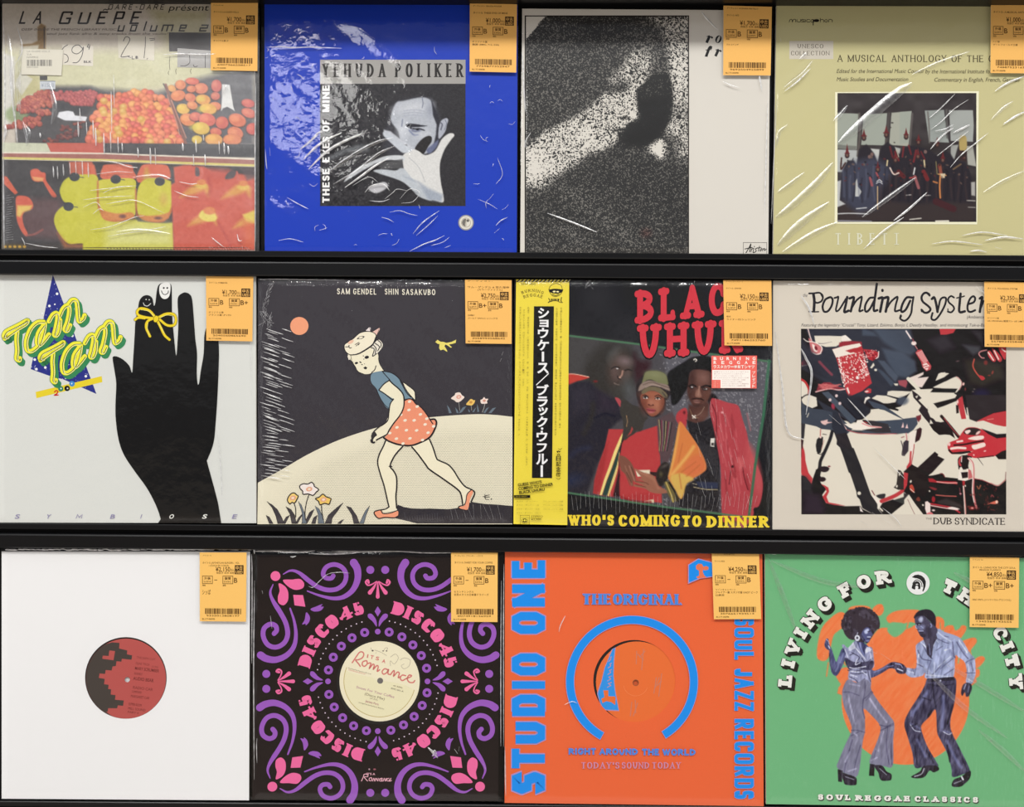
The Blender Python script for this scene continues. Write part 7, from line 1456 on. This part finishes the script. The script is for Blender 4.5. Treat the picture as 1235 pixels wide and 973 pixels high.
vinyl(ROWS[2], (457.8, 821.4), 139, art10, 'record with a cream label in pink script inside the black ornament sleeve', (457.8, 821.4), 48.4, (458.5, 820.8, 3.4), VG)

# orange sleeve with blue lettering
OG, BL, LI = (228, 104, 62), (34, 142, 236), (176, 148, 196)
Q11 = [(609, 662.4), (919.4, 666.6), (921, 972), (608.6, 968)]
def art_orange(A, root, pl):
    window_card(A, Q11, (765, 821), 49.4, OG, pl, (246, 222, 206))
    kw = dict(th=.23, tn=.22, se=0, sk=.1, R=.22, seg=1)
    A.T = lambda p: np.stack([np.asarray(p)[:, 1], -np.asarray(p)[:, 0]], 1)
    for g, col in ((.06, LI), (0, BL)):
        for ch, ya, yb in (('E', 675.4, 696.8), ('N', 705, 731), ('O', 738, 764), ('O', 788, 814), ('I', 821.4, 830.4), ('D', 837.6, 863.2), ('U', 870.6, 896.4), ('T', 902.6, 926.4), ('S', 931, 957)):
            A.line(ch, -yb, 617.4, -ya, 657.4, col, ws=.65, grow=g, **dict(kw, th=.21 if ch != 'I' else .23))
    A.T = lambda p: np.stack([-np.asarray(p)[:, 1], np.asarray(p)[:, 0]], 1)
    kw2 = dict(th=.19, tn=.16, se=0, sk=.1, R=.2, seg=2)
    for g, col in ((.05, LI), (0, BL)):
        for w, a, b in (('SOUL', 744.6, 795.4), ('JAZZ', 806.4, 857), ('RECORDS', 867, 963)): A.line(w, a, -909, b, -886, col, gap=.12, ws=.62, grow=g, **kw2)
    A.T = None
    A.ring(762.2, 822, 69.4, 80, LI, 118.6, 419.4, 90); A.ring(762.2, 822, 70, 79.4, BL, 119, 419, 90)
    for g, col in ((.06, LI), (0, (74, 136, 220))):
        A.line('THE', 702.4, 716, 737, 728.6, col, gap=.12, ws=.86, th=.24, tn=.07, se=.08, sk=.06, grow=g, slope=.004); A.line('ORIGINAL', 739.4, 716.2, 822.6, 728.8, col, gap=.12, ws=.86, th=.24, tn=.07, se=.08, sk=.06, grow=g, slope=.004)
        for w, a, b, y in (('RIGHT', 686, 718.6, 902.2), ('AROUND', 723, 769, 902.6), ('THE', 774.4, 795, 903), ('WORLD', 799, 838.6, 903.2)): A.line(w, a, y, b, y+7.6, col if g == 0 else (150, 140, 214), gap=.2, ws=1.25, th=.26, tn=.22, se=0, sk=.1, grow=g*1.6)
    for w, a, b in (("TODAY'S", 701, 747, ), ('SOUND', 750, 783), ('TODAY', 786.4, 821)): A.line(w, a, 919, b, 926.6, (196, 140, 170), gap=.2, ws=.9, th=.2, tn=.06, se=.1, sk=.06)
    A.z = (760, 660, 5.897)
    A.poly('412 122 485 78 590 106 590 210 500 222 412 260', LI); A.poly('418 126 486 84 590 112 590 204 500 216 418 250', BL); A.poly('470 210 490 200 490 165 470 155 468 130 485 116 510 118 522 138 540 132 558 140 556 158 530 164 520 158 516 175 528 200 545 214 480 222', (226, 120, 84)); A.z = None
record(2, Q11, 'orange record sleeve with big blue vertical lettering and a round window', art_orange, M_print, OG, F_crisp, film_quad=[(608.2, 661.8), (920.4, 666), (921.6, 972.4), (607.4, 968.4)],
       wr={'fields': [(10, 110, 60, .5), (70, 40, 20, .12)], 'creases': [('607.8 680 607.2 760 607.4 900', 1.4, .0006), ('682 742 676 754 674 762', 1.2, .0003), ('680 850 690 846 696 848', 1, .0003), ('609 900 609.4 930 610 960', 1.6, .0005)]}, seed=11,
       stk=([(858.4, 666.4), (915.4, 667.2), (918, 746.4), (861, 746.6)], '¥4,250', '-', 'B', [(3, 1, 24, 1.5, 'アーティスト JACKIE MITTOO'), (3, 9.6, 12, 2, 'タイトル OBOE'), (3, 45.6, 24, 2, 'ツインキャンペーン'), (3, 48.8, 50, 2.4, 'ジャイアー盤 スタジオ盤 UNOT ピーク'), (3, 52.6, 10, 2, 'DJ専用')]), hole=1)
def art11(L):
    c, r = (768, 822.6), 49.2; hub = (766.7, 823.2, 3.2); O2 = (226, 112, 58)
    label_ring(L, c, r, hub, O2)
    z = (710, 765, 8.461); L.z = z
    L.poly('240 148 276 130 262 260 256 420 272 560 285 640 312 782 170 775 130 740 95 640 85 600 130 470 160 340', (170, 140, 180)); L.poly('245 152 268 136 254 260 250 420 264 560 278 640 305 772 172 766 136 735 102 640 94 605 136 470 166 340', (52, 146, 226))
    L.poly('130 655 160 640 150 570 200 570 200 630 265 632 275 645 270 720 230 690 180 680 140 700', O2)
    for k in range(6): L.stroke([(190+k*3, 540-k*66), (225, 520-k*66), (200+k*6, 500-k*66), (232, 490-k*66)], .9, (196, 140, 150), sm=False)
    for s_ in ('490 170 485 300', '560 150 540 360', '520 230 575 170', '500 200 560 260', '745 400 715 630', '690 440 665 600', '720 440 680 540', '700 520 740 480', '440 690 425 830', '475 670 480 800', '500 700 455 830'): L.stroke(s_, 1.1, (200, 124, 100))
    L.ring(hub[0], hub[1]+1, 14.6, 15, (236, 140, 90), 20, 170)
    L.ring(hub[0], hub[1], 3.2, 3.9, (150, 90, 60))
vinyl(ROWS[2], (768, 822.6), 141, art11, 'record with an orange and blue label inside the orange lettered sleeve', (768, 822.6), 49.2, (766.7, 823.2, 3.2), VG)
# ------------------------------------------------------------------ bottom row, fourth: green cover with two dancers
GR, OR = (112, 180, 128), (238, 126, 76)
def art_dancers(A, root, pl):
    R = Raster(980, 722, 1190, 952, .62, GR); n = R
    n.oval(1092, 845, 77, 77, OR)
    for s_ in ('985 790 990 760 1002 745 1013 738 1020 742 1016 757 1006 765 1002 780 999 793 992 797', '1024 733 1038 730 1050 733 1046 745 1026 745', '1052 735 1058 729 1064 729 1066 736 1062 742 1056 741',
               '1069 745 1075 739 1084 736 1097 735 1110 737 1112 752 1098 750 1088 752 1078 750 1072 751', '1085 760 1098 757 1110 756 1160 790 1168 830 1020 840 1022 815 1030 800 1050 770 1063 757', '1128 745 1136 745 1139 752 1134 765 1126 765',
               '1140 756 1149 754 1152 760 1157 758 1160 754 1165 755 1165 760 1160 768 1156 772 1140 768', '1160 775 1168 770 1176 769 1178 774 1172 782 1166 790', '1176 795 1184 791 1188 795 1182 803 1176 806', '1174 808 1181 807 1181 815 1175 817',
               '1004 800 1016 812 1030 828 1012 822', '1010 812 1024 806 1030 840 1020 836'):
        n.blob(s_, OR, 1.6)
    rnd = random.Random(3)
    for k in range(26):
        a = rnd.uniform(math.pi*1.14, math.pi*1.86); x, y = 1092+math.cos(a)*rnd.uniform(85, 108), 838+math.sin(a)*rnd.uniform(80, 102)
        n.stroke([(x, y), (x+rnd.uniform(-4, 4), y+rnd.uniform(6, 16))], rnd.uniform(1, 2.5), OR if k % 2 else GR, 1.2, .8)
    n.blob('1012 760 1022 758 1030 770 1026 782 1016 776 1008 770', GR, 1.5); n.blob('1076 752 1088 751 1092 758 1086 765 1078 768 1070 760', GR, 2)
    LT, MD, DK, BK = (168, 174, 208), (112, 114, 148), (62, 60, 86), (40, 36, 48)
    # woman: arms, vest, trousers, head
    z = (1000, 720, 8.85); n.z = z
    n.blob('0 500 -8 450 -18 440 -30 445 -42 470 -50 500 -45 530 -25 555 0 570 0 590 10 720 25 800 60 838 90 830 130 760 170 660 185 580 160 540 130 560 95 650 75 690 55 640 30 560', (80, 84, 124), .9)
    n.stroke('-30 450 -10 470 0 500', 1, LT); n.stroke('-40 500 -20 540 5 560', 1, DK); n.stroke('-5 520 5 545', 1.2, (200, 206, 232)); n.stroke('5 600 15 720 45 800', 1.4, DK, 1.5, .8); n.stroke('110 640 95 740 70 790', 2.2, (130, 136, 178), 2, .9); n.stroke('150 600 120 700', 1.5, (150, 158, 206), 2, .8)
    n.blob('440 760 480 785 560 755 640 705 690 690 730 700 760 720 800 745 800 800 760 810 720 800 690 745 640 760 560 810 470 855 435 850', (84, 88, 126), .9)
    n.stroke('490 840 570 795 640 750', 1.4, DK, 1.5, .8); n.stroke('480 800 560 770 640 720', 1.2, (146, 152, 198), 1.5, .8)
    n.blob('270 470 330 460 390 500 420 540 400 640 340 620 300 540', (70, 74, 112), 1); n.stroke('330 490 345 560 380 640', 2, (132, 140, 190), 1.5)
    n.blob('135 520 160 505 200 540 260 480 290 470 330 560 380 640 385 560 415 530 460 545 475 640 480 740 440 780 448 860 440 960 380 880 320 925 280 900 205 870 210 760 165 660 180 590', (150, 154, 188), 1)
    n.blob('190 650 260 690 380 690 470 680 470 740 430 780 300 760 210 770 165 660', DK, 1.2)
    for s_ in ('240 590 320 640 290 690', '350 650 390 700 460 650', '220 620 260 600', '200 780 280 790 400 760', '230 810 300 820 400 800', '220 850 280 880 320 915 380 870', '410 760 420 830 440 900'): n.stroke(s_, .9, DK, .9)
    for s_ in ('230 570 260 500', '320 580 380 650', '400 560 450 560', '220 750 270 760 390 740', '230 790 320 800', '230 830 300 850', '170 560 200 640', '300 660 280 720 330 700', '440 600 450 660', '350 790 400 830'): n.stroke(s_, 1.1, (208, 212, 236), .9)
    n.poly('205 540 260 480 285 545 210 575', (212, 216, 238), .9); n.poly('385 570 405 530 450 550 440 575 390 600', (202, 206, 232), .9); n.stroke('285 545 385 665', 1.2, (214, 218, 240))
    zd = (1000, 800, 6.08); n.z = zd
    n.blob('140 115 200 140 260 115 300 140 312 200 370 290 440 380 478 440 470 560 466 750 400 752 300 735 310 670 340 600 375 500 370 450 330 400 255 330 262 400 262 500 245 580 212 815 140 815 60 765 70 710 120 590 165 490 150 420 110 320 95 230 105 170', (126, 126, 150), 1)
    for s_, w in (('262 130 262 200 250 270', 1), ('250 270 245 330 260 400', 1.4), ('105 210 150 210 220 235', 1), ('310 205 280 240 250 262', 1.2), ('320 210 270 270', 1), ('370 450 420 460 470 440', 1.2), ('380 490 420 470 470 450', 1.4), ('165 490 210 490 260 505', 1.2), ('160 530 220 500', 1), ('430 470 420 600 440 740', 1.2), ('170 560 130 700 110 800', 1.5), ('230 600 200 700 180 800', 1), ('340 640 330 700', 1.5), ('460 500 455 640 460 740', 1.6)): n.stroke(s_, w, (84, 82, 112), 1.2, .85)
    for s_, w in (('140 230 160 330 190 440', 2), ('300 260 360 350 420 430', 2), ('180 510 210 540 180 620', 1.5), ('400 500 380 560 360 640', 1.4), ('120 720 150 650', 1.5), ('140 790 200 770', 1.2), ('310 710 350 690', 1.2), ('150 150 230 165', 1)): n.stroke(s_, w, (176, 176, 204), 2, .8)
    n.poly('62 775 100 785 95 870 66 865', BK, .8); n.blob('95 800 130 810 195 835 202 870 190 892 120 888 105 860 95 830', BK, .8); n.stroke('120 830 180 850', 1, (140, 140, 160), 1)
    n.poly('298 735 335 740 330 825 292 822', BK, .8); n.blob('335 745 390 750 420 790 455 810 458 845 440 858 380 855 360 800 340 770', BK, .8); n.stroke('370 770 420 815', 1, (140, 140, 160), 1)
    n.z = z
    n.blob('135 300 150 220 190 150 250 130 300 112 370 110 440 150 510 190 540 260 530 320 490 370 470 400 440 450 400 490 370 480 330 480 280 460 220 450 170 400 150 350', (58, 50, 60), 1.2)
    for k in range(70):
        a = rnd.uniform(0, 6.28); r = rnd.uniform(.2, 1)**.5; x, y = 335+190*r*math.cos(a), 275+160*r*math.sin(a)
        n.oval(x, y, rnd.uniform(8, 22), rnd.uniform(8, 20), (82, 76, 92) if k % 3 else (34, 30, 38), 0, 1.5, .7)
    for k in range(40):
        a = rnd.uniform(2.6, 6.7); n.oval(335+195*math.cos(a), 285+170*math.sin(a), 13, 13, (58, 50, 60), 0, 1)
    n.blob('365 350 400 322 430 330 450 370 465 400 440 430 430 470 400 490 360 460 340 410', (84, 88, 132), 1.2)
    n.blob('375 360 410 335 425 350 410 385 385 390', (190, 198, 232), 1.5); n.stroke('415 370 440 360', 1, (44, 40, 60)); n.stroke('410 425 440 425', 1.2, (196, 204, 236)); n.stroke('405 440 430 440', .9, (50, 46, 70)); n.stroke('380 470 420 465', 1.2, (150, 158, 206)); n.stroke('340 400 370 450 400 485', 1.5, DK, 1.5)
    n.oval(300, 436, 28, 33, (220, 224, 240)); n.oval(300, 434, 11, 13, (60, 56, 74)); n.stroke('300 395 305 380', .8, (200, 204, 230))
    # man
    zc = (1070, 720, 8.108); n.z = zc
    n.blob('190 690 270 700 290 640 280 500 290 460 340 425 380 400 490 310 560 340 680 380 740 430 810 550 855 600 865 740 850 800 825 850 770 830 780 750 760 640 700 590 665 580 650 780 560 800 380 795 370 740 340 770 240 785 180 745', (158, 168, 204), 1)
    for s_, w in (('340 450 400 560 440 600', 1.4), ('480 400 560 440 600 450', 1.2), ('430 620 400 700 390 780', 1), ('640 440 650 560 665 590', 1.5), ('680 440 740 540 790 600', 1.6), ('560 620 480 720 440 760', 1.4), ('640 600 520 700', 1.2), ('300 520 340 600 420 620', 1.4), ('290 650 350 680', 1.4), ('250 700 270 760', 1.1), ('770 640 800 620 850 600', 1.2), ('770 740 860 740', 1), ('650 700 560 760', 1.2), ('820 640 840 720', 1.2), ('480 520 540 480', 1), ('560 380 600 390', 1)): n.stroke(s_, w, (96, 98, 132), 1, .9)
    for s_, w in (('480 330 540 380 620 430', 1.6), ('455 480 470 420 500 440', 1.2), ('330 440 390 500', 1.6), ('620 580 500 680', 1.4), ('460 640 460 780', 1), ('700 420 780 540', 1.6), ('790 660 800 730', 1.5), ('310 560 300 650', 1.6), ('380 760 640 780', 1.2), ('200 720 260 740', 1.2), ('560 520 620 500', 1.4), ('790 800 830 820', 1.5)): n.stroke(s_, w, (208, 216, 240), 1.2, .85)
    for s_, w in (('500 560 540 640 520 740', 2.4), ('400 640 430 720', 2), ('600 500 640 560', 2.2), ('720 480 760 560', 2.2), ('800 620 830 700', 2), ('300 600 330 640', 2.4), ('220 720 300 700', 2)): n.stroke(s_, w, (120, 126, 164), 3, .7)
    n.poly('350 400 380 390 470 330 490 400 450 470 440 560 430 600 390 560 380 480', (70, 66, 86), 1); n.stroke('410 460 420 560', 1.4, (120, 124, 160), 1.5)
    n.blob('262 190 300 140 370 118 430 130 470 180 478 250 470 300 440 300 430 250 400 220 360 190 310 200 270 210', BK, 1)
    n.blob('275 200 350 180 400 220 440 260 490 310 480 360 400 410 350 395 320 370 290 310 275 260', (74, 70, 94), 1)
    n.blob('304 216 335 192 350 208 345 240 320 245', (150, 156, 190), 2); n.oval(330, 215, 16, 20, (196, 202, 226), 20, 2.2, .75); n.oval(345, 290, 26, 22, (128, 132, 170), 0, 3, .7); n.stroke('288 262 330 258', 1.3, (30, 26, 38)); n.stroke('300 275 325 273', 1, (34, 30, 44)); n.oval(312, 268, 6, 4, (190, 194, 214)); n.blob('290 285 315 275 355 285 345 320 310 315', (112, 116, 152), 2); n.stroke('284 270 280 295 292 305', 1, (170, 176, 210)); n.stroke('330 285 350 300', 1, (160, 168, 206)); n.stroke('310 330 350 330', 1.2, (160, 168, 206)); n.stroke('315 350 350 345', .9, (40, 36, 48)); n.blob('320 370 350 355 380 370 360 395', (50, 46, 62), 1.5); n.stroke('425 260 435 280 425 295', 1.4, (140, 146, 186)); n.blob('380 300 420 300 440 370 400 400', (56, 52, 70), 3)
    n.blob('-5 670 40 640 110 640 160 660 190 700 175 745 110 745 70 700 0 695', (62, 58, 82), 1); n.stroke('80 650 130 660 150 690', 1.2, (150, 158, 200)); n.stroke('100 700 150 720', 1.4, (196, 202, 230)); n.stroke('0 680 60 670', 1, (130, 136, 186)); n.stroke('90 720 140 735', .9, BK)
    n.blob('740 860 780 835 820 850 828 900 800 965 770 970 760 930 735 965 722 930', (58, 54, 74), 1); n.stroke('770 850 750 900', 1, (150, 156, 190)); n.stroke('800 870 790 930', 1, (110, 114, 150))
    ze = (1080, 800, 6.08); n.z = ze
    n.blob('235 110 300 115 430 100 445 180 430 300 405 400 408 490 460 600 520 720 545 790 500 810 420 832 410 770 380 660 330 560 305 500 295 340 250 390 190 455 200 520 240 620 300 720 310 755 230 750 145 765 125 660 90 540 65 440 100 350 170 240 215 160', (70, 68, 94), 1)
    for s_, w in (('120 380 180 290 230 220', 3), ('350 240 350 340 340 470', 3.5), ('160 560 220 680', 2.5), ('380 570 430 680 480 760', 3), ('240 200 210 240', 2), ('110 440 150 460 185 480', 1.2), ('330 490 370 500 405 510', 1.4), ('120 360 150 330', 2)): n.stroke(s_, w, (122, 128, 174), 3, .75)
    for s_, w in (('110 450 140 490 185 500', .9), ('350 500 390 520 412 508', .9)): n.stroke(s_, w, (196, 200, 224), .9)
    for s_, w in (('275 150 280 230 295 320', 1.2), ('240 150 330 165 430 150', 1), ('200 250 260 270', 1.4), ('290 290 330 240', 1.2), ('280 330 240 380', 2), ('420 300 380 440', 2), ('230 640 280 730', 2), ('140 600 160 740', 2), ('460 620 520 770', 2), ('380 600 400 720', 2), ('120 460 160 440', 1.5)): n.stroke(s_, w, (40, 38, 56), 1.6, .85)
    n.poly('233 112 432 98 436 122 236 138', (44, 42, 58), .9); n.oval(330, 125, 6, 6, (190, 194, 220))
    n.blob('120 825 180 790 200 755 260 745 310 755 318 780 280 798 250 785 215 830 170 842 125 838', BK, .8); n.stroke('140 828 190 810 210 770', 1.1, (190, 190, 205), 1)
    n.blob('412 890 430 850 480 830 545 785 553 815 540 850 510 880 480 902 430 905', BK, .8); n.stroke('430 880 480 860', 1.1, (150, 150, 165), 1); n.stroke('485 830 495 850', 2, (224, 226, 236), .9)
    n.z = None
    d_ = np.minimum(np.abs(n.a-np.array(GR)).sum(-1), np.abs(n.a-np.array(OR)).sum(-1)); m_ = np.clip((d_-60)/60, 0, 1)*(n.Y > 770)
    n.a = np.clip(n.a+((vnoise(n.X/1.6+n.Y*.12, n.Y/6, 3)-.5)*46+(vnoise(n.X/4, n.Y/9, 5)-.5)*34)[..., None]*m_[..., None]*np.array([1, 1, 1.1]), 0, 255)
    mo = np.clip(1-np.abs(n.a-np.array(OR)).sum(-1)/60, 0, 1); n.a = np.clip(n.a+((vnoise((n.X+n.Y*.8)/3, (n.Y-n.X*.8)/14, 8)-.5)*16*mo)[..., None], 0, 255)
    A.raster(R)
    CRM, SH = (248, 244, 226), (36, 38, 34)
    L = [('L', -84.3), ('I', -75.9), ('V', -67.6), ('I', -59.6), ('N', -51), ('G', -40.9), ('F', -28.4), ('O', -18.5), ('R', -8.6), ('T', 25), ('H', 35), ('E', 45), ('C', 59.6), ('I', 67), ('T', 74.6), ('Y', 85)]
    for dx, dy, c, g in [(k*.55, k*.65, SH, .1) for k in range(7)]+[(0, 0, CRM, 0)]:
        for ch, a in L: A.arc(ch, 1086+dx, 834+dy, 131.5, a, a, 16.4, c, ws=1.2, th=.33, tn=.25, se=.11, sk=.25, grow=g); A.lv -= 3e-6*13
        A.up(14)
    for dx, dy, c, g in ((.7, .8, SH, .12), (0, 0, CRM, 0)):
        for t, a, b, y in (('SOUL', 986.6, 1026, 957.6), ('REGGAE', 1032, 1097.5, 958.6), ('CLASSICS', 1103, 1179.6, 959.8)):
            A.line(t, a+dx, y+dy, b+dx, y+6.6+dy, c, gap=.55, ws=1.5, slope=.016, th=.42, tn=.24, se=.14, sk=.24, grow=g); A.lv -= 3e-6*13
        A.up(12)
    A.oval(1107.3, 703, 14, 14, (240, 240, 232), n=40)
    z = (1080, 665, 5.56); A.z = z; K = (40, 40, 42)
    A.poly('110 172 128 158 152 154 176 162 194 178 204 202 202 232 194 256 184 270 180 264 186 244 186 222 178 202 164 188 146 180 128 178', K)
    A.poly('108 246 112 226 122 208 138 198 154 200 164 212 168 232 166 252 150 252 154 240 148 230 140 228 132 236 134 246 130 256 120 252', K); A.stroke('116 214 128 198 144 190 160 196 174 212 178 236', 1.0, K); A.poly('136 218 150 216 152 222 138 224', (240, 240, 232)); A.z = None
record(2, [(922.5, 668), (1243, 673), (1243, 974), (924, 969.5)], 'green record with a man and woman dancing hand in hand before an orange disc',
       art_dancers, M_print, GR, F_shrink, film_quad=[(921.8, 667), (1243, 671.5), (1243, 974), (923.6, 970)], wr={'fields': [(-40, 70, 12, 1), (-50, 40, 6, .4)], 'creases': [(a_, 6, .0005) for a_ in ('1140 800 1190 830 1236 858', '1110 800 1160 850 1215 890', '926 672 945 720 960 760', '930 676 990 700 1040 708', '1180 880 1210 905 1236 930', '1150 690 1180 705 1210 716')]+[('926 668 931 667.5 936 668.5', 2, .0008), ('1048 784 1058 788', .8, .0004), ('1062 788 1074 796', .9, .0004)]}, seed=12,
       stk=([(1169.7, 671.5), (1229.3, 672.3), (1228.5, 757), (1169.5, 756)], '¥4,850', 'B+', 'B+', [(3, 2.5, 12, 1.6, 'アーティスト V.A.'), (3, 11.3, 49, 2.2, 'タイトル: LIVING FOR THE CITY SOUL'), (11, 14.2, 24, 2, 'REGGAE CLASSICS'), (3, 50, 44, 2, '180G VINYL (ジャマイカ/レゲエ/ソウル)')]))
